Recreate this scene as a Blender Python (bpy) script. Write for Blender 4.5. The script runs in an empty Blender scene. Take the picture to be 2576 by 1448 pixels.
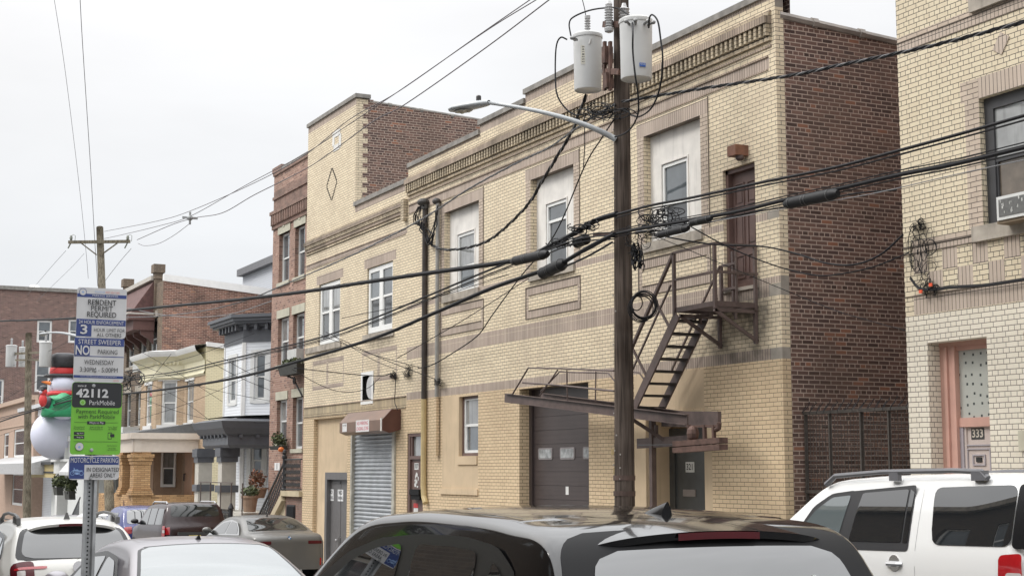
import bpy, bmesh, math, random
from math import sin, cos, pi, radians, sqrt, tan, atan, atan2
from mathutils import Vector, Matrix
random.seed(7)
SC = bpy.context.scene
COL = SC.collection

# ------------------------------------------------------------------ camera
F = 4500/3072*2576; W_, H_ = 2576, 1448
TH = atan(548/4500); YAW = radians(26.15)
CZ = 1.7
_c, _s, _ct, _st = cos(YAW), sin(YAW), cos(TH), sin(TH)
FW = Vector((-_c*_ct, _s*_ct, _st)); RT = Vector((_s, _c, 0)); UP = Vector((_c*_st, -_s*_st, _ct))
cd = bpy.data.cameras.new('camera'); cam = bpy.data.objects.new('camera', cd); COL.objects.link(cam)
cam.matrix_world = Matrix(((RT.x, UP.x, -FW.x, 0), (RT.y, UP.y, -FW.y, 0), (RT.z, UP.z, -FW.z, CZ), (0, 0, 0, 1)))
cd.sensor_width = 36; cd.lens = 36*F/W_; cd.clip_start = .1; cd.clip_end = 2000
SC.camera = cam
SC.render.resolution_x, SC.render.resolution_y = 1024, 575
SC.view_settings.view_transform = 'Standard'; SC.view_settings.look = 'None'
SC.view_settings.exposure = 0.58; SC.view_settings.gamma = 1

# ------------------------------------------------------------------ sky and sun
wd = bpy.data.worlds.new("World"); SC.world = wd; wd.use_nodes = True
nt = wd.node_tree; nt.nodes.clear(); N = nt.nodes.new; L = nt.links.new
out = N('ShaderNodeOutputWorld'); add = N('ShaderNodeAddShader')
sky = N('ShaderNodeTexSky'); sky.sky_type = 'NISHITA'; sky.sun_disc = False
sky.sun_elevation = radians(42); sky.sun_rotation = radians(250); sky.dust_density = 4
b1 = N('ShaderNodeBackground'); b1.inputs[1].default_value = 0.006
b2 = N('ShaderNodeBackground'); b2.inputs[1].default_value = 1.0
tc = N('ShaderNodeTexCoord'); sp = N('ShaderNodeSeparateXYZ'); L(tc.outputs['Generated'], sp.inputs[0])
rp = N('ShaderNodeValToRGB'); L(sp.outputs['Z'], rp.inputs[0])
e = rp.color_ramp.elements
e[0].position = 0; e[0].color = (.465, .49, .525, 1); e[1].position = 1; e[1].color = (2.5, 2.52, 2.55, 1)
for p_, c_ in ((.10, (.515, .535, .56, 1)), (.20, (.575, .583, .595, 1)), (.30, (.645, .645, .65, 1)), (.45, (1.0, 1.01, 1.02, 1))):
    q_ = e.new(p_); q_.color = c_
nz = N('ShaderNodeTexNoise'); nz.inputs['Scale'].default_value = 2.2; nz.inputs['Detail'].default_value = 5
mp = N('ShaderNodeMapping'); mp.inputs['Scale'].default_value = (1, 1, 3.5)
L(tc.outputs['Generated'], mp.inputs[0]); L(mp.outputs[0], nz.inputs[0])
mr = N('ShaderNodeMapRange'); mr.inputs[1].default_value = .3; mr.inputs[2].default_value = .75
mr.inputs[3].default_value = .90; mr.inputs[4].default_value = 1.10
L(nz.outputs[0], mr.inputs[0])
vm = N('ShaderNodeVectorMath'); vm.operation = 'SCALE'
L(rp.outputs[0], vm.inputs[0]); L(mr.outputs[0], vm.inputs['Scale'])
L(vm.outputs[0], b2.inputs[0]); L(sky.outputs[0], b1.inputs[0])
L(b1.outputs[0], add.inputs[0]); L(b2.outputs[0], add.inputs[1]); L(add.outputs[0], out.inputs[0])
sd = bpy.data.lights.new('sun', 'SUN'); sd.energy = 1.1; sd.angle = radians(18); sd.color = (1, .96, .9)
so = bpy.data.objects.new('sun', sd); COL.objects.link(so)
so.rotation_euler = Vector((-.35, -.62, .75)).to_track_quat('Z', 'Y').to_euler()

# ------------------------------------------------------------------ helpers
def ray(x, y):
    return FW + RT*((x-W_/2)/F) + UP*((H_/2-y)/F)
def P(x, y, Y):
    """point on the vertical plane Y=const (parallel to the street) seen at photo position x, y"""
    r = ray(x, y); t = Y/r.y; return Vector((r.x*t, Y, CZ+r.z*t))
def PX(x, y, X):
    r = ray(x, y); t = X/r.x; return Vector((X, r.y*t, CZ+r.z*t))
def gz(X): return -.03+.024*X      # the street falls away to the left

ORG = {}
def tag(o, label=None, cat=None, group=None, kind=None):
    if label: o['label'] = label
    if cat: o['category'] = cat
    if group: o['group'] = group
    if kind: o['kind'] = kind
    return o
def thing(name, loc, label, cat, group=None, rot=None):
    o = bpy.data.objects.new(name, None); COL.objects.link(o); o.location = loc
    o.empty_display_size = .3
    if rot: o.rotation_euler = rot; ORG[o.name] = Vector((0, 0, 0))
    else: ORG[o.name] = Vector(loc)
    tag(o, label, cat, group); return o

class Fr:
    """a wall frame: u along the wall, z up, d outwards"""
    def __init__(s, O, U, Nn): s.O = Vector(O); s.U = Vector(U).normalized(); s.N = Vector(Nn).normalized()
    def p(s, u, z, d=0): return s.O+s.U*u+s.N*d+Vector((0, 0, z))
    def sh(s, d): return Fr(s.O+s.N*d, s.U, s.N)
def front(Y): return Fr((0, Y, 0), (1, 0, 0), (0, -1, 0))
def side(X): return Fr((X, 0, 0), (0, 1, 0), (1, 0, 0))
def seg(a, b):
    a = Vector((a[0], a[1], 0)); b = Vector((b[0], b[1], 0)); u = (b-a).normalized()
    return Fr(a, u, (u.y, -u.x, 0)), (b-a).length

class MB:
    def __init__(s): s.v = []; s.f = []; s.m = []
    def face(s, pts, mi=0):
        i = len(s.v); s.v += [Vector(p) for p in pts]; s.f.append(tuple(range(i, i+len(pts)))); s.m.append(mi); return s
    def box(s, x0, x1, y0, y1, z0, z1, mi=0):
        return s.fbox(Fr((0, 0, 0), (1, 0, 0), (0, -1, 0)), x0, x1, z0, z1, -y1, -y0, mi)
    def fbox(s, fr, u0, u1, z0, z1, d0, d1, mi=0):
        if u0 > u1: u0, u1 = u1, u0
        if z0 > z1: z0, z1 = z1, z0
        if d0 > d1: d0, d1 = d1, d0
        i = len(s.v)
        for d in (d0, d1):
            for z in (z0, z1):
                for u in (u0, u1): s.v.append(fr.p(u, z, d))
        for q in ((4, 5, 7, 6), (1, 0, 2, 3), (0, 4, 6, 2), (5, 1, 3, 7), (6, 7, 3, 2), (0, 1, 5, 4)):
            s.f.append(tuple(i+k for k in q)); s.m.append(mi)
        return s
    def obox(s, c, ax, ay, az, hx, hy, hz, mi=0):
        i = len(s.v); c = Vector(c)
        for a in (-1, 1):
            for b in (-1, 1):
                for d in (-1, 1): s.v.append(c+ax*hx*a+ay*hy*b+az*hz*d)
        for q in ((0, 1, 3, 2), (4, 6, 7, 5), (0, 4, 5, 1), (2, 3, 7, 6), (0, 2, 6, 4), (1, 5, 7, 3)):
            s.f.append(tuple(i+k for k in q)); s.m.append(mi)
        return s
    def bar(s, a, b, w, h, mi=0, up=(0, 0, 1)):
        a = Vector(a); b = Vector(b); d = b-a; l = d.length; d = d/l
        sd_ = d.cross(Vector(up))
        if sd_.length < 1e-4: sd_ = Vector((1, 0, 0))
        sd_.normalize(); u = sd_.cross(d)
        return s.obox((a+b)/2, d, sd_, u, l/2, w/2, h/2, mi)
    def prism(s, pts, off, mi=0):
        """extrude a polygon by a vector"""
        n = len(pts); i = len(s.v); off = Vector(off)
        s.v += [Vector(p) for p in pts]+[Vector(p)+off for p in pts]
        s.f.append(tuple(i+k for k in range(n-1, -1, -1))); s.m.append(mi)
        s.f.append(tuple(i+n+k for k in range(n))); s.m.append(mi)
        for k in range(n):
            k2 = (k+1) % n; s.f.append((i+k, i+k2, i+n+k2, i+n+k)); s.m.append(mi)
        return s
    def tube(s, pts, r, n=6, mi=0, cap=True):
        pts = [Vector(p) for p in pts]
        rr = r if isinstance(r, (list, tuple)) else [r]*len(pts)
        rings = []; up = Vector((0, 0, 1)); prev = None
        for k, p in enumerate(pts):
            t = (pts[min(k+1, len(pts)-1)]-pts[max(k-1, 0)])
            if t.length < 1e-9: t = Vector((0, 0, 1))
            t.normalize()
            if prev is None:
                a = t.cross(up)
                if a.length < .05: a = t.cross(Vector((1, 0, 0)))
            else: a = prev-t*prev.dot(t)
            a.normalize(); b = t.cross(a); prev = a
            i = len(s.v); rings.append(i)
            for j in range(n):
                th = 2*pi*j/n; s.v.append(p+(a*cos(th)+b*sin(th))*rr[k])
        for k in range(len(rings)-1):
            for j in range(n):
                j2 = (j+1) % n
                s.f.append((rings[k]+j, rings[k]+j2, rings[k+1]+j2, rings[k+1]+j)); s.m.append(mi)
        if cap:
            s.f.append(tuple(rings[0]+j for j in range(n))); s.m.append(mi)
            s.f.append(tuple(rings[-1]+j for j in range(n-1, -1, -1))); s.m.append(mi)
        return s
    def lathe(s, c, prof, n=20, axis='z', mi=0, cap=True):
        """prof: (r, h) list along axis"""
        c = Vector(c); ax = {'z': (Vector((1, 0, 0)), Vector((0, 1, 0)), Vector((0, 0, 1))),
                             'y': (Vector((1, 0, 0)), Vector((0, 0, 1)), Vector((0, 1, 0))),
                             'x': (Vector((0, 1, 0)), Vector((0, 0, 1)), Vector((1, 0, 0)))}[axis]
        R = []
        for r, h in prof:
            R.append(len(s.v))
            for j in range(n):
                t = 2*pi*j/n; s.v.append(c+ax[0]*cos(t)*r+ax[1]*sin(t)*r+ax[2]*h)
        for k in range(len(R)-1):
            for j in range(n):
                j2 = (j+1) % n; s.f.append((R[k]+j, R[k]+j2, R[k+1]+j2, R[k+1]+j)); s.m.append(mi)
        if cap:
            s.f.append(tuple(R[0]+j for j in range(n-1, -1, -1))); s.m.append(mi)
            s.f.append(tuple(R[-1]+j for j in range(n))); s.m.append(mi)
        return s
    def ball(s, c, rx, ry, rz, n=16, m=10, mi=0):
        c = Vector(c); R = []
        for k in range(m+1):
            a = pi*k/m-pi/2; R.append(len(s.v))
            for j in range(n):
                t = 2*pi*j/n; s.v.append(c+Vector((cos(a)*cos(t)*rx, cos(a)*sin(t)*ry, sin(a)*rz)))
        for k in range(m):
            for j in range(n):
                j2 = (j+1) % n; s.f.append((R[k]+j, R[k]+j2, R[k+1]+j2, R[k+1]+j)); s.m.append(mi)
        return s
    def grid(s, rows, mi=0, flip=False):
        R = []
        for r in rows: R.append(len(s.v)); s.v += [Vector(p) for p in r]
        for k in range(len(rows)-1):
            for j in range(len(rows[0])-1):
                q = (R[k]+j, R[k]+j+1, R[k+1]+j+1, R[k+1]+j)
                s.f.append(q[::-1] if flip else q); s.m.append(mi)
        return s
    def wall(s, fr, u0, u1, z0, z1, holes=(), zones=(), dm=0, rev=None, rmat=None):
        """a wall face with openings (u0,u1,z0,z1[,depth]) and zones (u0,u1,z0,z1,mat); later zones win"""
        us = {u0, u1}; zs = {z0, z1}
        for q in list(holes)+list(zones):
            us |= {min(max(q[0], u0), u1), min(max(q[1], u0), u1)}; zs |= {min(max(q[2], z0), z1), min(max(q[3], z0), z1)}
        us = sorted(us); zs = sorted(zs)
        for a, b in zip(us, us[1:]):
            if b-a < 1e-5: continue
            for c, d in zip(zs, zs[1:]):
                if d-c < 1e-5: continue
                um, zm = (a+b)/2, (c+d)/2
                if any(h[0] < um < h[1] and h[2] < zm < h[3] for h in holes): continue
                mi = dm
                for z in zones:
                    if z[0] < um < z[1] and z[2] < zm < z[3]: mi = z[4]
                s.face([fr.p(a, c), fr.p(b, c), fr.p(b, d), fr.p(a, d)], mi)
        for h in holes:
            dp = h[4] if len(h) > 4 else (rev or .15); hm = h[5] if len(h) > 5 else (rmat if rmat is not None else dm)
            a, b, c, d = h[:4]
            s.face([fr.p(a, c), fr.p(a, c, -dp), fr.p(a, d, -dp), fr.p(a, d)][::-1], hm)
            s.face([fr.p(b, c), fr.p(b, c, -dp), fr.p(b, d, -dp), fr.p(b, d)], hm)
            s.face([fr.p(a, d), fr.p(a, d, -dp), fr.p(b, d, -dp), fr.p(b, d)][::-1], hm)
            s.face([fr.p(a, c), fr.p(a, c, -dp), fr.p(b, c, -dp), fr.p(b, c)], hm)
        return s
    def build(s, name, mats, parent=None, smooth=False, label=None, loc=None, weld=False):
        me = bpy.data.meshes.new(name)
        o_ = Vector((0, 0, 0))
        if parent is not None: o_ = ORG[parent.name]
        elif loc is not None: o_ = Vector(loc)
        me.from_pydata([tuple(v-o_) for v in s.v], [], s.f)
        if not isinstance(mats, (list, tuple)): mats = [mats]
        for m in mats: me.materials.append(m)
        if len(mats) > 1: me.polygons.foreach_set('material_index', s.m)
        if weld:
            bm = bmesh.new(); bm.from_mesh(me); bmesh.ops.remove_doubles(bm, verts=bm.verts, dist=weld if weld is not True else 1e-4)
            bmesh.ops.recalc_face_normals(bm, faces=bm.faces); bm.to_mesh(me); bm.free()
        if smooth:
            me.polygons.foreach_set('use_smooth', [True]*len(me.polygons))
            if smooth != 'all':
                bm = bmesh.new(); bm.from_mesh(me)
                for ed in bm.edges:
                    if len(ed.link_faces) == 2 and ed.calc_face_angle(0) > radians(40): ed.smooth = False
                bm.to_mesh(me); bm.free()
        o = bpy.data.objects.new(name, me); COL.objects.link(o)
        if parent is not None: o.parent = parent; ORG[o.name] = o_
        else: o.location = o_; ORG[o.name] = o_
        if label: o['label'] = label
        return o

_txt = {}
def text_faces(body, size, bold=0.0, extr=0.0, sx=1.0, align='CENTER'):
    cu = bpy.data.curves.new('t', 'FONT'); cu.body = body; cu.size = size; cu.align_x = align; cu.align_y = 'CENTER'
    cu.offset = bold*size; cu.extrude = extr; cu.resolution_u = 3
    ob = bpy.data.objects.new('t', cu); COL.objects.link(ob)
    dg = bpy.context.evaluated_depsgraph_get(); me = bpy.data.meshes.new_from_object(ob.evaluated_get(dg))
    vs = [v.co.copy() for v in me.vertices]; fs = [tuple(p.vertices) for p in me.polygons]
    bpy.data.objects.remove(ob); bpy.data.curves.remove(cu); bpy.data.meshes.remove(me)
    return [Vector((v.x*sx, v.y, v.z)) for v in vs], fs
def put_text(mb, body, fr, u, z, size, mi=0, bold=.01, sx=1.0, d=.002, align='CENTER', width=None):
    if any(ch in body for ch in 'MWKVmwk'): bold = 0
    vs, fs = text_faces(body, size*.9, bold, 0, sx, align)
    if width and vs:
        w = max(v.x for v in vs)-min(v.x for v in vs)
        for v in vs: v.x *= width/w
    i = len(mb.v)
    for v in vs: mb.v.append(fr.p(u+v.x, z+v.y, d))
    for f in fs: mb.f.append(tuple(i+k for k in f)); mb.m.append(mi)

# ------------------------------------------------------------------ materials
MT = {}
def base_mat(name):
    m = bpy.data.materials.new(name); m.use_nodes = True; n = m.node_tree
    return m, n, n.nodes['Principled BSDF']
def mat(name, col, rough=.6, metal=0, var=.12, scale=6, bump=0, spec=.5, coat=0, obj=True, stain=0, emit=0, streak=0, cior=1.5):
    if name in MT: return MT[name]
    m, n, b = base_mat(name)
    b.inputs['Roughness'].default_value = rough; b.inputs['Metallic'].default_value = metal
    b.inputs['Specular IOR Level'].default_value = spec; b.inputs['Coat Weight'].default_value = coat
    b.inputs['Coat Roughness'].default_value = .03 if cior == 1.5 else .01; b.inputs['Coat IOR'].default_value = cior
    if emit:
        b.inputs['Emission Color'].default_value = (*col, 1); b.inputs['Emission Strength'].default_value = emit
    if var:
        g = n.nodes.new('ShaderNodeTexCoord' if obj else 'ShaderNodeNewGeometry')
        no = n.nodes.new('ShaderNodeTexNoise'); no.inputs['Scale'].default_value = scale; no.inputs['Detail'].default_value = 6
        n.links.new(g.outputs['Object' if obj else 'Position'], no.inputs['Vector'])
        r = n.nodes.new('ShaderNodeValToRGB'); r.color_ramp.elements[0].position = .3; r.color_ramp.elements[1].position = .7
        r.color_ramp.elements[0].color = (*[c*(1-var) for c in col], 1)
        r.color_ramp.elements[1].color = (*[min(1, c*(1+var*.7)) for c in col], 1)
        n.links.new(no.outputs[0], r.inputs[0]); n.links.new(r.outputs[0], b.inputs['Base Color'])
        if streak:
            q = n.nodes.new('ShaderNodeMapping'); q.inputs['Scale'].default_value = (9, 9, .9); n.links.new(g.outputs['Object' if obj else 'Position'], q.inputs[0])
            a = n.nodes.new('ShaderNodeTexNoise'); a.inputs['Scale'].default_value = 1; a.inputs['Detail'].default_value = 7; n.links.new(q.outputs[0], a.inputs['Vector'])
            mr_ = n.nodes.new('ShaderNodeMapRange'); mr_.inputs[1].default_value = .54; mr_.inputs[2].default_value = .78; mr_.inputs[4].default_value = streak; n.links.new(a.outputs[0], mr_.inputs[0])
            x = n.nodes.new('ShaderNodeMix'); x.data_type = 'RGBA'; n.links.new(mr_.outputs[0], x.inputs[0]); n.links.new(r.outputs[0], x.inputs[6]); x.inputs[7].default_value = (*[c_*.42 for c_ in col], 1); n.links.new(x.outputs[2], b.inputs['Base Color'])
        if bump:
            bp = n.nodes.new('ShaderNodeBump'); bp.inputs['Strength'].default_value = bump; bp.inputs['Distance'].default_value = .01
            n.links.new(no.outputs[0], bp.inputs['Height']); n.links.new(bp.outputs[0], b.inputs['Normal'])
    else: b.inputs['Base Color'].default_value = (*col, 1)
    MT[name] = m; return m

def brick(name, c1, c2, mortar, bw=.207, bh=.0692, ms=.009, vertical=False, z0=0., u0=0., off=.5, stain=.25, stc=None, sq=1., sqf=2,
          odd=None, bias=0., rough=.8, bump=.5, slope=0., fine=.1, low=None, spots=()):
    """real-scale brickwork, running in world metres on any vertical wall"""
    m, n, b = base_mat(name); Nn = n.nodes.new; Lk = n.links.new
    g = Nn('ShaderNodeNewGeometry'); s1 = Nn('ShaderNodeSeparateXYZ'); s2 = Nn('ShaderNodeSeparateXYZ')
    Lk(g.outputs['Position'], s1.inputs[0]); Lk(g.outputs['True Normal'], s2.inputs[0])
    def M(op, a, bb=None, c=None):
        k = Nn('ShaderNodeMath'); k.operation = op
        for i_, q in enumerate((a, bb, c)):
            if q is None: continue
            if isinstance(q, (int, float)): k.inputs[i_].default_value = q
            else: Lk(q, k.inputs[i_])
        return k.outputs[0]
    ax = M('ABSOLUTE', s2.outputs['X']); ay = M('ABSOLUTE', s2.outputs['Y'])
    sel = M('GREATER_THAN', ax, M('MULTIPLY', ay, 1.0))
    mixu = Nn('ShaderNodeMix'); mixu.data_type = 'FLOAT'
    Lk(sel, mixu.inputs[0]); Lk(s1.outputs['X'], mixu.inputs[2]); Lk(M('MULTIPLY', s1.outputs['Y'], -1.), mixu.inputs[3])
    u = M('SUBTRACT', mixu.outputs[0], u0); v = M('SUBTRACT', s1.outputs['Z'], z0)
    # slight hand-laid wobble
    wn = Nn('ShaderNodeTexNoise'); wn.inputs['Scale'].default_value = 1.3; Lk(g.outputs['Position'], wn.inputs['Vector'])
    v = M('ADD', v, M('MULTIPLY', M('SUBTRACT', wn.outputs[0], .5), .012))
    cb = Nn('ShaderNodeCombineXYZ')
    if vertical: Lk(v, cb.inputs[0]); Lk(u, cb.inputs[1])
    else: Lk(u, cb.inputs[0]); Lk(v, cb.inputs[1])
    bt = Nn('ShaderNodeTexBrick'); bt.inputs['Scale'].default_value = 1.; bt.offset = 0 if vertical else off
    bt.squash = sq; bt.squash_frequency = sqf
    bt.inputs['Brick Width'].default_value = bw; bt.inputs['Row Height'].default_value = bh
    bt.inputs['Mortar Size'].default_value = ms/2; bt.inputs['Mortar Smooth'].default_value = .15
    bt.inputs['Bias'].default_value = bias
    bt.inputs['Color1'].default_value = (*c1, 1); bt.inputs['Color2'].default_value = (*c2, 1)
    bt.inputs['Mortar'].default_value = (*mortar, 1)
    Lk(cb.outputs[0], bt.inputs['Vector'])
    col = bt.outputs['Color']
    def mixc(f, a, c, blend='MIX'):
        k = Nn('ShaderNodeMix'); k.data_type = 'RGBA'; k.blend_type = blend
        if isinstance(f, (int, float)): k.inputs[0].default_value = f
        else: Lk(f, k.inputs[0])
        for i_, q in ((6, a), (7, c)):
            if isinstance(q, tuple): k.inputs[i_].default_value = (*q, 1)
            else: Lk(q, k.inputs[i_])
        return k.outputs[2]
    def noise(sc, det=5, lo=.45, hi=.7, vec=None, mapping=None):
        k = Nn('ShaderNodeTexNoise'); k.inputs['Scale'].default_value = sc; k.inputs['Detail'].default_value = det
        if mapping:
            q = Nn('ShaderNodeMapping'); q.inputs['Scale'].default_value = mapping; Lk(g.outputs['Position'], q.inputs[0]); Lk(q.outputs[0], k.inputs['Vector'])
        else: Lk(g.outputs['Position'], k.inputs['Vector'])
        r_ = Nn('ShaderNodeMapRange'); r_.inputs[1].default_value = lo; r_.inputs[2].default_value = hi
        Lk(k.outputs[0], r_.inputs[0]); return r_.outputs[0]
    if odd:   # scattered odd bricks: a second lookup of the same bond with another seed
        b2_ = Nn('ShaderNodeTexBrick'); b2_.inputs['Scale'].default_value = 1.; b2_.offset = bt.offset; b2_.squash = sq; b2_.squash_frequency = sqf
        for q, v_ in (('Brick Width', bw), ('Row Height', bh), ('Mortar Size', ms/2), ('Mortar Smooth', .15), ('Bias', 0)): b2_.inputs[q].default_value = v_
        b2_.inputs['Color1'].default_value = (0, 0, 0, 1); b2_.inputs['Color2'].default_value = (1, 1, 1, 1); b2_.inputs['Mortar'].default_value = (0, 0, 0, 1); Lk(cb.outputs[0], b2_.inputs['Vector'])
        def band(lo, w, c, amt):
            f_ = M('MULTIPLY', M('GREATER_THAN', b2_.outputs['Color'], lo), M('LESS_THAN', b2_.outputs['Color'], lo+w))
            return mixc(M('MULTIPLY', f_, amt), col, c)
        col = band(.52, .035, odd, .75); col = band(.30, .06, tuple(q*.55 for q in c2), .8); col = band(.65, .05, tuple(min(1, q*1.5) for q in c1), .6)
    sc_ = stc or (.10, .09, .075)
    col = mixc(M('MULTIPLY', noise(.9, 8, .48, .78), stain), col, sc_)
    col = mixc(M('MULTIPLY', noise(3.2, 8, .5, .8, mapping=(1, 1, .25)), stain*.7), col, sc_)
    for (sx_, sz_, rx_, rz_, am_) in spots:      # soot and drip stains with a place of their own on the wall
        a_ = M('POWER', M('DIVIDE', M('SUBTRACT', s1.outputs['X'], sx_), rx_), 2); c_ = M('POWER', M('DIVIDE', M('SUBTRACT', s1.outputs['Z'], sz_), rz_), 2)
        f_ = M('SUBTRACT', 1, M('ADD', a_, c_)); k_ = Nn('ShaderNodeMath'); k_.operation = 'MULTIPLY'; k_.use_clamp = True; Lk(f_, k_.inputs[0]); k_.inputs[1].default_value = 1.3
        col = mixc(M('MULTIPLY', k_.outputs[0], M('MULTIPLY', noise(4.5, 6, .2, .62), am_)), col, (.085, .075, .062))
    if low: col = mixc(M('MULTIPLY', noise(.45, 6, .42, .6), low[1]), col, low[0])
    col = mixc(fine, col, mixc(noise(26, 4, .3, .7), (.35, .35, .35), (1, 1, 1)), 'MULTIPLY')
    Lk(col, b.inputs['Base Color']); b.inputs['Roughness'].default_value = rough
    b.inputs['Specular IOR Level'].default_value = .3
    bp = Nn('ShaderNodeBump'); bp.inputs['Strength'].default_value = bump; bp.inputs['Distance'].default_value = .008
    Lk(M('SUBTRACT', 1, bt.outputs['Fac']), bp.inputs['Height']); Lk(bp.outputs[0], b.inputs['Normal'])
    MT[name] = m; return m

SPOTS = ((-19.75, 4.2, .75, .62, .85), (-20.65, 3.95, .5, .6, .7), (-19.9, 3.5, .9, .25, .7), (-31.2, 5.55, 1.2, .16, .6), (-26.7, 5.5, 1.2, .2, .7), (-22.1, 5.5, 1.2, .2, .6), (-40.5, 5.0, 1.3, .2, .5), (-36.2, 5.0, 1.2, .22, .5), (-22.2, 8.36, 3.0, .12, .5), (-29., 8.38, 4.5, .12, .5), (-24.0, 8.0, .5, .5, .3))
YB = brick('yellow face brick', (.79, .675, .49), (.70, .59, .425), (.14, .118, .10), ms=.0108, stain=.42, stc=(.40, .32, .24), spots=SPOTS)
YB2 = brick('tan painted brick', (.69, .54, .355), (.63, .485, .315), (.17, .13, .09), ms=.0100, stain=.3, stc=(.38, .28, .18))
SOL = brick('mauve soldier brick', (.53, .435, .36), (.44, .355, .295), (.14, .115, .10), bw=.36, bh=.0692, ms=.012, vertical=True, z0=.07, stain=.35, spots=SPOTS[:3])
SOLY = brick('yellow soldier brick', (.57, .47, .30), (.42, .34, .24), (.11, .09, .07), bw=.36, bh=.0692, ms=.011, vertical=True, z0=.07, stain=.4)
PNK = brick('mauve stretcher brick', (.56, .46, .37), (.49, .40, .32), (.14, .115, .10), ms=.012, stain=.3)
RB = brick('dark red common brick', (.185, .110, .087), (.092, .060, .053), (.48, .375, .31), bw=.215, bh=.0692, ms=.017, sq=.5, sqf=6, odd=(.34, .15, .09), stain=.35,
           stc=(.06, .045, .04), low=((.26, .17, .12), .18), bump=.8)
CW = brick('cream painted brick', (.74, .68, .57), (.70, .64, .53), (.20, .175, .15), bw=.207, ms=.011, sq=.5, sqf=2, stain=.15, stc=(.4, .36, .3))
STU = mat('tan stucco', (.58, .45, .30), .85, var=.11, scale=1.7, bump=.15, obj=False, streak=.35)
STW = mat('white patched stucco', (.74, .71, .665), .9, var=.14, scale=2.6, bump=.3, obj=False, streak=.4)
COP = mat('grey stone coping', (.24, .225, .205), .85, var=.3, scale=5, bump=.2, obj=False)
CON = mat('weathered concrete sill', (.36, .32, .27), .9, var=.35, scale=4, bump=.3, obj=False, streak=.5)
TARM = mat('roof felt', (.09, .09, .09), .9, var=.2, scale=2, obj=False)
WHT = mat('white window frame', (.78, .78, .76), .45, var=.04)
BRN = mat('brown painted metal', (.085, .058, .052), .55, var=.25, scale=8, bump=.1)
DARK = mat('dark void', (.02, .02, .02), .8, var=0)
BLK = mat('black rubber', (.012, .012, .013), .7, var=.1, spec=.2)
IRON = mat('black iron', (.02, .02, .022), .5, var=.1)
GLS = mat('window glass', (.10, .115, .125), .04, var=.35, scale=1.6, spec=.9, coat=.6)
GLC = mat('glass over pale curtain', (.27, .275, .27), .05, var=.25, scale=2.5, spec=.9, coat=.6, obj=False, streak=.75)
GLB = mat('glass over lowered screen', (.07, .075, .08), .12, var=.2, scale=3, spec=.7, coat=.3)
# ------------------------------------------------------------------ facade pieces
def rcx(x0, x1, yt, yb, Y):
    xm = (x0+x1)/2; return (P(x0, yt, Y).x, P(x1, yt, Y).x, P(xm, yb, Y).z, P(xm, yt, Y).z)
def rrq(fr, u0, u1, z0, z1, r, d, n=4):
    o = []
    for cx, cz, a0 in ((u1-r, z1-r, 0), (u0+r, z1-r, 90), (u0+r, z0+r, 180), (u1-r, z0+r, 270)):
        for k in range(n+1): a = radians(a0+90*k/n); o.append(fr.p(cx+r*cos(a), cz+r*sin(a), d))
    return o
def window(par, fr, u0, u1, z0, z1, rec=.12, n=1, fm=None, gm=None, gm2=None, b=.06, mid=.5, name='window', rail=True, label=None):
    """hung window: frame with sashes (part) and panes (sub-part)"""
    fm = fm or WHT; gm = gm or GLS
    f = MB(); g = MB(); w = (u1-u0)/n
    for k in range(n):
        a = u0+k*w; c = a+w; zm = z0+(z1-z0)*mid
        for q in ((a, a+b, z0, z1), (c-b, c, z0, z1), (a+b, c-b, z1-b, z1), (a+b, c-b, z0, z0+b*1.2)):
            f.fbox(fr, *q, -rec-.06, -rec)
        if rail: f.fbox(fr, a+b, c-b, zm-.025, zm+.03, -rec-.055, -rec-.012)
        f.fbox(fr, a+b, a+b+.03, z0+b, zm, -rec-.05, -rec-.02); f.fbox(fr, c-b-.03, c-b, z0+b, zm, -rec-.05, -rec-.02)
        g.face([fr.p(a+b, zm, -rec-.03), fr.p(c-b, zm, -rec-.03), fr.p(c-b, z1-b, -rec-.03), fr.p(a+b, z1-b, -rec-.03)], 0)
        g.face([fr.p(a+b, z0+b, -rec-.045), fr.p(c-b, z0+b, -rec-.045), fr.p(c-b, zm, -rec-.045), fr.p(a+b, zm, -rec-.045)], 1)
    o = f.build(name, fm, par, label=label)
    g.build('pane', [gm, gm2 or gm], o)
    return o
def dentils(mb, fr, u0, u1, z0, z1, d, step, w, mi=0):
    n = int((u1-u0)/step)
    for k in range(n+1):
        u = u0+k*step
        if u+w > u1: break
        mb.fbox(fr, u, u+w, z0, z1, 0, d, mi)
def textpart(par, name, mats, fn, label=None):
    mb = MB(); fn(mb); return mb.build(name, mats, par, label=label)

D = 14.0; FM = front(D)
XR, XL, XLL = -19.0, -34.42, -42.42

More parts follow.
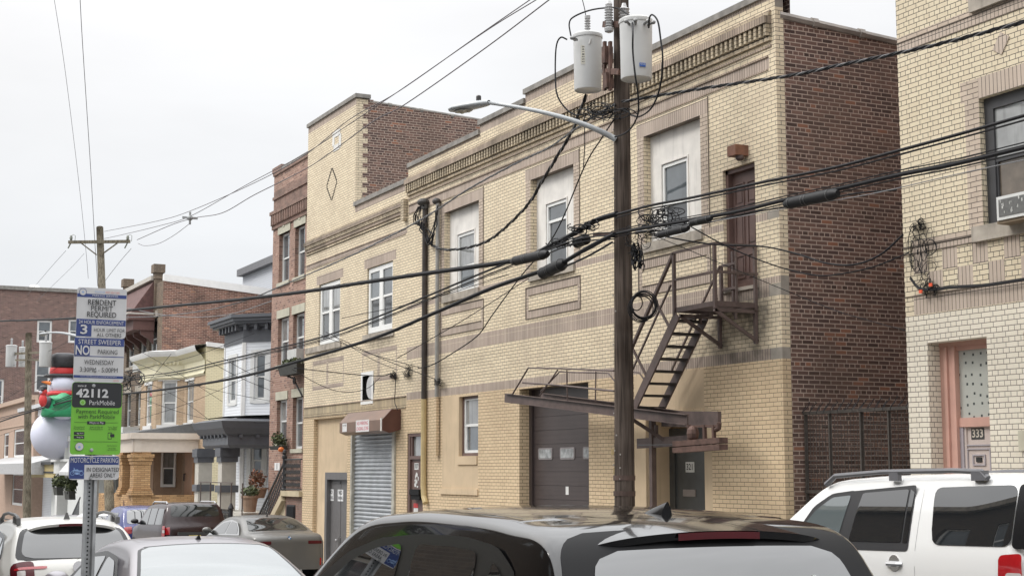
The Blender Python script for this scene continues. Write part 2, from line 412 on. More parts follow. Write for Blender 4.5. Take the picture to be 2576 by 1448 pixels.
# ================================================================== main two-storey building
def main_building():
    t = thing('brick_building', (-26.7, D, gz(-27)), 'long two-storey yellow brick building with stepped parapet, garage door and iron fire escape', 'building')
    w = MB()
    big = [(-32.15, -30.21, 5.77, 7.75), (-27.64, -25.75, 5.77, 7.75), (-23.07, -21.20, 5.77, 7.75)]
    door = (-20.54, -19.63, 4.66, 6.66)
    holes = [(*b_, .17, 0) for b_ in big]+[(*door, .16, 0), (-28.17, -25.19, gz(-27)-.4, 3.39, .30, 1), (-31.26, -30.21, 2.03, 3.37, .16, 4),
             (-34.34, -33.34, gz(-34)-.1, 2.61, .12, 1), (-23.1, -21.22, gz(-22)-.4, 2.73, .55, 4)]
    top = 9.2; Z = []
    Z += [(XL, XR, -9, 3.43, 1)]                                   # painted ground storey
    Z += [(XL, XR, 3.43, 3.61, 2), (XL, XR, 4.43, 4.62, 2), (XL, XR, 4.625, 4.73, 2), (XL, XR, 5.65, 5.77, 2)]
    Z += [(XL+.05, XR-.18, 8.08, 8.27, 2)]
    for a, b_, c, d_ in big:
        Z += [(a-.24, b_+.24, d_, d_+.25, 2), (a-.22, a, 5.77, d_, 5), (b_, b_+.22, 5.77, d_, 5)]
        Z += [(a-.2, b_+.26, 5.32, 5.48, 2), (a-.2, b_+.26, 4.84, 5.0, 2), (a-.2, a-.09, 5., 5.32, 5), (b_+.15, b_+.26, 5., 5.32, 5)]
    Z += [(XR-.30, XR, 4.43, 4.62, 6), (XR-.3, XR, 3.43, 3.61, 6), (XR-.3, XR, 5.65, 5.77, 6)]
    Z += [(-32.19, -30.21, 1.17, 3.40, 4), (-23.48, -21.2, 2.74, 3.40, 4), (-23.5, -23.1, gz(-23)-1, 2.74, 4), (-21.22, -20.99, gz(-21)-1, 2.74, 4)]
    w.wall(FM, XL, XR, -2.5, top, holes, Z, 0)
    # parapet steps with a soldier row under the coping
    steps = [(XL, -30.16, 9.24), (-30.16, -27.87, 9.45), (-27.87, -25.55, 9.64), (-25.55, -23.3, 9.45), (-23.3, XR, 9.26)]
    for a, b_, z_ in steps:
        w.wall(FM, a, b_, top, z_, (), [(a, b_, z_-.19, z_, 2)], 0)
    # east side: yellow brick return, then dark red common brick that steps down to the rear
    SE = side(XR)
    w.wall(SE, D, D+.16, -2.5, 9.26, (), [(D, D+.2, 4.43, 4.73, 6), (D, D+.2, 3.43, 3.61, 6), (D, D+.2, -9, 3.43, 1), (D, D+.2, 9.05, 9.26, 6)], 0)
    S2 = side(XR-.02)
    for a, b_, z_ in ((14.16, 16.6, 8.92), (16.6, 20, 8.78), (20, 24, 8.6), (24, 29, 8.4)):
        z2 = z_-.14
        w.face([S2.p(a, -2.5), S2.p(b_, -2.5), S2.p(b_, z2), S2.p(a, z_)], 3)
    w.face([SE.p(14.16, -2.5), S2.p(14.16, -2.5), S2.p(14.16, 9.26), SE.p(14.16, 9.26)], 0)
    # rear, west side and roof
    w.face([(XL, 29, -2.5), (XR, 29, -2.5), (XR, 29, 8.3), (XL, 29, 8.3)], 3)
    w.face([(XL, D, -2.5), (XL, 29, -2.5), (XL, 29, 8.3), (XL, D, 9.2)], 3)
    w.face([(XL, D+.3, 8.6), (XR-.02, D+.3, 8.6), (XR-.02, 29, 8.2), (XL, 29, 8.2)], 7)
    for a, b_, z_ in steps: w.face([(a, D+.3, 8.6), (b_, D+.3, 8.6), (b_, D+.3, z_), (a, D+.3, z_)], 3); w.face([(a, D, z_-.001), (b_, D, z_-.001), (b_, D+.3, z_-.001), (a, D+.3, z_-.001)], 3)
    wo = w.build('wall', [YB, YB2, SOL, RB, STU, PNK, PNKB, TARM], t)
    # coping
    c = MB()
    for i_, (a, b_, z_) in enumerate(steps):
        c.fbox(FM, a-(.03 if i_ in (1, 2) else 0), b_+(.03 if i_ in (2, 3) else 0), z_, z_+.11, -.34, .05)
    c.fbox(FM, XR-.0, XR+.06, 9.26, 9.37, -.30, .05)
    c.build('coping', COP, wo)
    c = MB()
    for a, b_, z0, z1 in ((14.1, 16.6, 8.93, 8.79), (16.6, 20, 8.79, 8.65), (20, 24, 8.61, 8.47), (24, 29, 8.41, 8.27)):
        c.tube([(XR-.05, a, z0), (XR-.05, b_, z1)], .075, 8)
        y = a+.7
        while y < b_: c.lathe((XR-.05, y, z0+(z1-z0)*(y-a)/(b_-a)), [(.095, -.05), (.095, .05)], 8, 'y'); y += .95
    c.build('tile_coping', mat('glazed tile coping', (.30, .27, .24), .5, var=.3, scale=3), wo)
    # cornice: corbels and a row of dentils
    c = MB(); a, b_ = XL+.01, XR-.10
    c.fbox(FM, a, b_, 8.585, 8.80, 0, .006, 2); c.fbox(FM, a, b_, 8.80, 8.92, 0, .13, 1); c.fbox(FM, a, b_, 8.92, 8.985, 0, .055, 0); c.fbox(FM, a, b_, 8.985, 9.02, 0, .025, 1)  # first strip is dark: shade between the dentils put into the colour
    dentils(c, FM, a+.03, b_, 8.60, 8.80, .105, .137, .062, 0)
    c.fbox(FM, a, b_, 8.52, 8.585, 0, .05, 0); c.fbox(FM, a, b_, 8.42, 8.455, 0, .022, 1)
    c.fbox(FM, a+.05, b_-.1, 8.27, 8.295, 0, .025, 1); c.fbox(FM, a+.05, b_-.1, 8.055, 8.08, 0, .012, 1)
    c.build('cornice', [YBD, SOLD, mat('painted recess shade', (.07, .058, .045), .9, var=.3, scale=6)], wo)
    for a, b_, _, _ in big:                                        # raised edges of the panels under the windows
        c = MB()
        for q in ((a-.2, b_+.26, 5.48, 5.495), (a-.2, b_+.26, 4.825, 4.84), (b_+.26, b_+.275, 4.825, 5.495), (a-.215, a-.2, 4.825, 5.495), (a-.09, b_+.15, 5.0, 5.012), (a-.09, b_+.15, 5.31, 5.32), (b_+.25, b_+.265, 5.77, 8.02)):
            c.fbox(FM, *q, 0, .014)
        c.build('brick_panel_edge', mat('dark joint brick', (.16, .13, .105), .9, var=.3, scale=9), wo)
    # blocked windows: stucco infill, small window, sill
    ins = [(P(a_/1.19255, 620, 14.13).x, P(b2_/1.19255, 620, 14.13).x) for a_, b2_ in ((1371, 1422), (1637, 1699), (1986, 2064))]
    for k, ((a, b_, c0, c1), (i0, i1)) in enumerate(zip(big, ins)):
        s = MB(); s.wall(FM.sh(-.15), a, b_, c0, c1, [(i0, i1, 5.80, 7.17, .07)], (), 0)
        for q in ((i0-.03, i0, 5.8, 7.2), (i1, i1+.03, 5.8, 7.2), (i0, i1, 7.17, 7.2)): s.fbox(FM, *q, -.15, -.135)
        so_ = s.build('infill_panel', STW, t, label='white patched stucco panel around %s window' % ('the left', 'the middle', 'the right')[k])
        window(so_, FM.sh(-.14), i0, i1, 5.82, 7.16, rec=.02, gm=(GLC, GLS, GLS)[k], gm2=(GLS, GLB, GLB)[k], mid=(.42, .72, .45)[k])
        s = MB(); s.fbox(FM, a-.03, b_+.05, 5.6, 5.77, -.17, .045); s.build('sill', CON, so_)
    # upper door with six panels
    s = MB(); a, b_, c0, c1 = door
    s.fbox(FM, a, b_, c0, c1, -.20, -.15)
    for q in ((a, a+.07), (b_-.05, b_)): s.fbox(FM, *q, c0, c1, -.15, -.06)
    s.fbox(FM, a, b_, c1-.07, c1, -.15, -.06)
    dr = s.build('door', BRND, t, label='brown panelled upper door opening on the fire escape')
    s = MB()
    for (p0, p1) in ((a+.14, a+.40), (a+.49, a+.76)):
        for (r0, r1) in ((4.83, 5.22), (5.34, 5.92), (6.03, 6.42)):
            for q in ((p0, p1, r0, r0+.025), (p0, p1, r1-.025, r1), (p0, p0+.025, r0+.025, r1-.025), (p1-.025, p1, r0+.025, r1-.025)): s.fbox(FM, *q, -.15, -.132)
            s.fbox(FM, p0+.06, p1-.06, r0+.06, r1-.06, -.15, -.138)
    s.build('door_panel', BRND, dr)
    s = MB(); s.fbox(FM, a-.04, b_+.04, 4.60, 4.655, -.15, .03); s.build('sill', CON, dr)
    # garage door
    a, b_, c0, c1 = -28.17, -25.19, gz(-27)+.12, 3.39
    s = MB(); fr = FM.sh(-.28); zz = c0
    while zz < c1-.02:
        z2 = min(zz+.28, c1); s.fbox(fr, a, b_, zz+.008, z2, -.04, 0); s.fbox(fr, a, b_, zz, zz+.008, -.04, -.012)
        for q_ in (.09, .18): s.fbox(fr, a, b_, zz+q_, zz+q_+.006, 0, .002)
        zz = z2
    s.fbox(fr, a, a+.12, c0, c1, 0, .05); s.fbox(fr, b_-.1, b_, c0, c1, 0, .05)
    gd = s.build('garage_door', mat('brown sectional door', (.062, .047, .045), .45, var=.18, scale=1.5), t)
    s = MB(); g = MB()
    for pa, pb in ((1616, 1658), (1681, 1725), (1750, 1794)):
        ua, ub = P(pa/1.19255, 1140, 14.28).x, P(pb/1.19255, 1140, 14.28).x; zc = P(1400, 1140, 14.28).z
        s.prism(rrq(fr, ua, ub, zc-.12, zc+.12, .05, 0), (0, -.012, 0)); g.prism(rrq(fr, ua+.04, ub-.04, zc-.09, zc+.09, .04, .012), (0, -.004, 0))
    s.build('window_frame', mat('grey vinyl trim', (.22, .2, .2), .5), gd); g.build('pane', mat('scratched glass', (.30, .31, .31), .25, var=.5, scale=7), gd)
    q_ = P(1427, 1233, 14.28); s = MB(); s.fbox(fr, q_.x-.06, q_.x+.06, q_.z-.08, q_.z+.08, 0, .004); s.build('sticker', mat('white paper', (.7, .7, .68), .7), gd)
    # ground floor window
    window(t, FM, -31.16, -30.21, 2.10, 3.33, rec=.10, gm=GLC, gm2=GLS, fm=WHT, b=.05)
    s = MB(); s.fbox(FM, -31.26, -31.17, 2.03, 3.37, -.18, -.09); s.fbox(FM, -31.17, -30.21, 3.31, 3.37, -.18, -.09); s.fbox(FM, -31.17, -30.21, 2.03, 2.1, -.18, -.06)
    s.build('old_window_frame', BRND, t)
    s = MB(); s.fbox(FM, -31.28, -30.24, 1.84, 2.03, 0, .03); s.fbox(FM, -32.27, -30.19, 1.17, 1.30, 0, .035); s.build('stucco_band', STU, t)
    # small brown entrance at the left end
    a, b_, c0, c1 = -34.34, -33.34, gz(-34)+.1, 2.61
    s = MB(); s.fbox(FM, a, b_, c0-.3, 2.02, -.13, -.07); s.fbox(FM, a, a+.12, c0, c1, -.07, -.02); s.fbox(FM, b_-.06, b_, c0, c1, -.07, -.02)
    s.fbox(FM, a+.12, b_-.06, 1.98, 2.06, -.07, -.02); s.fbox(FM, a+.12, b_-.06, 2.53, c1, -.07, -.02); s.fbox(FM, a+.12, a+.22, 2.06, 2.53, -.1, -.04)
    d2 = s.build('door', BRND, t, label='narrow brown door with a transom and torn stickers')
    s = MB(); s.fbox(FM, a+.22, b_-.06, 2.06, 2.53, -.13, -.09); s.build('pane', GLC, d2)
    s = MB(); ua, ub, za, zb = rcx(1034, 1056, 1231, 1256, 13.95); s.fbox(FM, ua, ub, za, zb, -.07, .06); s.fbox(FM, ua-.02, ub+.02, zb-.12, zb+.01, -.07, .09); s.build('mailbox', BLK, d2)
    s = MB(); q = P(1048, 1172, 14.07); s.fbox(FM, q.x-.13, q.x+.13, q.z-.08, q.z+.08, -.07, -.066, 0)
    put_text(s, '327', FM, q.x, q.z, .16, 1, .02, d=-.064)
    random.seed(41)
    for k_ in range(9):
        q = P(1049+random.uniform(-5, 6), 1190+4.2*k_, 14.07); w_, h_ = random.uniform(.03, .1), random.uniform(.02, .055); dd = -.0665+k_*.0004
        s.face([FM.p(q.x-w_, q.z-h_*random.uniform(.5, 1), dd), FM.p(q.x+w_*random.uniform(.4, 1), q.z-h_, dd), FM.p(q.x+w_, q.z+h_*random.uniform(.4, 1), dd), FM.p(q.x-w_*random.uniform(.3, 1), q.z+h_, dd)], 0)
    ua, ub, za, zb = rcx(1041, 1052, 1265, 1276, 14.07); s.fbox(FM, ua, ub, za, zb, -.069, -.065, 2); ua, ub, za, zb = rcx(1041, 1052, 1277, 1297, 14.07); s.fbox(FM, ua, ub, za, zb, -.069, -.065, 0)
    s.build('sticker', [mat('paper label', (.62, .62, .6), .7), IRON, mat('red label', (.5, .05, .05), .6)], d2)
    s = MB(); s.ball((-34.12, D-.02, .28), .035, .035, .035, 10, 6); s.ball((-34.12, D-.02, .46), .025, .025, .025, 10, 6); s.build('handle', mat('steel', (.5, .5, .5), .3, metal=1, var=0), d2)
    # recessed entrance at the right end
    fr = FM.sh(-.52); a, b_ = -22.98, -21.22; c0 = gz(-22)+.1
    s = MB(); s.fbox(fr, a-.2, b_, c0-.4, 2.75, -.08, -.05); s.build('porch_wall', STU, t)
    s = MB(); xa_ = P(1701, 1200, 14.52).x; xb_ = P(1757, 1200, 14.52).x; s.fbox(fr, P(1672, 1200, 14.52).x, xa_, c0, 2.45, -.05, .03); s.fbox(fr, xa_, xb_+.2, c0, 2.13, -.05, .0); s.fbox(fr, xa_, xb_+.2, 2.13, 2.45, -.05, .03)
    d3 = s.build('door', mat('charcoal door paint', (.060, .062, .060), .45, var=.12), t, label='charcoal steel door in the recessed entrance')
    q = P(1736, 1174, 14.52); s = MB(); s.fbox(fr, q.x-.14, q.x+.14, q.z-.09, q.z+.09, 0, .004, 0); put_text(s, '321', fr, q.x, q.z, .17, 1, .015, d=.006)
    q = P(1735, 1239, 14.52); s.fbox(fr, q.x-.2, q.x+.2, q.z-.06, q.z+.06, 0, .012, 2)
    s.build('door_number', [mat('number plate metal', (.5, .5, .47), .5), DARK, mat('letter slot', (.22, .19, .17), .5)], d3)
    s = MB(); s.fbox(FM, -23.62, -23.1, c0, .55, 0, .06); s.fbox(FM, -21.22, -20.93, c0, .55, 0, .06); s.fbox(FM, -23.12, -21.2, 2.69, 2.73, -.5, .02); s.build('plinth', STU, t)
    return t
PNKB = mat('grey painted quoin', (.30, .27, .23), .8, var=.2, scale=5, obj=False)
YBD = brick('yellow cornice brick', (.60, .50, .36), (.44, .36, .25), (.08, .07, .06), ms=.012, stain=.75, stc=(.09, .075, .055))
SOLD = brick('stained soldier brick', (.45, .36, .28), (.36, .28, .22), (.08, .07, .06), bw=.36, ms=.012, vertical=True, z0=.07, stain=.75, stc=(.09, .075, .055))
BRND = mat('dark brown door paint', (.135, .082, .070), .5, var=.2, scale=5, bump=.05)
main_building()

# ================================================================== left building with the tower
def left_building():
    t = thing('brick_building', (-38.4, D, gz(-38)), 'narrower yellow brick building with one raised tower half and a grey roll-up shutter', 'building')
    w = MB(); XT = -38.26
    W1 = (-41.20, -39.38, 5.27, 7.04); W2 = (-37.27, -35.42, 5.27, 7.04)
    holes = [(*W1, .15, 0), (*W2, .15, 0), (-38.24, -35.16, gz(-37)-.5, 3.1, .1, 1), (-41.47, -38.62, gz(-40)-.5, 3.17, .14, 1), (-37.50, -36.80, 3.55, 4.19, .2, 4)]
    Z = [(XLL, XL, -9, 3.27, 1), (XLL, XL, 3.27, 3.52, 3), (XLL+.05, XL-.05, 7.6, 7.72, 2)]
    for a, b_, c, d_ in (W1, W2):
        Z += [(a-.22, b_+.22, d_, d_+.26, 2), (b_, b_+.15, c, d_, 0)]
    for a, b_ in ((-41.66, -39.0), (-37.56, -35.07)):
        m_ = (a+b_)/2
        Z += [(a, b_, 4.72, 4.84, 2), (a, b_, 4.0, 4.12, 2), (a, a+.07, 4., 4.84, 5), (b_-.07, b_, 4., 4.84, 5), (m_-.12, m_+.05, 4.1, 4.8, 5)]
    Z += [(-37.65, -36.65, 3.4, 4.3, 0)]
    w.wall(FM, XLL, XL, -2.7, 8.88, holes, Z+[(XT, XL, 8.70, 8.88, 2)], 0)
    w.wall(FM, XLL, XT, 8.88, 11.93, (), [(XLL, XT, 11.74, 11.93, 2)], 0)
    # tower east side: toothed yellow quoins then dark red brick
    SE = side(XT); z = 8.88; k = 0
    while z < 11.8:
        z2 = min(z+.138, 11.93); y1 = D+(.34 if k % 2 else .20)
        w.wall(SE, D, 14.5, z, z2, (), [(D, y1, z, z2, 0), (y1, 14.5, z, z2, 6)], 6); z = z2; k += 1
    w.face([SE.p(14.5, 5), SE.p(17.2, 5), SE.p(17.2, 11.72), SE.p(14.5, 11.86)], 6)
    w.face([SE.p(17.2, 5), SE.p(22, 5), SE.p(22, 11.45), SE.p(17.2, 11.72)], 6)
    w.face([SE.p(22, 5), SE.p(28, 5), SE.p(28, 11.1), SE.p(22, 11.4)], 6)
    w.face([(XLL, D, 5), (XLL, 28, 5), (XLL, 28, 11.1), (XLL, D, 11.9)], 6)
    w.face([(XLL, 28, -2), (XL, 28, -2), (XL, 28, 11), (XLL, 28, 11)], 6)
    w.face([(XLL, D+.3, 11.5), (XT, D+.3, 11.5), (XT, 28, 11), (XLL, 28, 11)], 7)
    w.face([(XT, D+.3, 8.4), (XL, D+.3, 8.4), (XL, 28, 8.1), (XT, 28, 8.1)], 7)
    w.face([(XT, D+.25, 8.4), (XL, D+.25, 8.4), (XL, D+.25, 8.88), (XT, D+.25, 8.88)], 6)
    w.face([(XLL, D+.28, 11.4), (XT, D+.28, 11.4), (XT, D+.28, 11.93), (XLL, D+.28, 11.93)], 6)
    w.face([(XL+.001, D, 8.6), (XL+.001, 28, 8.2), (XL+.001, 28, 8.1), (XL+.001, D, 8.4)], 6)
    w.face([(XLL, D, 11.93), (XT, D, 11.93), (XT, D+.28, 11.93), (XLL, D+.28, 11.93)], 7)
    w.face([(XLL, D, -2.7), (XLL, D+2, -2.7), (XLL, D+2, 5), (XLL, D, 5)], 0)
    wo = w.build('wall', [YB, YB2, SOL, SOLY, DARK, PNK, RB, TARM], t)
    c = MB(); c.fbox(FM, XT-.03, XL-.001, 8.88, 9.0, -.30, .05); c.build('coping', COP, wo); c = MB(); c.fbox(FM, XLL-.03, XT+.06, 11.93, 12.04, -.40, .05)
    for a, b_, z0, z1 in ((14.4, 17.2, 11.86, 11.72), (17.2, 22, 11.72, 11.45), (22, 28, 11.4, 11.1)): c.tube([(XT-.05, a, z0), (XT-.05, b_, z1)], .055, 8)
    y = 15.0
    while y < 27: c.lathe((XT-.05, y, 11.88-(y-14)*.055), [(.075, -.05), (.075, .05)], 8, 'y'); y += .95
    c.build('coping', COP, wo)
    c = MB(); a, b_ = XLL+.03, XL-.02
    c.fbox(FM, a, b_, 8.30, 8.40, 0, .10, 1); c.fbox(FM, a, b_, 8.40, 8.46, 0, .05, 0); c.fbox(FM, a, b_, 8.20, 8.30, 0, .07, 0)
    c.fbox(FM, a, b_, 8.11, 8.20, 0, .045, 1); c.fbox(FM, a, b_, 8.03, 8.08, 0, .03, 0); c.fbox(FM, b_-.18, b_+.006, 7.92, 8.455, 0, .12, 0)
    c.fbox(FM, a, b_-.1, 7.72, 7.745, 0, .02, 1); c.fbox(FM, a, b_-.1, 7.58, 7.60, 0, .012, 1); c.fbox(FM, a, b_, 3.52, 3.545, 0, .025, 1); c.fbox(FM, a, b_, 3.24, 3.27, 0, .02, 0)
    c.build('cornice', [YBD, SOLD], wo)
    # diamond of dark joints and white lozenge
    s = MB(); q = P(835, 463, D); cu, cz = q.x, q.z; hw_ = (P(847, 463, D).x-P(823, 463, D).x)/2
    for sx in (-1, 1):
        for sz in (-1, 1):
            for k in range(6):
                u_ = hw_*(1-k/6); h_ = .074; s.fbox(FM, cu+sx*u_-.012, cu+sx*u_+.012, cz+sz*k*h_, cz+sz*(k*h_+h_), 0, .012)
                s.fbox(FM, cu+sx*u_, cu+sx*(u_-hw_/6), cz+sz*(k+1)*h_-.009, cz+sz*(k+1)*h_+.009, 0, .012)
    s.build('diamond_joint', DARK, wo)
    s = MB(); q = P(848, 352, D); cu, cz = q.x, q.z
    for a_, b_, c_, d_ in ((-.37, -.2, -.13, .26), (.17, .36, -.27, .12), (-.2, .27, .1, .28), (-.27, .2, -.3, -.12)): s.fbox(FM, cu+a_, cu+b_, cz+c_, cz+d_, 0, .012)
    s.build('stone_inset', mat('pale stone', (.66, .65, .62), .7), wo)
    # twin windows
    for k, (a, b_, c, d_) in enumerate((W1, W2)):
        wn_ = window(t, FM, a+.02, b_-.02, c+.03, d_-.02, rec=.045, n=2, b=.12, gm=(GLC, GLS)[k], gm2=GLB, mid=.52, label='white twin window %s' % ('beside the narrow red house', 'over the roll-up shutter')[k])
        s = MB(); s.fbox(FM, a-(.2 if k else 1.1), b_+.15, c-.17, c, -.15, .04); s.build('sill', CON, wn_)
    # vent in a white frame
    s = MB(); 
    for q in ((-37.60, -37.50, 3.44, 4.29), (-36.80, -36.70, 3.44, 4.29), (-37.5, -36.8, 3.44, 3.55), (-37.5, -36.8, 4.19, 4.29)): s.fbox(FM, *q, -.05, .02)
    vf = s.build('vent_frame', WHT, t); s = MB(); s.lathe((-36.93, D+.06, 3.87), [(.30, -.06), (.31, .0), (.28, .09)], 20, 'y'); s.build('vent_duct', mat('galvanised duct', (.5, .5, .5), .5, var=.2), vf)
    # roll-up shutter
    a, b_, c0, c1 = -38.2, -35.25, gz(-36.7)+.1, 2.95
    s = MB(); z = c0; fr = FM.sh(-.06); rows = []
    while z < c1:
        for (dz, dd) in ((0, -.02), (.018, .012), (.05, .016), (.07, -.004), (.095, -.022)): rows.append((z+dz, dd))
        z += .105
    for k in range(len(rows)-1):
        s.face([fr.p(a, rows[k][0], rows[k][1]), fr.p(b_, rows[k][0], rows[k][1]), fr.p(b_, rows[k+1][0], rows[k+1][1]), fr.p(a, rows[k+1][0], rows[k+1][1])])
    sh = s.build('roll_shutter', mat('galvanised slats', (.40, .42, .44), .42, metal=.35, var=.22, scale=2.5), t, label='grey corrugated roll-up shutter')
    for q in ((a-.10, a, .03), (b_, b_+.17, .05)): s = MB(); s.fbox(FM, q[0], q[1], c0, 3.0, -.1, q[2]); s.build('guide_rail', mat('pale rail paint', (.42, .40, .34), .5, var=.3), sh)
    a, b_ = P(1018/1.19255, 1045, 13.51).x, -34.82; prof = [(0, 2.72), (.30, 2.63), (.48, 2.70), (.48, 2.96), (.24, 3.22), (0, 3.22)]
    s = MB(); s.prism([FM.p(a, z_, d_) for d_, z_ in prof], (b_-a, 0, 0), 0); s.prism([FM.p(b_, z_, d_*1.02) for d_, z_ in prof], (.04, 0, 0), 1)
    bx = s.build('shutter_box', [mat('brown hood', (.17, .095, .06), .4, var=.2, scale=2), mat('red brown hood end', (.10, .04, .03), .4, var=.2, scale=3)], t)
    s = MB(); fr = FM.sh(.482); ua, ub = P(895, 1058, 13.51).x, P(928, 1058, 13.51).x; um = (ua+ub)/2; w_ = ub-ua
    s.fbox(fr, ua, ub, 2.69, 2.99, 0, .004, 0); put_text(s, 'NO PARKING', fr, um, 2.905, .15, 1, 0, width=w_*.84, d=.006); put_text(s, 'LOADING ZONE', fr, um, 2.77, .15, 1, 0, width=w_*.92, d=.006)
    ua, ub = P(861, 1058, 13.51).x, P(872, 1058, 13.51).x; s.fbox(fr, ua, ub, 2.72, 2.94, 0, .004, 0); put_text(s, 'SHUTTERS', fr, (ua+ub)/2, 2.88, .06, 2, 0, width=(ub-ua)*.8, d=.006)
    s.fbox(FM.sh(.49), -34.90, -34.81, 2.68, 3.0, -.02, .01, 3)
    s.build('sticker', [mat('white sticker', (.72, .70, .69), .6), mat('red letters', (.55, .04, .09), .6, var=0), IRON, mat('white edge trim', (.6, .58, .54), .6)], bx)
    # stucco bay with the double steel door
    s = MB(); fr = FM.sh(-.12); s.wall(fr, -41.47, -38.62, gz(-40)-.5, 3.17, [(-40.72, -38.79, gz(-40)-.5, 1.66, .2, 0)], (), 0); s.build('stucco_panel', STU, t)
    s = MB(); c0 = gz(-40)+.14; c1 = 1.66; a, b_ = -40.72, -38.79
    s.fbox(fr, a, a+.17, c0-.4, c1, -.12, .02); s.fbox(fr, b_-.10, b_, c0-.4, c1, -.12, .02); s.fbox(fr, a+.17, b_-.1, c1-.2, c1, -.12, .02)
    s.fbox(fr, a+.17, b_-.1, c0-.4, c1-.2, -.16, -.10); s.fbox(fr, a+1.0, a+1.02, c0-.3, c1-.22, -.10, -.09)
    s.fbox(fr, a+.45, a+1.0, c1-.30, c1-.27, -.1, -.07)
    dd = s.build('double_door', mat('grey steel paint', (.125, .12, .12), .5, var=.1), t, label='grey steel double door with two small signs')
    for u_ in (P(831.5, 1240, 14.2).x, P(855.5, 1240, 14.2).x):
        zc_ = P(831, 1244, 14.2).z; s = MB(); s.fbox(fr, u_-.22, u_+.22, zc_-.16, zc_+.16, -.10, -.09, 0); put_text(s, 'NO', fr, u_, zc_+.075, .17, 1, .03, width=.27, d=-.087); put_text(s, 'PARKING', fr, u_, zc_-.075, .15, 1, 0, width=.38, d=-.087)
        s.build('no_parking_sign', [mat('white sign', (.7, .7, .7), .5), mat('black letters', (.03, .03, .03), .6, var=0)], dd)
    s = MB(); s.tube([fr.p(-39.68, -.12, -.09), fr.p(-39.68, -.12, -.05), fr.p(-39.68, -.35, -.05), fr.p(-39.68, -.35, -.09)], .015, 6); s.ball(fr.p(-40.0, -.2, -.08), .03, .03, .03, 8, 6); s.build('handle', mat('steel', (.5, .5, .5), .3, metal=1, var=0), dd)
    return t
left_building()

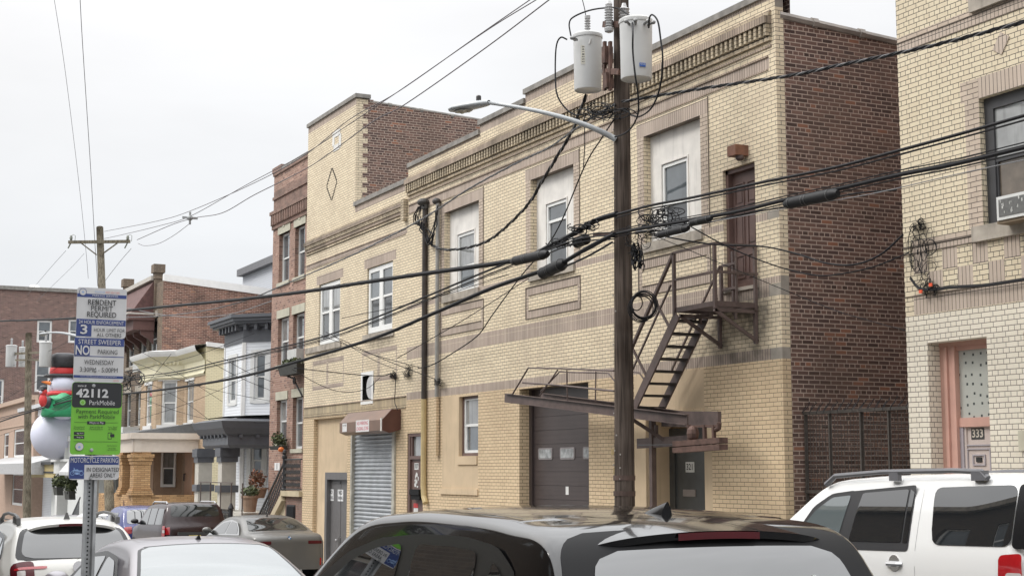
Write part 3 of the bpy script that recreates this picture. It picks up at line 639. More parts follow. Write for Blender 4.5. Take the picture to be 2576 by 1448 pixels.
# ================================================================== building 333 on the right
def right_building():
    X0 = -16.15
    t = thing('apartment_building', (-12, D, gz(-12)), 'tall cream and yellow brick building with a pink framed entrance at the right edge', 'building')
    w = MB()
    op1 = (-15.73, -14.62, gz(-15)-.3, 3.42, .30, 1); op2 = (-13.98, -12.9, gz(-13)-.3, 3.42, .3, 1)
    wn = (-14.60, -12.3, 4.86, 6.55, .15, 0); wt = (-14.50, -12.3, 7.92, 9.5, .15, 0)
    holes = [op1, op2, wn, wt, (-10.4, -9.3, 1.2, 3.3, .3, 1)]
    Z = [(X0, -3, -9, 3.81, 1), (X0, -3, 3.82, 4.07, 2), (X0, -3, 4.76, 4.84, 3)]
    Z += [(-14.93, -12.0, 6.55, 6.83, 2), (-14.93, -14.60, 6.55, 6.83, 3), (-14.86, -14.60, 4.86, 6.55, 3)]
    Z += [(X0, -3, 7.55, 7.68, 2), (X0, -3, 7.70, 7.77, 3), (-14.75, -14.5, 7.9, 9.6, 3)]
    Z += [(X0, X0+.18, 3.82, 4.84, 0), (X0+.18, -3, 4.07, 4.10, 3), (X0+.18, -3, 4.66, 4.76, 2)]
    # basket weave band
    s_ = .283; u = X0+.2; k = 0
    while u < -8:
        Z += [(u, u+s_, 4.10, 4.10+s_, 2 if k % 2 else 0), (u, u+s_, 4.10+s_, 4.10+2*s_, 0 if k % 2 else 2)]; u += s_; k += 1
    w.wall(FM, X0, -3, -2.2, 13.2, holes, Z, 0)
    w.face([(X0, D, -2.2), (X0, 30, -2.2), (X0, 30, 13.2), (X0, D, 13.2)], 4)
    w.face([(-3, D, -2.2), (-3, 30, -2.2), (-3, 30, 13.2), (-3, D, 13.2)], 4)
    w.face([(X0, 30, -2.2), (-3, 30, -2.2), (-3, 30, 13.2), (X0, 30, 13.2)], 4)
    w.face([(X0, D, 13.2), (-3, D, 13.2), (-3, 30, 13.2), (X0, 30, 13.2)], 5)
    wo = w.build('wall', [YB3, CW, SOL3, PNK, RB, TARM], t)
    s = MB(); s.fbox(FM, X0-.03, -2.9, 13.2, 13.35, -.3, .06); s.build('coping', COP, wo)
    s = MB(); 
    for z_ in (4.075, 4.665, 4.755, 7.54, 7.685): s.fbox(FM, X0, -3, z_, z_+.012, 0, .012)
    s.build('band_edge', mat('dark joint brick', (.16, .13, .105), .9), wo)
    s = MB(); q = Vector((-14.15, 0, 7.18)); pts = [FM.p(-14.15, 7.33, .015), FM.p(-14.0, 7.23, .015), FM.p(-14.15, 7.03, .015), FM.p(-14.3, 7.13, .015)]
    s.prism(pts, (0, .015, 0)); s.build('brick_diamond', SOL3, wo)
    # dark framed windows with stone sills
    for (a, b_, c, d_, nm) in ((-14.60, -12.3, 4.86, 6.55, 'lower'), (-14.5, -12.3, 7.92, 9.5, 'upper')):
        wo_ = window(t, FM, a, b_, c, d_, rec=.09, n=2, fm=mat('charcoal window frame', (.045, .045, .048), .5), gm=GLC, gm2=mat('glass over brown blind', (.13, .105, .08), .1, var=.3, coat=.5), b=.16, mid=.5)
        s = MB(); s.fbox(FM, a-.16, b_+.1, c-.20, c, -.15, .06); s.build('sill', CON, wo_)
    # pink entrance
    PK = mat('pink frame paint', (.53, .31, .25), .6, var=.12, scale=3); fr = FM.sh(-.26)
    s = MB(); a, b_ = -15.73, -14.62; c0 = gz(-15)
    s.fbox(fr, a, a+.30, c0, 3.36, -.04, .05); s.fbox(fr, a+.10, a+.16, c0, 3.36, .05, .08); s.fbox(fr, a+.25, a+.3, c0, 3.36, .05, .07)
    s.fbox(fr, a, b_, 3.36, 3.42, -.04, .06); s.fbox(fr, a+.3, b_, 2.28, 2.40, -.04, .03); s.fbox(fr, a, b_, 3.30, 3.36, -.04, .03)
    pf = s.build('entrance_frame', PK, t)
    s = MB(); s.fbox(fr, a+.3, b_+.3, 2.40, 3.30, -.03, -.01); s.build('transom_panel', DOT, pf)
    s = MB(); s.fbox(fr, a+.40, b_+.3, c0, 2.28, -.05, -.02, 0); s.fbox(fr, a+.30, a+.36, c0, 2.28, -.05, .02, 1); s.fbox(fr, a+.36, a+.40, c0, 2.28, -.05, 0, 0)
    L1 = rcx(2427, 2500, 1117, 1210, 14.28); L2 = rcx(2448, 2480, 1142, 1170, 14.28); L3 = rcx(2457, 2471, 1149, 1161, 14.28)
    for (ua, ub, za, zb) in (L1, L2, (L1[0]+.05, L1[1]-.05, L1[2]+.05, L1[3]-.05)):
        for q in ((ua, ub, zb-.018, zb), (ua, ua+.018, za, zb-.018), (ub-.018, ub, za, zb-.018), (ua+.018, ub-.018, za, za+.018)): s.fbox(fr, *q, -.02, -.004, 1)
    s.fbox(fr, *L3, -.02, -.006, 2)
    dr = s.build('door', [mat('pale pink door', (.52, .44, .40), .6, var=.05), mat('dusty grey jamb', (.36, .33, .35), .6), DARK], pf)
    q = P(2460, 1090, 14.28); s = MB(); s.fbox(fr, q.x-.12, q.x+.12, q.z-.075, q.z+.075, -.02, -.016, 0); put_text(s, '333', fr, q.x, q.z, .17, 1, .02, width=.2, d=-.014); s.build('door_number', [mat('black plate', (.05, .05, .05), .5), mat('bone digits', (.5, .45, .38), .6, var=0)], dr)
    s = MB(); s.fbox(FM, -14.08, -13.9, 1.95, 2.2, 0, .06); s.build('intercom', mat('beige box', (.45, .42, .33), .6), t)
    s = MB(); s.fbox(fr, -14., -12.9, c0, 3.42, -.05, 0); s.build('door', PK, t)
    return t
YB3 = brick('clean yellow brick', (.69, .60, .44), (.64, .545, .395), (.09, .08, .072), ms=.0105, stain=.12, sq=.5, sqf=2, stc=(.35, .3, .22))
SOL3 = brick('clean mauve soldier', (.52, .43, .355), (.475, .39, .32), (.085, .075, .068), bw=.36, ms=.010, vertical=True, z0=.07, stain=.12)
m_, n_, b_ = base_mat('speckled curtain'); g_ = n_.nodes.new('ShaderNodeNewGeometry'); mp_ = n_.nodes.new('ShaderNodeMapping'); mp_.inputs['Scale'].default_value = (7.5, 7.5, 7.5)
v_ = n_.nodes.new('ShaderNodeTexVoronoi'); v_.inputs['Scale'].default_value = 1; v_.distance = 'CHEBYCHEV'; v_.inputs['Randomness'].default_value = .5
r_ = n_.nodes.new('ShaderNodeValToRGB'); r_.color_ramp.elements[0].position = .11; r_.color_ramp.elements[0].color = (.06, .07, .07, 1); r_.color_ramp.elements[1].position = .14; r_.color_ramp.elements[1].color = (.44, .45, .41, 1)
s_1 = n_.nodes.new('ShaderNodeSeparateXYZ'); c_1 = n_.nodes.new('ShaderNodeCombineXYZ'); n_.links.new(g_.outputs['Position'], s_1.inputs[0]); n_.links.new(s_1.outputs['X'], c_1.inputs['X']); n_.links.new(s_1.outputs['Z'], c_1.inputs['Y']); v_.voronoi_dimensions = '2D'; n_.links.new(c_1.outputs[0], mp_.inputs[0]); n_.links.new(mp_.outputs[0], v_.inputs['Vector']); n_.links.new(v_.outputs['Distance'], r_.inputs[0]); n_.links.new(r_.outputs[0], b_.inputs['Base Color']); DOT = m_
b_.inputs['Roughness'].default_value = .3; b_.inputs['Coat Weight'].default_value = .3
right_building()
# ================================================================== ground
def ground():
    def sheet(name, x0, x1, y0, y1, dz, m, kind='structure'):
        mb = MB(); n = 8
        mb.grid([[(x0+(x1-x0)*i/n, y, gz(x0+(x1-x0)*i/n)+dz) for i in range(n+1)] for y in (y0, y1)])
        o = mb.build(name, m); o['kind'] = kind; return o
    asp = mat('asphalt', (.055, .055, .057), .9, var=.25, scale=3, bump=.3)
    sheet('ground', -900, 300, -400, 800, -.03, mat('far ground', (.11, .11, .105), .95, var=.2, scale=.2))
    sheet('road', -200, 120, 2.2, 12.1, 0, asp)
    cc = mat('concrete paving', (.36, .35, .33), .9, var=.15, scale=2, bump=.15)
    for nm, y0, y1 in (('pavement', 12.1, 14.6), ('pavement', -1.6, 2.2)):
        mb = MB(); x = -200
        while x < 60:
            mb.prism([(x, y0, gz(x)+.13), (x+1.495, y0, gz(x+1.495)+.13), (x+1.495, y1, gz(x+1.495)+.13), (x, y1, gz(x)+.13)], (0, 0, -.16)); x += 1.5
        o = mb.build(nm, cc); o['kind'] = 'structure'
    mb = MB()
    for y0, y1 in ((11.95, 12.095), (2.205, 2.35)): mb.prism([(-200, y0, gz(-200)+.12), (60, y0, gz(60)+.12), (60, y1, gz(60)+.12), (-200, y1, gz(-200)+.12)], (0, 0, -.2))
    o = mb.build('kerb', mat('kerb stone', (.30, .29, .27), .9, var=.2, scale=3)); o['kind'] = 'structure'
    mb = MB()
    for y0 in (7.05, 7.25): mb.prism([(-200, y0, gz(-200)+.004), (60, y0, gz(60)+.004), (60, y0+.1, gz(60)+.004), (-200, y0+.1, gz(-200)+.004)], (0, 0, .001))
    o = mb.build('road_marking', mat('road paint', (.5, .36, .06), .8, var=.3)); o['kind'] = 'structure'
ground()

# building across the street behind the viewer (seen only in the car windows)
def opposite():
    t = thing('brick_building', (-2, -1.6, gz(0)), 'plain brick apartment block across the street, mirrored in the car windows', 'building')
    w = MB(); Y = -1.6; fr = Fr((0, Y, 0), (-1, 0, 0), (0, 1, 0)); holes = []; wins = []
    for k in range(14):
        for z0 in (1.3, 4.9):
            u = -22+k*4.6; holes.append((u, u+1.3, z0, z0+1.8, .15, 0))
    w.wall(fr, -24, 40, -3, 7.9, holes, (), 0)
    w.box(-40, 24, -12, Y-.2, -3, 7.9, 0)
    w.fbox(fr, -24, 40, 7.8, 8.1, 0, .25, 1)
    w.build('wall', [brick('brown street brick', (.10, .075, .055), (.07, .052, .04), (.13, .11, .09)), CON], t)
    for h in holes:
        o = MB(); o.fbox(fr, h[0], h[1], h[2]-.1, h[2], 0, .05); window(t, fr, h[0], h[1], h[2], h[3], rec=.1)
opposite()

# ================================================================== gate in the gap
def gate():
    t = thing('metal_gate', (-17.6, 14.35, gz(-17.6)), 'rusty dark wire mesh and sheet metal gate in the gap beside the red side wall', 'gate')
    GR = mat('dark weathered iron', (.068, .058, .050), .7, var=.3, scale=6); fr = front(14.35)
    s = MB()
    for u in (XR+.06, -18.35, -17.62, -17.0, -16.42): s.fbox(fr, u-.015, u+.015, gz(-18), 2.60, -.05, 0)
    for z in (2.56, 1.36, .72): s.fbox(fr, XR+.03, -16.16, z, z+.05, -.04, .01)
    s.build('frame', GR, t)
    s = MB()
    for k in range(38): 
        u = XR+.08+k*.075; s.tube([fr.p(u, .75, -.03), fr.p(u, 2.58, -.03)], .006, 4, cap=False)
    for k in range(24): s.tube([fr.p(XR+.05, .8+k*.075, -.035), fr.p(-16.17, .8+k*.075, -.035)], .004, 4, cap=False)
    s.build('wire_mesh', GR, t)
    s = MB()
    u = XR+.05; k = 0
    rows = [[], []]
    while u < -16.2: rows[0].append(fr.p(u, gz(-17)-.2, -.06-.02*(k % 2))); rows[1].append(fr.p(u, 1.2, -.06-.02*(k % 2))); u += .06; k += 1
    s.grid(rows); s.build('sheet_panel', mat('weathered sheet metal', (.055, .05, .045), .7, var=.4, scale=3), t)
    s = MB(); random.seed(3)
    for k in range(16):
        u = XR+.1+k*.17; z = 2.6; c = fr.p(u, z, 0)
        s.tube([c+Vector((.07*cos(a*.7)*random.uniform(.8, 1.2), .05*sin(a*.7), .07+.09*sin(a*.7+1)*random.uniform(.6, 1.3))) for a in range(9)], .006, 4)
    s.build('barbed_wire', IRON, t)
gate()

# light box over the upper door
def lightbox():
    wb = P(1883, 378, 14); cx = wb.x; yf = PX(1850, 378, cx).y; xl_ = P(1829, 378, yf).x; z1 = PX(1850, 362, cx).z; z0 = PX(1850, 388, cx).z
    t = thing('wall_light', (-20.1, D, 6.72), 'square rusty brown wall lamp box above the upper door', 'lamp')
    s = MB(); s.box(xl_, cx, yf, D, z0, z1)
    s.build('lamp_housing', mat('rusty housing', (.17, .075, .045), .6, var=.5, scale=6), t)
    s = MB(); s.lathe(((xl_+cx)/2+.05, (yf+D)/2, z0-.08), [(.04, 0), (.07, .03), (.07, .09)], 12); s.build('socket', BRN, t)
lightbox()

# ================================================================== fire escape
def fire_escape():
    t = thing('fire_escape', (-20.2, 13.3, 4.3), 'brown iron fire escape with platform, steep stair and raised swing stair', 'fire escape')
    M1 = mat('brown iron paint', (.105, .074, .066), .55, var=.25, scale=7, bump=.1)
    M3 = mat('dark worn iron', (.035, .03, .028), .6, var=.3, scale=7)
    M2 = mat('rusty iron', (.11, .062, .048), .75, var=.4, scale=9, bump=.2)
    x0, x1, y0, y1, zf = -20.78, -19.59, 13.17, 13.98, 4.33
    s = MB()
    s.box(x0, x1, y0, y0+.05, zf-.06, zf+.02); s.box(x0, x1, y1-.05, y1, zf-.06, zf+.02)
    s.box(x0-.0, x0+.05, y0, y1, zf-.06, zf+.02); s.box(x1-.05, x1, y0, y1, zf-.06, zf+.02)
    for k in range(9): y = y0+.08+k*.085; s.box(x0+.05, x1-.05, y, y+.045, zf-.02, zf+.004)
    s.box(x0-.25, x1-.6, y0+.3, y0+.36, zf-.16, zf-.10)
    s.build('platform', M1, t)
    s = MB(); r = .022; zt = 5.26
    for (x, y) in ((x0, y0), (x1, y0), (x1, y1-.04), (-20.2, y1-.04)): s.box(x-.025, x+.025, y-.025, y+.025, zf-.1, zt)
    for z in (zt, zf+.48): s.bar((x0, y0, z), (x1, y0, z), .04, .04); s.bar((x1, y0, z), (x1, y1, z), .04, .04)
    s.bar((x1, (y0+y1)/2, zf), (x1, (y0+y1)/2, zt), .03, .03)
    for z in (5.05, 4.65): s.bar((-20.5, y1-.06, z), (-20.1, y1-.06, z), .04, .04)
    s.box(-20.52, -20.47, y1-.1, y1-.05, zf, 5.05)
    s.build('railing', M1, t)
    for x in (x0+.15, x1-.03):
        s = MB(); s.bar((x, y0, zf-.12), (x, y1, 3.74), .05, .05); s.bar((x, y1-.03, 3.70), (x, y1-.03, zf), .06, .05); s.bar((x, y0+.4, zf-.1), (x, y0+.4, 4.08), .04, .04); s.bar((x, y0, zf-.12), (x, y1, zf-.12), .05, .05)
        s.build('bracket', M1, t)
    # stair
    yo, yi = 13.17, 13.72; top = Vector((-20.70, 0, 4.22)); bot = Vector((-22.20, 0, 2.66))
    for y in (yo, yi):
        a = Vector((top.x, y, top.z)); b = Vector((bot.x, y, bot.z)); s = MB(); s.bar(a, b, .03, .17); s.build('stair_stringer', M1, t)
    for k in range(8):
        f = (k+.4)/8; c = top.lerp(bot, f); s = MB(); s.box(c.x-.11, c.x+.11, yo+.015, yi-.015, c.z-.022, c.z+.012); s.build('tread', M3, t)
    s = MB()
    for y, a in ((yo, Vector((x0, yo, zt))), (y1-.1, Vector((-20.49, y1-.1, 5.05)))):
        b = a+Vector((-1.52, 0, -1.62)); s.bar(a, b, .05 if y == yo else .03, .05 if y == yo else .03)
        a2 = a+Vector((-.1, 0, -.52)); b2 = b+Vector((-.03, 0, -.42)); s.bar(a2, b2, .028, .028)
        for f in ((.42, .9) if y == yo else ()):
            c = a.lerp(b, f); s.bar(c, c+Vector((.52, 0, -.58)), .035, .035)
    s.build('stair_railing', M1, t)
    # swing stair held up level, pivoting on the wall beams
    for y, lab in ((12.98, 'near'), (13.55, 'far')):
        a = Vector((-26.75 if lab == 'near' else -26.3, y, 3.13)); b = Vector((-20.13 if lab == 'near' else -20.2, y, 2.50)); s = MB()
        s.bar(a, b, .02, .17); 
        for dz in (.08, -.08): s.bar(a+Vector((.1, -.03, dz)), b+Vector((0, -.03, dz)), .06, .012)
        s.build('swing_stringer', M1, t)
    for k in range(17):
        f = (k+1)/19; c = Vector((-26.6, 0, 3.12)).lerp(Vector((-20.6, 0, 2.55)), f); s = MB(); s.box(c.x-.02, c.x+.16, 13.0, 13.53, c.z-.01, c.z+.012); s.build('tread', M1, t)
    s = MB()
    A = lambda x, y: P(x, y, 12.96)
    s.tube([A(1288, 993), A(1329, 925), A(1400, 926), A(1500, 930), A(1544, 932)], .017, 6)
    s.tube([A(1315, 962), A(1400, 968), A(1545, 983)], .02, 6); s.tube([A(1358, 995), A(1403, 930)], .014, 6); s.tube([A(1426, 930), A(1427, 1006)], .014, 6); s.tube([A(1499, 934), A(1498, 1010)], .014, 6)
    B = lambda x, y: P(x, y, 13.55)
    s.tube([B(1360, 985), B(1407, 935), B(1530, 938), B(1552, 965)], .015, 6); s.tube([B(1590, 935), B(1608, 937), B(1625, 960)], .015, 6)
    s.build('swing_railing', M1, t)
    s = MB(); s.bar((-21.9, 13.62, 2.58), P(1810, 1055, 13.35), .06, .26); s.bar(P(1605, 1115, 13.5), P(1745, 1106, 13.5), .05, .17); s.build('support_beam', M1, t)
    s = MB(); s.bar(P(1592, 1055, 13.1), P(1690, 1118, 13.6), .06, .06); s.bar(P(1651, 1068, 13.4), P(1651, 1092, 13.4), .05, .05); s.bar((-22.05, 13.5, .6), (-22.05, 13.5, 2.6), .09, .09); s.build('strut', M1, t)
    # counterweights
    Yw = 12.95
    for z0 in (2.13, 2.03):
        s = MB(); s.bar(P(1702, 1184-(z0-1.7)*158+0, Yw), P(1820, 1184-(z0-1.7)*166-6, Yw), .16, .085); s.build('counterweight', M2, t)
    s = MB()
    for x in (1733, 1772, 1795): s.bar(P(x, 1068, Yw), P(x+2, 1120, Yw), .05, .05)
    s.bar(P(1730, 1072, Yw), P(1808, 1070, Yw), .03, .03); s.tube([P(1809, 1062, Yw), P(1808, 1076, Yw), P(1802, 1080, Yw)], .04, 8); s.ball(P(1743, 1090, Yw), .1, .1, .13, 8, 6)
    s.build('hanger', M2, t)
    s = MB(); s.tube([P(1606, 1119, 13.0), P(1700, 1118, Yw)], .008, 5); s.build('steel_rope', IRON, t)
fire_escape()

# ================================================================== conduits and weatherheads on the facade
def conduits():
    y = D-.07
    t = thing('service_mast', (-33.15, y, 1.0), 'thick dark conduit with a weatherhead, painted yellow at the bottom', 'conduit')
    s = MB(); s.tube([(-33.16, y, 8.1), (-33.15, y, 3.4)], .065, 10); s.build('pipe', mat('dark rusty pipe', (.045, .035, .03), .6, var=.3, scale=5), t)
    s = MB(); s.tube([(-33.15, y, 3.4), (-33.14, y, 1.35), (-33.1, y, 1.1), (-33.0, y, .95)], .07, 10); s.build('painted_pipe', mat('yellow pipe paint', (.50, .39, .20), .6, var=.12), t)
    s = MB(); s.ball((-33.2, y-.03, 8.17), .17, .15, .1, 14, 8); s.lathe((-33.16, y, 8.0), [(.09, 0), (.09, .12)], 10); s.build('weatherhead', mat('weatherhead', (.06, .055, .05), .6), t)
    s = MB(); random.seed(5)
    for k in range(5):
        j = lambda a: random.uniform(-a, a)
        q = [(1066, 517), (1052+k*2, 520+j(3)), (1040+k*4, 540+j(5)), (1041+k*5, 560+j(5)), (1056+j(3), 566+k*3), (1071, 572+k*6)]
        s.tube([P(a, b, 13.86) for a, b in q], .013, 5)
        q = [(1102, 516), (1099+j(3), 535+j(5)), (1096+j(4), 560+j(6)), (1088+j(5), 590+j(6)), (1078+j(3), 606+j(4)), (1073, 585+k*8)]
        s.tube([P(a, b, 13.86) for a, b in q], .012, 5)
        q = [(1074, 575), (1088+k, 590), (1087, 605+k*2), (1076, 617), (1068, 600-k*2)]
        s.tube([P(a, b, 13.84) for a, b in q], .012, 5)
        c = P((1045, 1060, 1073, 1052, 1066)[k], (547, 566, 552, 560, 569)[k], 13.86); s.tube([c-Vector((0, 0, .07)), c+Vector((0, 0, .07))], .026, 6)
    s.build('service_wires', BLK, t)
    t = thing('service_mast', (-32.37, y, 2.2), 'thinner grey conduit with a small weatherhead beside the left blocked window', 'conduit')
    s = MB(); s.tube([(-32.38, y, 8.02), (-32.37, y, 3.42)], .05, 10); s.build('pipe', mat('galvanised pipe', (.30, .29, .27), .5, var=.15), t)
    s = MB(); s.box(-32.47, -32.33, y-.03, y+.05, 2.05, 3.42); s.build('cover', YB2, t)
    s = MB(); s.ball((-32.42, y-.02, 8.07), .12, .1, .08, 12, 8); s.build('weatherhead', mat('weatherhead', (.06, .055, .05), .6), t)
conduits()

# ================================================================== utility poles
def wood(name, c):
    m, n, b = base_mat(name); g = n.nodes.new('ShaderNodeTexCoord'); q = n.nodes.new('ShaderNodeMapping'); q.inputs['Scale'].default_value = (26, 26, 1.1); n.links.new(g.outputs['Object'], q.inputs[0])
    a = n.nodes.new('ShaderNodeTexNoise'); a.inputs['Scale'].default_value = 1; a.inputs['Detail'].default_value = 8; a.inputs['Distortion'].default_value = .6; n.links.new(q.outputs[0], a.inputs['Vector'])
    r = n.nodes.new('ShaderNodeValToRGB'); e = r.color_ramp.elements; e[0].position = .36; e[0].color = (*[k*.55 for k in c], 1); e[1].position = .62; e[1].color = (*[k*1.25 for k in c], 1)
    n.links.new(a.outputs[0], r.inputs[0]); a2 = n.nodes.new('ShaderNodeTexNoise'); a2.inputs['Scale'].default_value = 1.6; n.links.new(g.outputs['Object'], a2.inputs['Vector'])
    x = n.nodes.new('ShaderNodeMix'); x.data_type = 'RGBA'; x.blend_type = 'MULTIPLY'; x.inputs[0].default_value = .8; r2 = n.nodes.new('ShaderNodeValToRGB'); r2.color_ramp.elements[0].position = .3; r2.color_ramp.elements[0].color = (.45, .42, .40, 1); r2.color_ramp.elements[1].position = .65
    n.links.new(a2.outputs[0], r2.inputs[0]); n.links.new(r.outputs[0], x.inputs[6]); n.links.new(r2.outputs[0], x.inputs[7]); n.links.new(x.outputs[2], b.inputs['Base Color'])
    bp = n.nodes.new('ShaderNodeBump'); bp.inputs['Strength'].default_value = .9; bp.inputs['Distance'].default_value = .02; n.links.new(a.outputs[0], bp.inputs['Height']); n.links.new(bp.outputs[0], b.inputs['Normal'])
    b.inputs['Roughness'].default_value = .95; b.inputs['Specular IOR Level'].default_value = .15; return m
def pole(base, top, r0, r1, label, m, name='utility_pole', extra=None):
    t = thing(name, base, label, 'utility pole'); s = MB()
    n = 14; b = Vector(base); tp = Vector(top)
    s.tube([b.lerp(tp, k/n) for k in range(n+1)], [r0+(r1-r0)*k/n for k in range(n+1)], 18); s.build('shaft', m, t, smooth='all')
    return t
def transformer(c, r, h, label, tags=None):
    c = Vector(c); t = thing('pole_transformer', c, label, 'transformer', 'transformers on the utility poles')
    G = mat('transformer grey paint', (.50, .50, .49), .38, var=.06, scale=3)
    s = MB(); s.lathe(c, [(r*.80, .02), (r*.93, .0), (r*.95, .02), (r*.97, h*.5), (r, h-.05), (r, h)], 32); s.build('tank', G, t, smooth=True)
    s = MB(); s.lathe(c, [(r*1.04, h-.03), (r*1.06, h), (r*1.04, h+.03), (r*.9, h+.055), (0.01, h+.075)], 32); s.build('lid', G, t, smooth=True)
    return t, c, r, h
def bushing(par, c, h=.32, r=.045, tilt=(0, 0, 1)):
    s = MB(); c = Vector(c); prof = [(r*.9, 0)]
    for k in range(5): z = .04+k*h*.13; prof += [(r*.8, z), (r*1.25, z+.012), (r*.8, z+.03)]
    prof += [(r*.9, h*.75), (r*1.1, h*.8), (r*1.1, h*.95), (r*.4, h)]
    s.lathe(c, prof, 14); s.build('bushing', mat('grey porcelain', (.42, .42, .42), .3), par)
VR = RT.copy(); VF = Vector((FW.x, FW.y, 0)).normalized()
WD = wood('dark creosote wood', (.10, .080, .068)); WG = wood('grey green wood', (.21, .185, .14))
b1_ = P(1571, 1250, 12.35); PB = Vector((b1_.x, 12.35, gz(b1_.x)))
q_ = P(1563, 0, 12.35); PT = Vector((q_.x, 12.35, 11.2))
p1t = pole((PB.x, 12.35, PB.z), (q_.x-.0, 12.35, 11.3), .175, .118, 'thick brown wooden utility pole in front of the garage carrying two transformers', WD)
def pole1_extras():
    for z_ in (1.55, 1.30):
        s = MB(); s.lathe((PB.x, 12.35, z_), [(.178, 0), (.178, .08)], 18, cap=False); s.build('metal_band', mat('rusty band', (.085, .055, .045), .8, var=.3), p1t)
    s = MB(); random.seed(9)
    for k in range(26):
        a = random.uniform(3.3, 5.6); z_ = random.uniform(1.2, 8); rr = .178-(z_/11)*.05; c = Vector((PB.x+cos(a)*rr, 12.35+sin(a)*rr, z_)); s.obox(c, Vector((1, 0, 0)), Vector((0, 1, 0)), Vector((0, 0, 1)), .008, .008, .012)
    s.build('staple', mat('bright staple', (.35, .33, .3), .5), p1t)
    s = MB()
    for px, py in ((1541, 1136), (1546, 1184)): c = P(px, py, 12.2); s.obox(c, RT, VF, Vector((0, 0, 1)), .022, .008, .05)
    s.build('torn_notice', mat('yellow paper', (.5, .38, .2), .8), p1t)
    s = MB(); A = P(1530, 205, 12.0)
    for zz in (8.05, 8.8): s.bar(P(1520, 1184-(zz-1.7)*158, 12.1), P(1560, 1184-(zz-1.7)*158, 12.1), .07, .10)
    for px in (1521, 1535): s.bar(P(px, 228, 12.08), P(px, 105, 12.08), .05, .06)
    s.bar(P(1528, 118, 12.08), P(1528, 160, 12.08), .16, .1); s.bar(P(1530, 185, 12.08), P(1532, 222, 12.08), .14, .1)
    s.build('mounting_bracket', mat('rusty bracket', (.10, .055, .042), .75, var=.5, scale=9), p1t)
    s = MB(); c = P(1532, 80, 12.0)
    prof = [(.03, -.02), (.07, .0), (.08, .05)]
    for k in range(8): prof += [(.05, .08+k*.045), (.075, .095+k*.045), (.05, .11+k*.045)]
    prof += [(.06, .46), (.03, .52)]
    s.lathe(c, prof, 14); c2 = P(1570, 58, 12.2)
    s.lathe(c2, [(.03, 0)]+[(.05+.045*(k % 2), .03*k+.02) for k in range(9)]+[(.03, .33)], 14)
    s.build('insulator', mat('grey porcelain', (.42, .42, .42), .3), p1t)
pole1_extras()
def tbase(px, py, Y): q = P(px, py, Y); return q
tl = tbase(1479, 228, 12.1); tr_ = tbase(1601, 200, 12.0)
def tr1():
    t, c, r, h = transformer(tl, .245, .93, 'left grey can transformer on the near pole, with a vertical number strip')
    bushing(t, c+Vector((0, 0, h+.05)), .34)
    s = MB(); d = -VF; px = -VR
    fr = Fr((c+d*(r*.985)+px*.07), VR, d); fr.N = (d+px*.25).normalized(); fr.U = Vector((0, 0, -1))
    # number strip: characters run down the tank
    fr2 = Fr(c+(d*.93-VR*.36)*r*1.0, VR, d-VR*.36)
    for k in range(1): s.fbox(fr2, -.035, .035, .40, .72, -.004, .004, 0)
    for k, ch in enumerate('5418252'): 
        vs, fs = text_faces(ch, .055, .02); i = len(s.v)
        for v in vs: s.v.append(fr2.p(v.y, .695-k*.043-v.x, .006))
        for f in fs: s.f.append(tuple(i+q for q in f)); s.m.append(1)
    s.build('number_strip', [mat('ivory strip', (.6, .58, .5), .6), IRON], t)
    s = MB()
    for a in (.15, .4): 
        q = c+(-VF*cos(a)-VR*sin(a+.75))*r; s.tube([q+Vector((0, 0, h-.12)), q+(-VF*.12-VR*.05)+Vector((0, 0, h-.12))], .022, 8); s.ball(q+(-VF*.14-VR*.06)+Vector((0, 0, h-.12)), .035, .035, .035, 8, 6)
    s.build('terminal', mat('dull metal', (.25, .25, .25), .5, metal=.6), t)
    s = MB(); s.bar(c+VR*(r-.02)+Vector((0, 0, .33)), c+VR*(r+.1)+Vector((0, 0, .33)), .06, .06); s.bar(c+VR*(r-.02)+Vector((0, 0, .72)), c+VR*(r+.1)+Vector((0, 0, .72)), .06, .06); s.bar(c+VR*.02-VF*(r+.0)+Vector((0, 0, .74)), c+VR*.04-VF*(r+.015)+Vector((0, 0, .82)), .03, .02)
    s.build('hanger_lug', mat('transformer grey paint', (.5, .5, .49)), t)
def tr2():
    t, c, r, h = transformer(tr_, .26, .93, 'right grey can transformer on the near pole, with a small blue label')
    d = (-VF*.93+VR*.30).normalized(); fr = Fr(c+d*r*.985, VR, d); fr.U = d.cross(Vector((0, 0, 1)))*-1
    s = MB(); s.fbox(fr, -.05, .05, .14, .20, -.006, .006, 0); put_text(s, 'NOVIS', fr, 0, .178, .03, 1, .01, d=.008, width=.08)
    s.build('label', [mat('blue label', (.03, .10, .35), .5), mat('white letters', (.7, .7, .7), .5, var=0)], t)
    s = MB()
    for a in (-.5, -.1, .45, .75):
        q = c+(-VF*cos(a)+VR*sin(a))*r*.98; w_ = (-VF*cos(a)+VR*sin(a))
        s.tube([q+Vector((0, 0, h-.10)), q+w_*.10+Vector((0, 0, h-.08))], .022, 8); s.ball(q+w_*.12+Vector((0, 0, h-.08)), .036, .036, .036, 8, 6)
    s.build('terminal', mat('dull metal', (.25, .25, .25), .5, metal=.6), t)
tr1(); tr2()

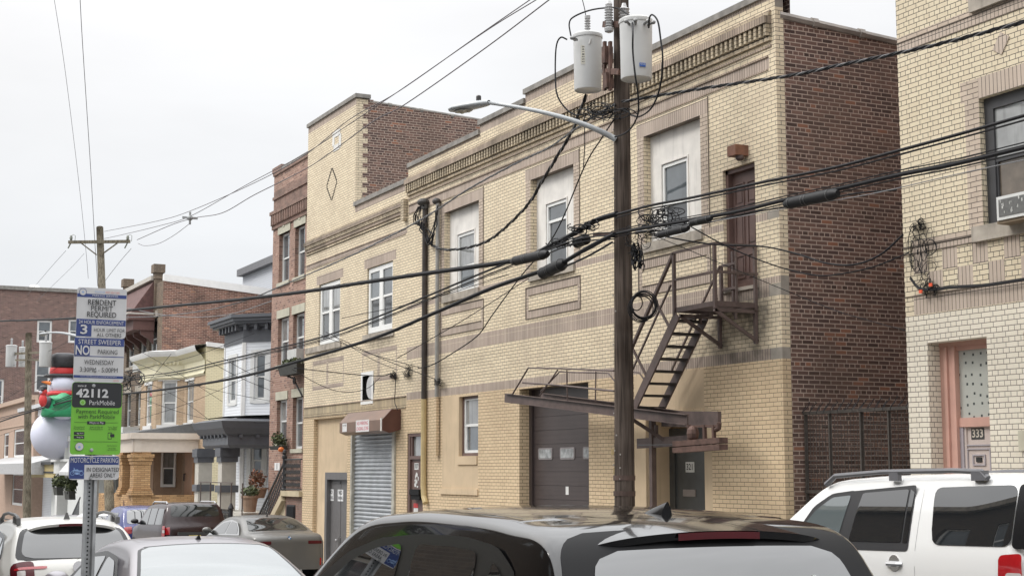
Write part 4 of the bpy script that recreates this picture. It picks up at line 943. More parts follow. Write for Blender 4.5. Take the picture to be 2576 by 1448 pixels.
def street_lamp(a, b, c_, label, r=.04, L=.75, wd=.17):
    """a: foot on the pole, b: mid arm, c_: head end of the arm"""
    a, b, c_ = Vector(a), Vector(b), Vector(c_)
    t = thing('street_lamp', a, label, 'street lamp'); s = MB(); G = mat('lamp grey paint', (.36, .375, .385), .35, var=.05)
    pts = []
    for k in range(13):
        f = k/12; pts.append(a*(1-f)**2+b*2*f*(1-f)+c_*f*f)
    s.tube(pts, [r*1.35-(r*.6)*k/12 for k in range(13)], 10); s.build('arm', G, t, smooth='all')
    d = (c_-pts[-2]); d.z = 0; d.normalize(); sd_ = Vector((0, 0, 1)).cross(d); up = Vector((0, 0, 1))
    s = MB(); rows = []; n = 16
    pr = [(-.02, .05, .045, .04), (.05, .085, .06, .05), (.2, .12, .075, .05), (.45, .155, .08, .045), (.62, .16, .07, .04), (.72, .12, .05, .03), (.77, .05, .02, .02)]
    for x, w, hu, hd in pr:
        rows.append([c_+d*x*L/.75+sd_*(w*wd/.16)*cos(2*pi*j/n)+up*(hu if sin(2*pi*j/n) > 0 else hd)*sin(2*pi*j/n)-up*.0 for j in range(n+1)])
    s.grid(rows); s.build('lamp_head', G, t, smooth='all', weld=True)
    s = MB(); cc = c_+d*.50*L/.75-up*.05; rows = [[cc+(d*.2*cos(2*pi*j/18)+sd_*.115*sin(2*pi*j/18))*f-up*(.012 if f < 1 else 0) for j in range(19)] for f in (.01, .9, 1.)]
    s.grid(rows)
    lz = s.build('lens', mat('lens bezel', (.34, .33, .30), .4), t)
    s = MB()
    for (i_, j_) in ((-.08, -.04), (-.08, .05), (.07, -.04), (.07, .05)): s.lathe(cc+d*i_+sd_*j_-up*.03, [(.028, 0), (.034, .02)], 10)
    s.build('led_module', mat('led module', (.55, .52, .42), .3), lz)
    s = MB(); s.lathe(c_+d*.22+up*.065, [(.045, 0), (.045, .08), (.035, .10)], 14); s.build('photocell', mat('photocell', (.035, .03, .03), .4), t)
    return t
a_ = P(1548, 350, 12.2)
# arm leans out over the carriageway, toward the viewer
street_lamp(a_, P(1440, 285, 11.4), P(1228, 259, 10.7), 'grey LED street lamp on a long curved arm from the near pole', r=.037, L=.86, wd=.17)

# second pole with crossarm
b2 = P(281, 1300, 12.3); t2 = P(251, 572, 12.3)
bb = Vector(b2)+(Vector(b2)-Vector(t2))*(1.9/(t2.z-b2.z)) if False else Vector((b2.x+.1, 12.3, gz(b2.x)))
p2t = pole(bb, t2, .20, .15, 'wooden pole with one crossarm rising behind the parking sign', WG)
def crossarm():
    zc = P(255, 612, 12.3).z; L_ = P(167, 610, 12.3); R_ = P(342, 606, 12.3); c = P(253, 609, 12.3)
    dv = VR; s = MB(); hl = 1.33; c = c-VF*.2
    s.bar(c-dv*hl-Vector((0, 0, .03)), c+dv*hl+Vector((0, 0, .0)), .10, .13); ca = s.build('crossarm', WG, p2t)
    s = MB()
    for sg in (-1, 1): s.bar(c+dv*sg*.78-Vector((0, 0, .07)), c+dv*.1*sg-Vector((0, 0, .58)), .05, .05)
    s.build('brace', WG, ca)
    for sg in (-1, 1):
        s = MB(); q = c+dv*sg*1.22+Vector((0, 0, .05)); s.lathe(q, [(.03, 0), (.07, .04), (.045, .07), (.08, .1), (.05, .14), (.06, .18), (.02, .22)], 12)
        s.tube([q+Vector((0, 0, .2)), q+dv*.1+Vector((0, 0, .25)), q+dv*.18+Vector((0, 0, .2)), q+dv*.17+Vector((0, 0, -.05))], .012, 5); s.tube([q-Vector((0, 0, .1)), q-dv*.12-Vector((0, 0, .35))], .03, 6)
        s.build('insulator', mat('green grey insulator', (.16, .17, .14), .4), ca)
    return c
cross_c = crossarm()
street_lamp(P(215, 851, 12.1), P(150, 830, 11.5), P(118, 838, 11.2), 'white street lamp arm reaching left from behind the parking sign', r=.05, L=.8, wd=.17)
# third pole
b3 = P(70, 1290, 12.4); t3 = P(72, 838, 12.4)
p3t = pole((b3.x, 12.4, gz(b3.x)), t3, .22, .17, 'weathered wooden pole at far left carrying three grey transformers', WG)
for k, (px, lab) in enumerate(((27, 'leftmost distant transformer, left of the weathered pole'), (68-13, 'middle distant transformer partly behind the weathered pole'), (113, 'right-hand distant transformer beside the weathered pole'))):
    q = P(px, 922, 12.2 if k != 1 else 12.9); tt, c, r, h = transformer(q, .31 if k != 1 else .2, 1.2 if k != 1 else 1.1, lab); bushing(tt, c+Vector((0, 0, h+.05)), .4, .06)
s = MB(); s.bar(P(20, 890, 12.4), P(120, 885, 12.4), .1, .12); s.bar(P(40, 905, 12.4), P(100, 905, 12.4), .08, .1); s.build('crossarm', WG, p3t)
# ================================================================== row houses further down the street
def rc(x0, x1, yt, yb, Y):
    """photo rectangle on the plane Y -> u0,u1,z0,z1 (measured at its centre)"""
    xm = (x0+x1)/2; return (P(x0, yt, Y).x, P(x1, yt, Y).x, P(xm, yb, Y).z, P(xm, yt, Y).z)
def uv(fr, x, y):
    """photo point -> (u, z) on an upright plane"""
    r = ray(x, y); t = (fr.O-Vector((0, 0, CZ))).dot(fr.N)/r.dot(fr.N); q = r*t+Vector((0, 0, CZ)); return (q-fr.O).dot(fr.U), q.z
def rf(fr, x0, x1, yt, yb):
    xm = (x0+x1)/2; return (uv(fr, x0, yt)[0], uv(fr, x1, yt)[0], uv(fr, xm, yb)[1], uv(fr, xm, yt)[1])
SASH = mat('off white sash', (.68, .68, .66), .5, var=.05)
def siding(name, c, step=.11, rough=.55):
    m, n, b = base_mat(name); g = n.nodes.new('ShaderNodeNewGeometry'); s = n.nodes.new('ShaderNodeSeparateXYZ'); n.links.new(g.outputs['Position'], s.inputs[0])
    k = n.nodes.new('ShaderNodeMath'); k.operation = 'DIVIDE'; k.inputs[1].default_value = step; n.links.new(s.outputs['Z'], k.inputs[0])
    f = n.nodes.new('ShaderNodeMath'); f.operation = 'FRACT'; n.links.new(k.outputs[0], f.inputs[0])
    r = n.nodes.new('ShaderNodeValToRGB'); r.color_ramp.elements[0].position = .0; r.color_ramp.elements[0].color = (*[q*.62 for q in c], 1)
    r.color_ramp.elements[1].position = .16; r.color_ramp.elements[1].color = (*c, 1)
    n.links.new(f.outputs[0], r.inputs[0]); n.links.new(r.outputs[0], b.inputs['Base Color']); b.inputs['Roughness'].default_value = rough
    bp = n.nodes.new('ShaderNodeBump'); bp.inputs['Strength'].default_value = .8; bp.inputs['Distance'].default_value = .02; bp.invert = True
    n.links.new(f.outputs[0], bp.inputs['Height']); n.links.new(bp.outputs[0], b.inputs['Normal']); return m
RB2 = brick('pink red brick', (.36, .22, .17), (.27, .15, .115), (.42, .34, .28), ms=.014, bw=.22, bh=.075, stain=.25, odd=(.16, .09, .08))
RB2S = brick('sooty red brick', (.30, .19, .15), (.22, .13, .105), (.25, .2, .17), ms=.012, stain=.75, stc=(.07, .06, .05))
RB3 = brick('orange red side brick', (.23, .115, .085), (.13, .065, .052), (.40, .30, .24), ms=.018, bw=.24, bh=.08, stain=.7, stc=(.05, .035, .03), odd=(.4, .2, .12))
RB4 = brick('purple brown brick', (.20, .115, .095), (.14, .08, .07), (.36, .29, .26), ms=.02, bw=.26, bh=.09, stain=.2, odd=(.3, .18, .14))
BB = brick('brown roman brick', (.19, .14, .10), (.12, .09, .07), (.30, .24, .18), ms=.014, bw=.3, bh=.09, stain=.4)
TB = brick('buff brick', (.58, .44, .30), (.50, .36, .24), (.34, .26, .19), ms=.012, stain=.15)
OB = brick('orange roman brick', (.54, .34, .17), (.42, .25, .12), (.20, .13, .08), ms=.014, bw=.3, bh=.08, stain=.15, odd=(.58, .38, .2))
CB = brick('cream painted side brick', (.76, .68, .47), (.73, .65, .44), (.50, .43, .27), ms=.012, stain=.12, stc=(.4, .35, .25), bump=.6)
SID = siding('white vinyl siding', (.73, .75, .78))
GRYP = mat('slate grey trim paint', (.105, .11, .122), .5, var=.08)
CREAM = mat('cream column paint', (.52, .49, .43), .6, var=.06)
YELP = mat('pale yellow cornice paint', (.75, .70, .50), .55, var=.06)
ROOFW = mat('white roof edge', (.72, .71, .69), .6, var=.05)
SANDP = mat('sand beige trim', (.64, .56, .48), .6, var=.05)
MAROON = mat('maroon trim', (.12, .06, .052), .6, var=.15)
LST = mat('pale lintel stone', (.46, .44, .35), .8, var=.12, scale=3, obj=False)

def closed_body(w, x0, x1, y0, y1, z0, z1, mi_side, mi_back, mi_roof, right=True):
    if right: w.face([(x1, y0, z0), (x1, y1, z0), (x1, y1, z1), (x1, y0, z1)], mi_side)
    w.face([(x0, y1, z0), (x0, y0, z0), (x0, y0, z1), (x0, y1, z1)], mi_side)
    w.face([(x1, y1, z0), (x0, y1, z0), (x0, y1, z1), (x1, y1, z1)], mi_back)
    w.face([(x0, y0, z1-.15), (x1, y0, z1-.15), (x1, y1, z1-.15), (x0, y1, z1-.15)], mi_roof)

def red_house():
    Y = 15.3; fr = front(Y); x0, x1 = -50.05, XLL-.01
    t = thing('row_house', (-46, Y, gz(-46)), 'narrow three-storey red brick row house squeezed beside the yellow tower', 'house')
    w = MB(); wins = [rc(703, 729, 585, 708, Y), rc(743, 768, 567, 694, Y), rc(700, 727, 798, 916, Y), rc(738, 766, 787, 906, Y), rc(697, 722, 1005, 1112, Y), rc(737, 762, 998, 1128, Y)]
    zt = 11.95
    w.wall(fr, x0, x1, -2.9, zt, [(*q, .16, 0) for q in wins], [(x0, x1, 9.95, zt, 1), (x0, x1, 11.35, zt, 0)], 0)
    closed_body(w, x0, x1, Y, 30, -2.9, zt, 2, 2, 3, right=False)
    wo = w.build('wall', [RB2, RB2S, RB3, TARM], t)
    for k, q in enumerate(wins):
        wd_ = window(t, fr, *q, rec=.13, b=.07, fm=SASH, gm=GLC if k in (2, 4) else GLS, gm2=GLS)
        s = MB(); s.fbox(fr, q[0]-.1, q[1]+.1, q[3], q[3]+.28, -.1, .03)
        if k < 2: s.fbox(fr, (q[0]+q[1])/2-.09, (q[0]+q[1])/2+.09, q[3]+.2, q[3]+.48, -.1, .05)
        s.fbox(fr, q[0]-.1, q[1]+.1, q[2]-.13, q[2], -.1, .05); s.build('lintel', LST, wd_)
        if k == 3:
            s = MB(); s.fbox(fr, q[0]+.1, q[1]-.1, q[2]+.03, q[2]+.36, -.1, .22); s.build('air_conditioner', mat('ac beige', (.5, .5, .48), .6), wd_)
    s = MB()
    for a, b_, d in ((10.0, 10.14, .06), (10.14, 10.5, .10), (10.5, 10.62, .15), (11.05, 11.15, .05), (11.9, 12.0, .05)): s.fbox(fr, x0, x1, a, b_, 0, d)
    for k in range(40): s.fbox(fr, x0+.1+k*.19, x0+.2+k*.19, 10.15, 10.48, .10, .13)
    s.fbox(fr, x0-.03, x0+1.0, 12.0, 12.18, -.3, .07); s.fbox(fr, x0, x0+.9, zt, 12.05, -.28, .03)
    s.build('cornice', RB2S, wo)
    s = MB(); s.fbox(fr, x0+1.0, x1, 12.0, 12.08, -.3, .06); s.build('coping', COP, wo)
    # flower box on a scrolled bracket, window plants
    # stoop
    s = MB(); g0 = gz(-46)+.1; ya, yb_ = 13.2, Y
    q1 = P(735, 1090, 13.9); zl = P(735, 1100, 13.9).z
    xs = -44.1
    zl = .95
    s.box(xs, XLL-.02, 14.02, Y, g0-.3, zl)   # landing block
    st = s.build('stoop', RB2S, t)
    s = MB(); s.box(xs-.12, XLL-.02, 13.9, Y, zl, zl+.16)
    n = 9
    for k in range(n):
        s.box(xs-.28*(k+1), xs-.28*k, 14.02, Y-.1, g0-.3, zl-(k+1)*(zl-g0)/(n+1))
    a = Vector((xs, 13.96, zl-.05)); b_ = Vector((xs-2.9, 13.96, g0+.1)); s.bar(a, b_, .16, .22)
    s.build('stone_step', mat('tan stair stone', (.48, .40, .27), .8, var=.15, scale=3), st)
    s = MB(); s.fbox(front(14.02), -43.85, -43.1, g0, zl-.25, 0, .03)
    for k in range(8): s.fbox(front(14.02), -43.8+k*.09, -43.77+k*.09, g0, zl-.3, .03, .06)
    s.build('grille_gate', IRON, st)
    s = MB(); zr = zl+.16
    def baluster(x, y, z, h):
        s.bar((x, y, z), (x, y, z+h), .018, .018)
        for f in (.2, .4, .6, .8):
            s.tube([(x, y-.01, z+h*f-.06), (x+.04, y-.01, z+h*f), (x, y-.01, z+h*f+.06), (x-.04, y-.01, z+h*f), (x, y-.01, z+h*f-.06)], .010, 4, cap=False)
    x = xs+.1
    while x < XLL-.1: baluster(x, 13.97, zr, .92); x += .12
    s.bar((xs, 13.97, zr+.93), (XLL-.05, 13.97, zr+.93), .05, .04); s.bar((xs, 13.97, zr+.05), (XLL-.05, 13.97, zr+.05), .04, .03)
    for k in range(24):
        f = k/24; x = xs-2.9*f; z = (zl)+(g0+.15-zl)*f; baluster(x, 13.97, z, .92)
    s.bar((xs, 13.97, zl+1.02), (xs-2.9, 13.97, g0+1.1), .05, .05)
    s.lathe((xs+.02, 13.97, zl+.1), [(.07, 0), (.07, .1), (.05, .15), (.055, 1.0), (.08, 1.03), (.08, 1.1), (.04, 1.13), (.07, 1.2), (.05, 1.27), (.01, 1.3)], 12)
    s.lathe((xs-2.9, 13.97, g0), [(.07, 0), (.055, .95), (.08, 1.0), (.04, 1.05), (.07, 1.12), (.01, 1.2)], 12)
    s.build('railing', IRON, st)
    s = MB(); q = rc(692, 705, 1163, 1182, Y); s.fbox(fr, *q, 0, .02, 0); put_text(s, '1', fr, (q[0]+q[1])/2, (q[2]+q[3])/2, .3, 1, .02, d=.03); s.build('house_number', [ROOFW, mat('dark number', (.1, .1, .15), .5, var=0)], t)
    return t, wins, fr
rh, rwins, rfr = red_house()

def leaves(name, c, r, n, m, par, seed=1, size=.07, flat=.7):
    random.seed(seed); s = MB(); c = Vector(c)
    for k in range(n):
        v = Vector((random.gauss(0, 1), random.gauss(0, 1), random.gauss(0, 1)*flat)).normalized()*random.uniform(.35, 1)
        p = c+Vector((v.x*r[0], v.y*r[1], v.z*r[2])); a = Vector((random.uniform(-1, 1), random.uniform(-1, 1), random.uniform(-1, 1))).normalized(); b = a.cross(Vector((random.uniform(-1, 1), .3, random.uniform(-1, 1)))).normalized()
        z = size*random.uniform(.6, 1.3); s.face([p-a*z, p+b*z*.45, p+a*z, p-b*z*.45], random.randrange(2))
    return s.build(name, m, par)
LV = [mat('leaf olive', (.10, .12, .045), .7, var=.3), mat('leaf dark', (.05, .065, .03), .7, var=.3)]
LV2 = [mat('dry leaf brown', (.17, .10, .06), .8, var=.3), mat('leaf rust', (.22, .09, .05), .8, var=.3)]
def planter(loc, lab, w=.6, h=.25, box=None, lv=LV, seed=1, r=(.4, .25, .3), n=220, cat='planter', size=.07):
    t = thing('flower_planter', loc, lab, cat); s = MB(); l = Vector(loc)
    if box == 'pot': s.lathe(l, [(w*.32, 0), (w*.42, h*.8), (w*.48, h*.85), (w*.48, h), (w*.4, h)], 14)
    else: s.prism([l+Vector((-w/2*.9, -.13, 0)), l+Vector((w/2*.9, -.13, 0)), l+Vector((w/2, -.18, h)), l+Vector((-w/2, -.18, h))], (0, .3, 0))
    s.build('pot', mat('planter '+('terracotta' if box == 'pot' else 'dark'), (.33, .22, .15) if box == 'pot' else (.05, .05, .045), .8, var=.2), t)
    leaves('foliage', l+Vector((0, 0, h+r[2]*.6)), r, n, lv, t, seed, size); return t
q = P(735, 942, 15.0); t_ = planter((q.x, 15.0, q.z), 'dark window box on a scrolled iron bracket under the second-floor windows of the red house', 2.0, .30, seed=2, r=(.95, .2, .16), n=260)
s = MB(); s.tube([Vector((q.x-.8, 15.1, q.z)), Vector((q.x-.2, 15.1, q.z-.1)), Vector((q.x+.3, 15.25, q.z-.7))], .03, 6)
s.tube([Vector((q.x-.1+.14*cos(a*.6)*(1-a*.05), 15.1, q.z-.2+.14*sin(a*.6)*(1-a*.05))) for a in range(16)], .02, 5); s.build('bracket', IRON, t_)
q = P(701, 1130, 15.05); t_ = planter((q.x, 15.05, q.z), 'window box with dry plants and a small orange pumpkin on the red house sill', 1.1, .12, seed=3, r=(.5, .22, .32), n=260)
s = MB(); qq = P(711, 1130, 14.95); q = Vector((qq.x-.55, 0, qq.z-.2)); s.ball((q.x+.55, 14.9, q.z+.2), .10, .10, .085, 14, 8); pk = thing('pumpkin', (q.x+.55, 14.9, q.z+.1), 'small orange pumpkin at the right end of the red house window box', 'pumpkin'); s.build('fruit', mat('pumpkin orange', (.62, .16, .03), .5), pk, smooth='all')
s = MB(); s.tube([(q.x+.55, 14.9, q.z+.27), (q.x+.57, 14.9, q.z+.32)], .012, 5); s.build('stalk', LV[0], pk)

def white_house():
    t = thing('row_house', (-54.5, 17, gz(-54)), 'white siding house with dark grey cornice, canted bay and square columned porch', 'house')
    bx0 = P(563, 1000, 15.6).x; bx1 = P(610, 1000, 15.6).x
    pts = [(bx0, 17.2), (bx0, 15.6), (bx1, 15.6), (bx1+1.35, 16.9), (-50.06, 16.9)]
    w = MB(); zt = P(610, 860, 15.6).z; frs = []
    for a, b_ in zip(pts, pts[1:]):
        f, ln = seg(a, b_); frs.append((f, ln))
    f1, l1 = frs[1]; f2, l2 = frs[2]; f3, l3 = frs[3]; f0, l0 = frs[0]
    wa = rf(f1, 578, 596, 900, 1012); wb = rf(f2, 641, 671, 888, 1006); 
    wc = rf(f2, 632, 663, 1100, 1215); w.wall(f0, 0, l0, -3, zt); w.wall(f1, 0, l1, -3, zt, [(*wa, .1, 0)]); w.wall(f2, 0, l2, -3, zt, [(*wb, .1, 0), (*wc, .1, 0)]); w.wall(f3, 0, l3, -3, zt)
    w.face([(bx0, 17.2, -3), (bx0, 30, -3), (bx0, 30, zt), (bx0, 17.2, zt)], 0); w.face([(bx0, 17.1, zt), (-50.06, 17.1, zt), (-50.06, 30, zt), (bx0, 30, zt)], 1)
    wo = w.build('wall', [SID, TARM], t)
    for f, q, l_ in ((f1, wa, 1), (f2, wb, 2), (f2, wc, 3)):
        q = (q[0], q[1], q[2], q[3]); window(t, f, *q, rec=.04, b=.09, fm=SASH, gm=GLS, gm2=GLS)
        s = MB()
        for r_ in ((q[0]-.16, q[0], q[2]-.1, q[3]+.12), (q[1], q[1]+.16, q[2]-.1, q[3]+.12), (q[0], q[1], q[3], q[3]+.14), (q[0], q[1], q[2]-.12, q[2])): s.fbox(f, *r_, 0, .03)
        s.build('casing', SASH, t)
    s = MB()
    for f, l_ in ((f1, l1), (f2, l2)):
        s.fbox(f, -.02, .12, -3, zt, 0, .03); s.fbox(f, l_-.12, l_+.02, -3, zt, 0, .03)
    s.build('corner_board', ROOFW, wo)
    # cornice: frieze, brackets, crown
    s = MB(); zc = zt+.98
    def ring(d, za, zb, mi=0):
        o = []
        for k, (f, ln) in enumerate(frs):
            pass
        P2 = [Vector((p[0], p[1], 0)) for p in pts]; off = []
        for k in range(len(P2)):
            ns = [frs[j][0].N for j in (k-1, k) if 0 <= j < len(frs)]
            n_ = sum(ns, Vector()).normalized(); c_ = n_.dot(ns[0]); off.append(P2[k]+n_*d/max(c_, .5))
        for a, b_ in zip(off, off[1:]):
            s.face([a+Vector((0, 0, za)), b_+Vector((0, 0, za)), b_+Vector((0, 0, zb)), a+Vector((0, 0, zb))], mi)
        return off
    steps = [(.04, zt-.02, zt+.10), (.02, zt+.10, zt+.55), (.18, zt+.55, zt+.62), (.40, zt+.66, zt+.74), (.48, zt+.74, zt+.86), (.56, zt+.86, zt+.98)]
    prev = None
    for d, a, b_ in steps:
        o = ring(d, a, b_)
        for za, oo in ((a, prev), (b_, None)):
            pass
        if prev is not None:
            for k in range(len(o)-1):
                z_ = a; s.face([prev[k]+Vector((0, 0, pz)), prev[k+1]+Vector((0, 0, pz)), o[k+1]+Vector((0, 0, a)), o[k]+Vector((0, 0, a))])
        prev = o; pz = b_
    top = [p+Vector((0, 0, zc)) for p in prev]
    inn = [Vector((p[0], p[1]+1.2, zc)) for p in pts]
    for k in range(len(top)-1): s.face([top[k], top[k+1], inn[k+1], inn[k]])
    for f, ln in ((f1, l1), (f2, l2)):
        k = .15
        while k < ln: s.fbox(f, k, k+.12, zt+.42, zt+.65, 0, .30); k += .45
    s.build('cornice', GRYP, wo)
    # porch
    px1 = -50.06; py = 14.4; c0_ = P(553, 1046, 13.9); zp = c0_.z-.1; zb_ = P(562, 1118, 14.3).z-.1; px0 = P(476, 1050, 13.9).x+.25
    s = MB(); zq = zp-zb_; pr = [(0, zb_), (.08, zb_+.1*zq), (.08, zb_+.42*zq), (.2, zb_+.5*zq), (.34, zb_+.7*zq), (.42, zb_+.95*zq), (.1, zp+.05)]
    px1r = c0_.x-.5
    w0, w1, d1 = px0+.25, px1r, 17.0
    for (d, za), (e_, zb2) in zip(pr, pr[1:]):
        ra = [(w0-d, d1, za), (w0-d, py-d, za), (w1+d, py-d, za), (w1+d, d1, za)]; rb = [(w0-e_, d1, zb2), (w0-e_, py-e_, zb2), (w1+e_, py-e_, zb2), (w1+e_, d1, zb2)]
        for k in range(3): s.face([ra[k], ra[k+1], rb[k+1], rb[k]])
    s.face([(w0-.1, py-.1, zp+.12), (w1+.1, py-.1, zp+.12), (w1+.1, d1, zp+.25), (w0-.1, d1, zp+.25)]); s.face([(w0, py, zb_), (w1, py, zb_), (w1, d1, zb_), (w0, d1, zb_)][::-1])
    for k in range(12): s.box(w0-.05+k*.5, w0+.05+k*.5, py-.2, py-.07, zb_+.36*zq, zb_+.48*zq) if w0+k*.5 < w1 else 0
    for k in range(4): s.box(w1+.07, w1+.2, py+.3+k*.6, py+.42+k*.6, zb_+.36*zq, zb_+.48*zq)
    s.build('porch_roof', GRYP, t)
    gy = gz(-55)
    for (cxm, Yc, nm) in ((512, 14.72, 'left'), (571, 14.72, 'right')):
        wv = .52; u0 = (P(cxm, 1184, Yc).x)-wv/2; u1 = u0+wv
        s = MB(); s.box(u0, u1, Yc-wv/2, Yc+wv/2, gy+1.3, zb_, 0); s.box(u0-.06, u1+.06, Yc-wv/2-.06, Yc+wv/2+.06, gy, gy+1.3, 0)
        zz = P(570, 1228, Yc).z; s.box(u0-.08, u1+.08, Yc-wv/2-.08, Yc+wv/2+.08, zz-.13, zz+.12, 1); zz = P(570, 1136, Yc).z; s.box(u0-.03, u1+.03, Yc-wv/2-.03, Yc+wv/2+.03, zz-.1, zz+.16, 1)
        s.box(u0-.1, u1+.1, Yc-wv/2-.1, Yc+wv/2+.1, zb_-.3, zb_, 1); s.box(u0-.05, u1+.05, Yc-wv/2-.05, Yc+wv/2+.05, zb_-.5, zb_-.3, 1)
        s.build('column', [CREAM, GRYP], t)
    s = MB(); zf = P(640, 1288, 15).z; s.box(px0+.2, px1, 14.5, 17, gy-.5, zf-.12); s.box(px0+.1, px1, 14.4, 17, zf-.12, zf); s.build('porch_floor', CREAM, t)
    s = MB(); zr = P(640, 1215, 14.1).z
    s.bar((px0+.9, 14.05, zr), (px1, 14.05, zr), .03, .03)
    for k in range(5): s.bar((px0+1.1+k*1.35, 14.05, gy), (px0+1.1+k*1.35, 14.05, zr), .035, .035)
    s.build('railing', mat('brown rail', (.10, .075, .065), .6), t)
    s = MB(); z1_ = P(600, 1262, 13.3).z; 
    z1_ -= .35; s.bar((-51.3, 13.3, z1_), (-47.5, 13.3, z1_), .05, .05); s.bar((-51.3, 13.3, z1_-.7), (-47.5, 13.3, z1_-.7), .05, .05)
    k = -51.3
    while k < -47.4: s.bar((k, 13.3, gy), (k, 13.3, z1_+.1), .03, .03); k += .16
    for k in (-51.3, -49.4, -47.5): s.lathe((k, 13.3, gy), [(.07, 0), (.07, z1_-gy+.1), (.1, z1_-gy+.14), (.03, z1_-gy+.3)], 8)
    tf = thing('iron_fence', (-49.4, 13.3, gy), 'low black iron fence in front of the white siding house', 'fence'); s.build('rail', IRON, tf)
white_house()
q = P(640, 1212, 14.9); planter((q.x, 15., P(655, 1252, 15.).z), 'large pot with rusty dry shrub on the white house porch', .8, .35, lv=LV2, box='pot', seed=5, r=(.32, .3, .45), n=260)
planter((P(628, 1287, 14.6).x, 14.6, P(628, 1287, 14.6).z), 'pale pot with trailing green plant on the porch floor', .62, .55, lv=LV, box='pot', seed=6, r=(.4, .3, .22), n=240)

def tan_house():
    Yf = 16.0; xr = P(516, 1000, Yf).x; 
    t = thing('row_house', (-65, Yf, gz(-65)), 'buff brick house with pale yellow cornice and an orange brick porch', 'house')
    # bay: left canted, front, right canted
    xw = P(463, 1000, Yf).x; dq = .98; xl = -69.4
    pts = [(xl, Yf), (xl+.35, Yf-dq), (xw-dq, Yf-dq), (xw, Yf), (xr, Yf)]
    frs = [seg(a, b_) for a, b_ in zip(pts, pts[1:])]
    zt = P(470, 876, 15.5).z; zm = zt-1.16; w = MB()
    fL, lL = frs[1]; fF, lF = frs[2]; fR, lR = frs[3]
    wF = rf(fF, 407, 446, 957, 1068); wL = rf(fL, 368, 383, 968, 1070); wR = rf(fR, 470, 488, 957, 1062)
    for k, (f, ln) in enumerate(frs):
        hs = {1: wL, 2: wF, 3: wR}.get(k); w.wall(f, 0, ln, -3.2, zt, [(*hs, .12, 0)] if hs else (), [(0, ln, zm, zt, 3)], 0)
    # right side wall of cream painted brick, coping falls to the rear
    z2 = P(563, 893, 17).z; w.face([(xr, Yf, -3.2), (xr, 28, -3.2), (xr, 28, zt-1.1), (xr, Yf, zt)], 1)
    w.face([(xl, Yf, -3.2), (xl, 28, -3.2), (xl, 28, zt-1), (xl, Yf, zt)], 1); w.face([(xl, Yf, zt-.2), (xr, Yf, zt-.2), (xr, 28, zt-1), (xl, 28, zt-1)], 2)
    wo = w.build('wall', [TB, CB, TARM, YELP], t)
    for f, q in ((fL, wL), (fF, wF), (fR, wR)):
        window(t, f, *q, rec=.06, b=.1, fm=WHT, gm=GLC, gm2=GLC); s = MB(); s.fbox(f, q[0]-.16, q[1]+.16, q[3], min(q[3]+.42, zm-.02), -.05, .05); s.fbox(f, q[0]-.16, q[1]+.16, q[2]-.25, q[2], -.05, .08); s.build('lintel', ROOFW, wo)
    s = MB()
    def off(d):
        o = []
        for k in range(len(pts)):
            ns = [frs[j][0].N for j in (k-1, k) if 0 <= j < len(frs)]; n_ = sum(ns, Vector()).normalized(); o.append(Vector((pts[k][0], pts[k][1], 0))+n_*d/max(n_.dot(ns[0]), .5))
        return o
    prof = [(.03, zm, 0), (.10, zm+.08, 0), (.05, zm+.16, 0), (.05, zm+.62, 0), (.12, zm+.68, 0), (.2, zm+.82, 0), (.42, zm+.98, 0), (.47, zm+1.10, 1), (.5, zm+1.22, 1), (.1, zm+1.28, 1)]
    for (d, za, _), (e_, zb2, mi) in zip(prof, prof[1:]):
        a, b_ = off(d), off(e_)
        for k in range(len(a)-1): s.face([a[k]+Vector((0, 0, za)), a[k+1]+Vector((0, 0, za)), b_[k+1]+Vector((0, 0, zb2)), b_[k]+Vector((0, 0, zb2))], mi)
    a = off(.1); s.face([p+Vector((0, 0, zm+1.28)) for p in a]+[Vector((xr, 18, zm+1.2)), Vector((xl, 18, zm+1.2))], 1)
    for f, ln in frs[1:3]:
        k = .1
        while k < ln-.1: s.fbox(f, k, k+.08, zm+.64, zm+.84, 0, .17); k += .2
    s.build('cornice', [YELP, ROOFW], wo)
    s = MB(); s.prism([(xr-.1, Yf, zt+.02), (xr-.1, 28, zt-1.08), (xr-.1, 28, zt-.9), (xr-.1, Yf, zt+.2)], (.22, 0, 0)); s.build('coping', ROOFW, wo)
    # porch
    x1p = -62.3; q0 = PX(337, 1136, x1p); py = q0.y; zr0 = q0.z; zr1 = PX(337, 1106, x1p).z; x0p = x1p-7.1
    pl = [(x0p, Yf), (x0p, py), (x1p, py), (x1p, Yf)]; xm = x0p
    s = MB(); pf = [seg(a, b_) for a, b_ in zip(pl, pl[1:])]
    for f, ln in pf:
        s.fbox(f, -.05, ln+.05, zr0, zr1+.05, -.3, 0, 0); s.fbox(f, -.15, ln+.15, zr1+.05, zr1+.30, -.3, .16, 0)
    s.face([(x0p, py, zr1+.31), (x1p, py, zr1+.31), (x1p, Yf, zr1+.75), (x0p, Yf, zr1+.75)], 1)
    s.face([(x1p, py, zr1+.30), (x1p, Yf, zr1+.75), (x1p, Yf, zr1+.30)], 1)
    s.face([(x0p, py, zr0+.01), (x1p, py, zr0+.01), (x1p, Yf, zr0+.01), (x0p, Yf, zr0+.01)][::-1], 0)
    s.build('porch_roof', [SANDP, mat('grey porch roofing', (.13, .135, .14), .8)], t)
    g0 = gz(-65); zr_ = PX(337, 1245, x1p).z
    s = MB()
    for k_, (f, ln) in enumerate(pf): s.fbox(f, .302 if k_ == 2 else 0, ln-.302 if k_ == 0 else ln, g0-.3, zr_, -.3, 0, 0)
    s.build('porch_wall', OB, t)
    s = MB(); f, ln = pf[0]; u_, z_ = uv(pf[1][0], 378, 1256); u_ = .8
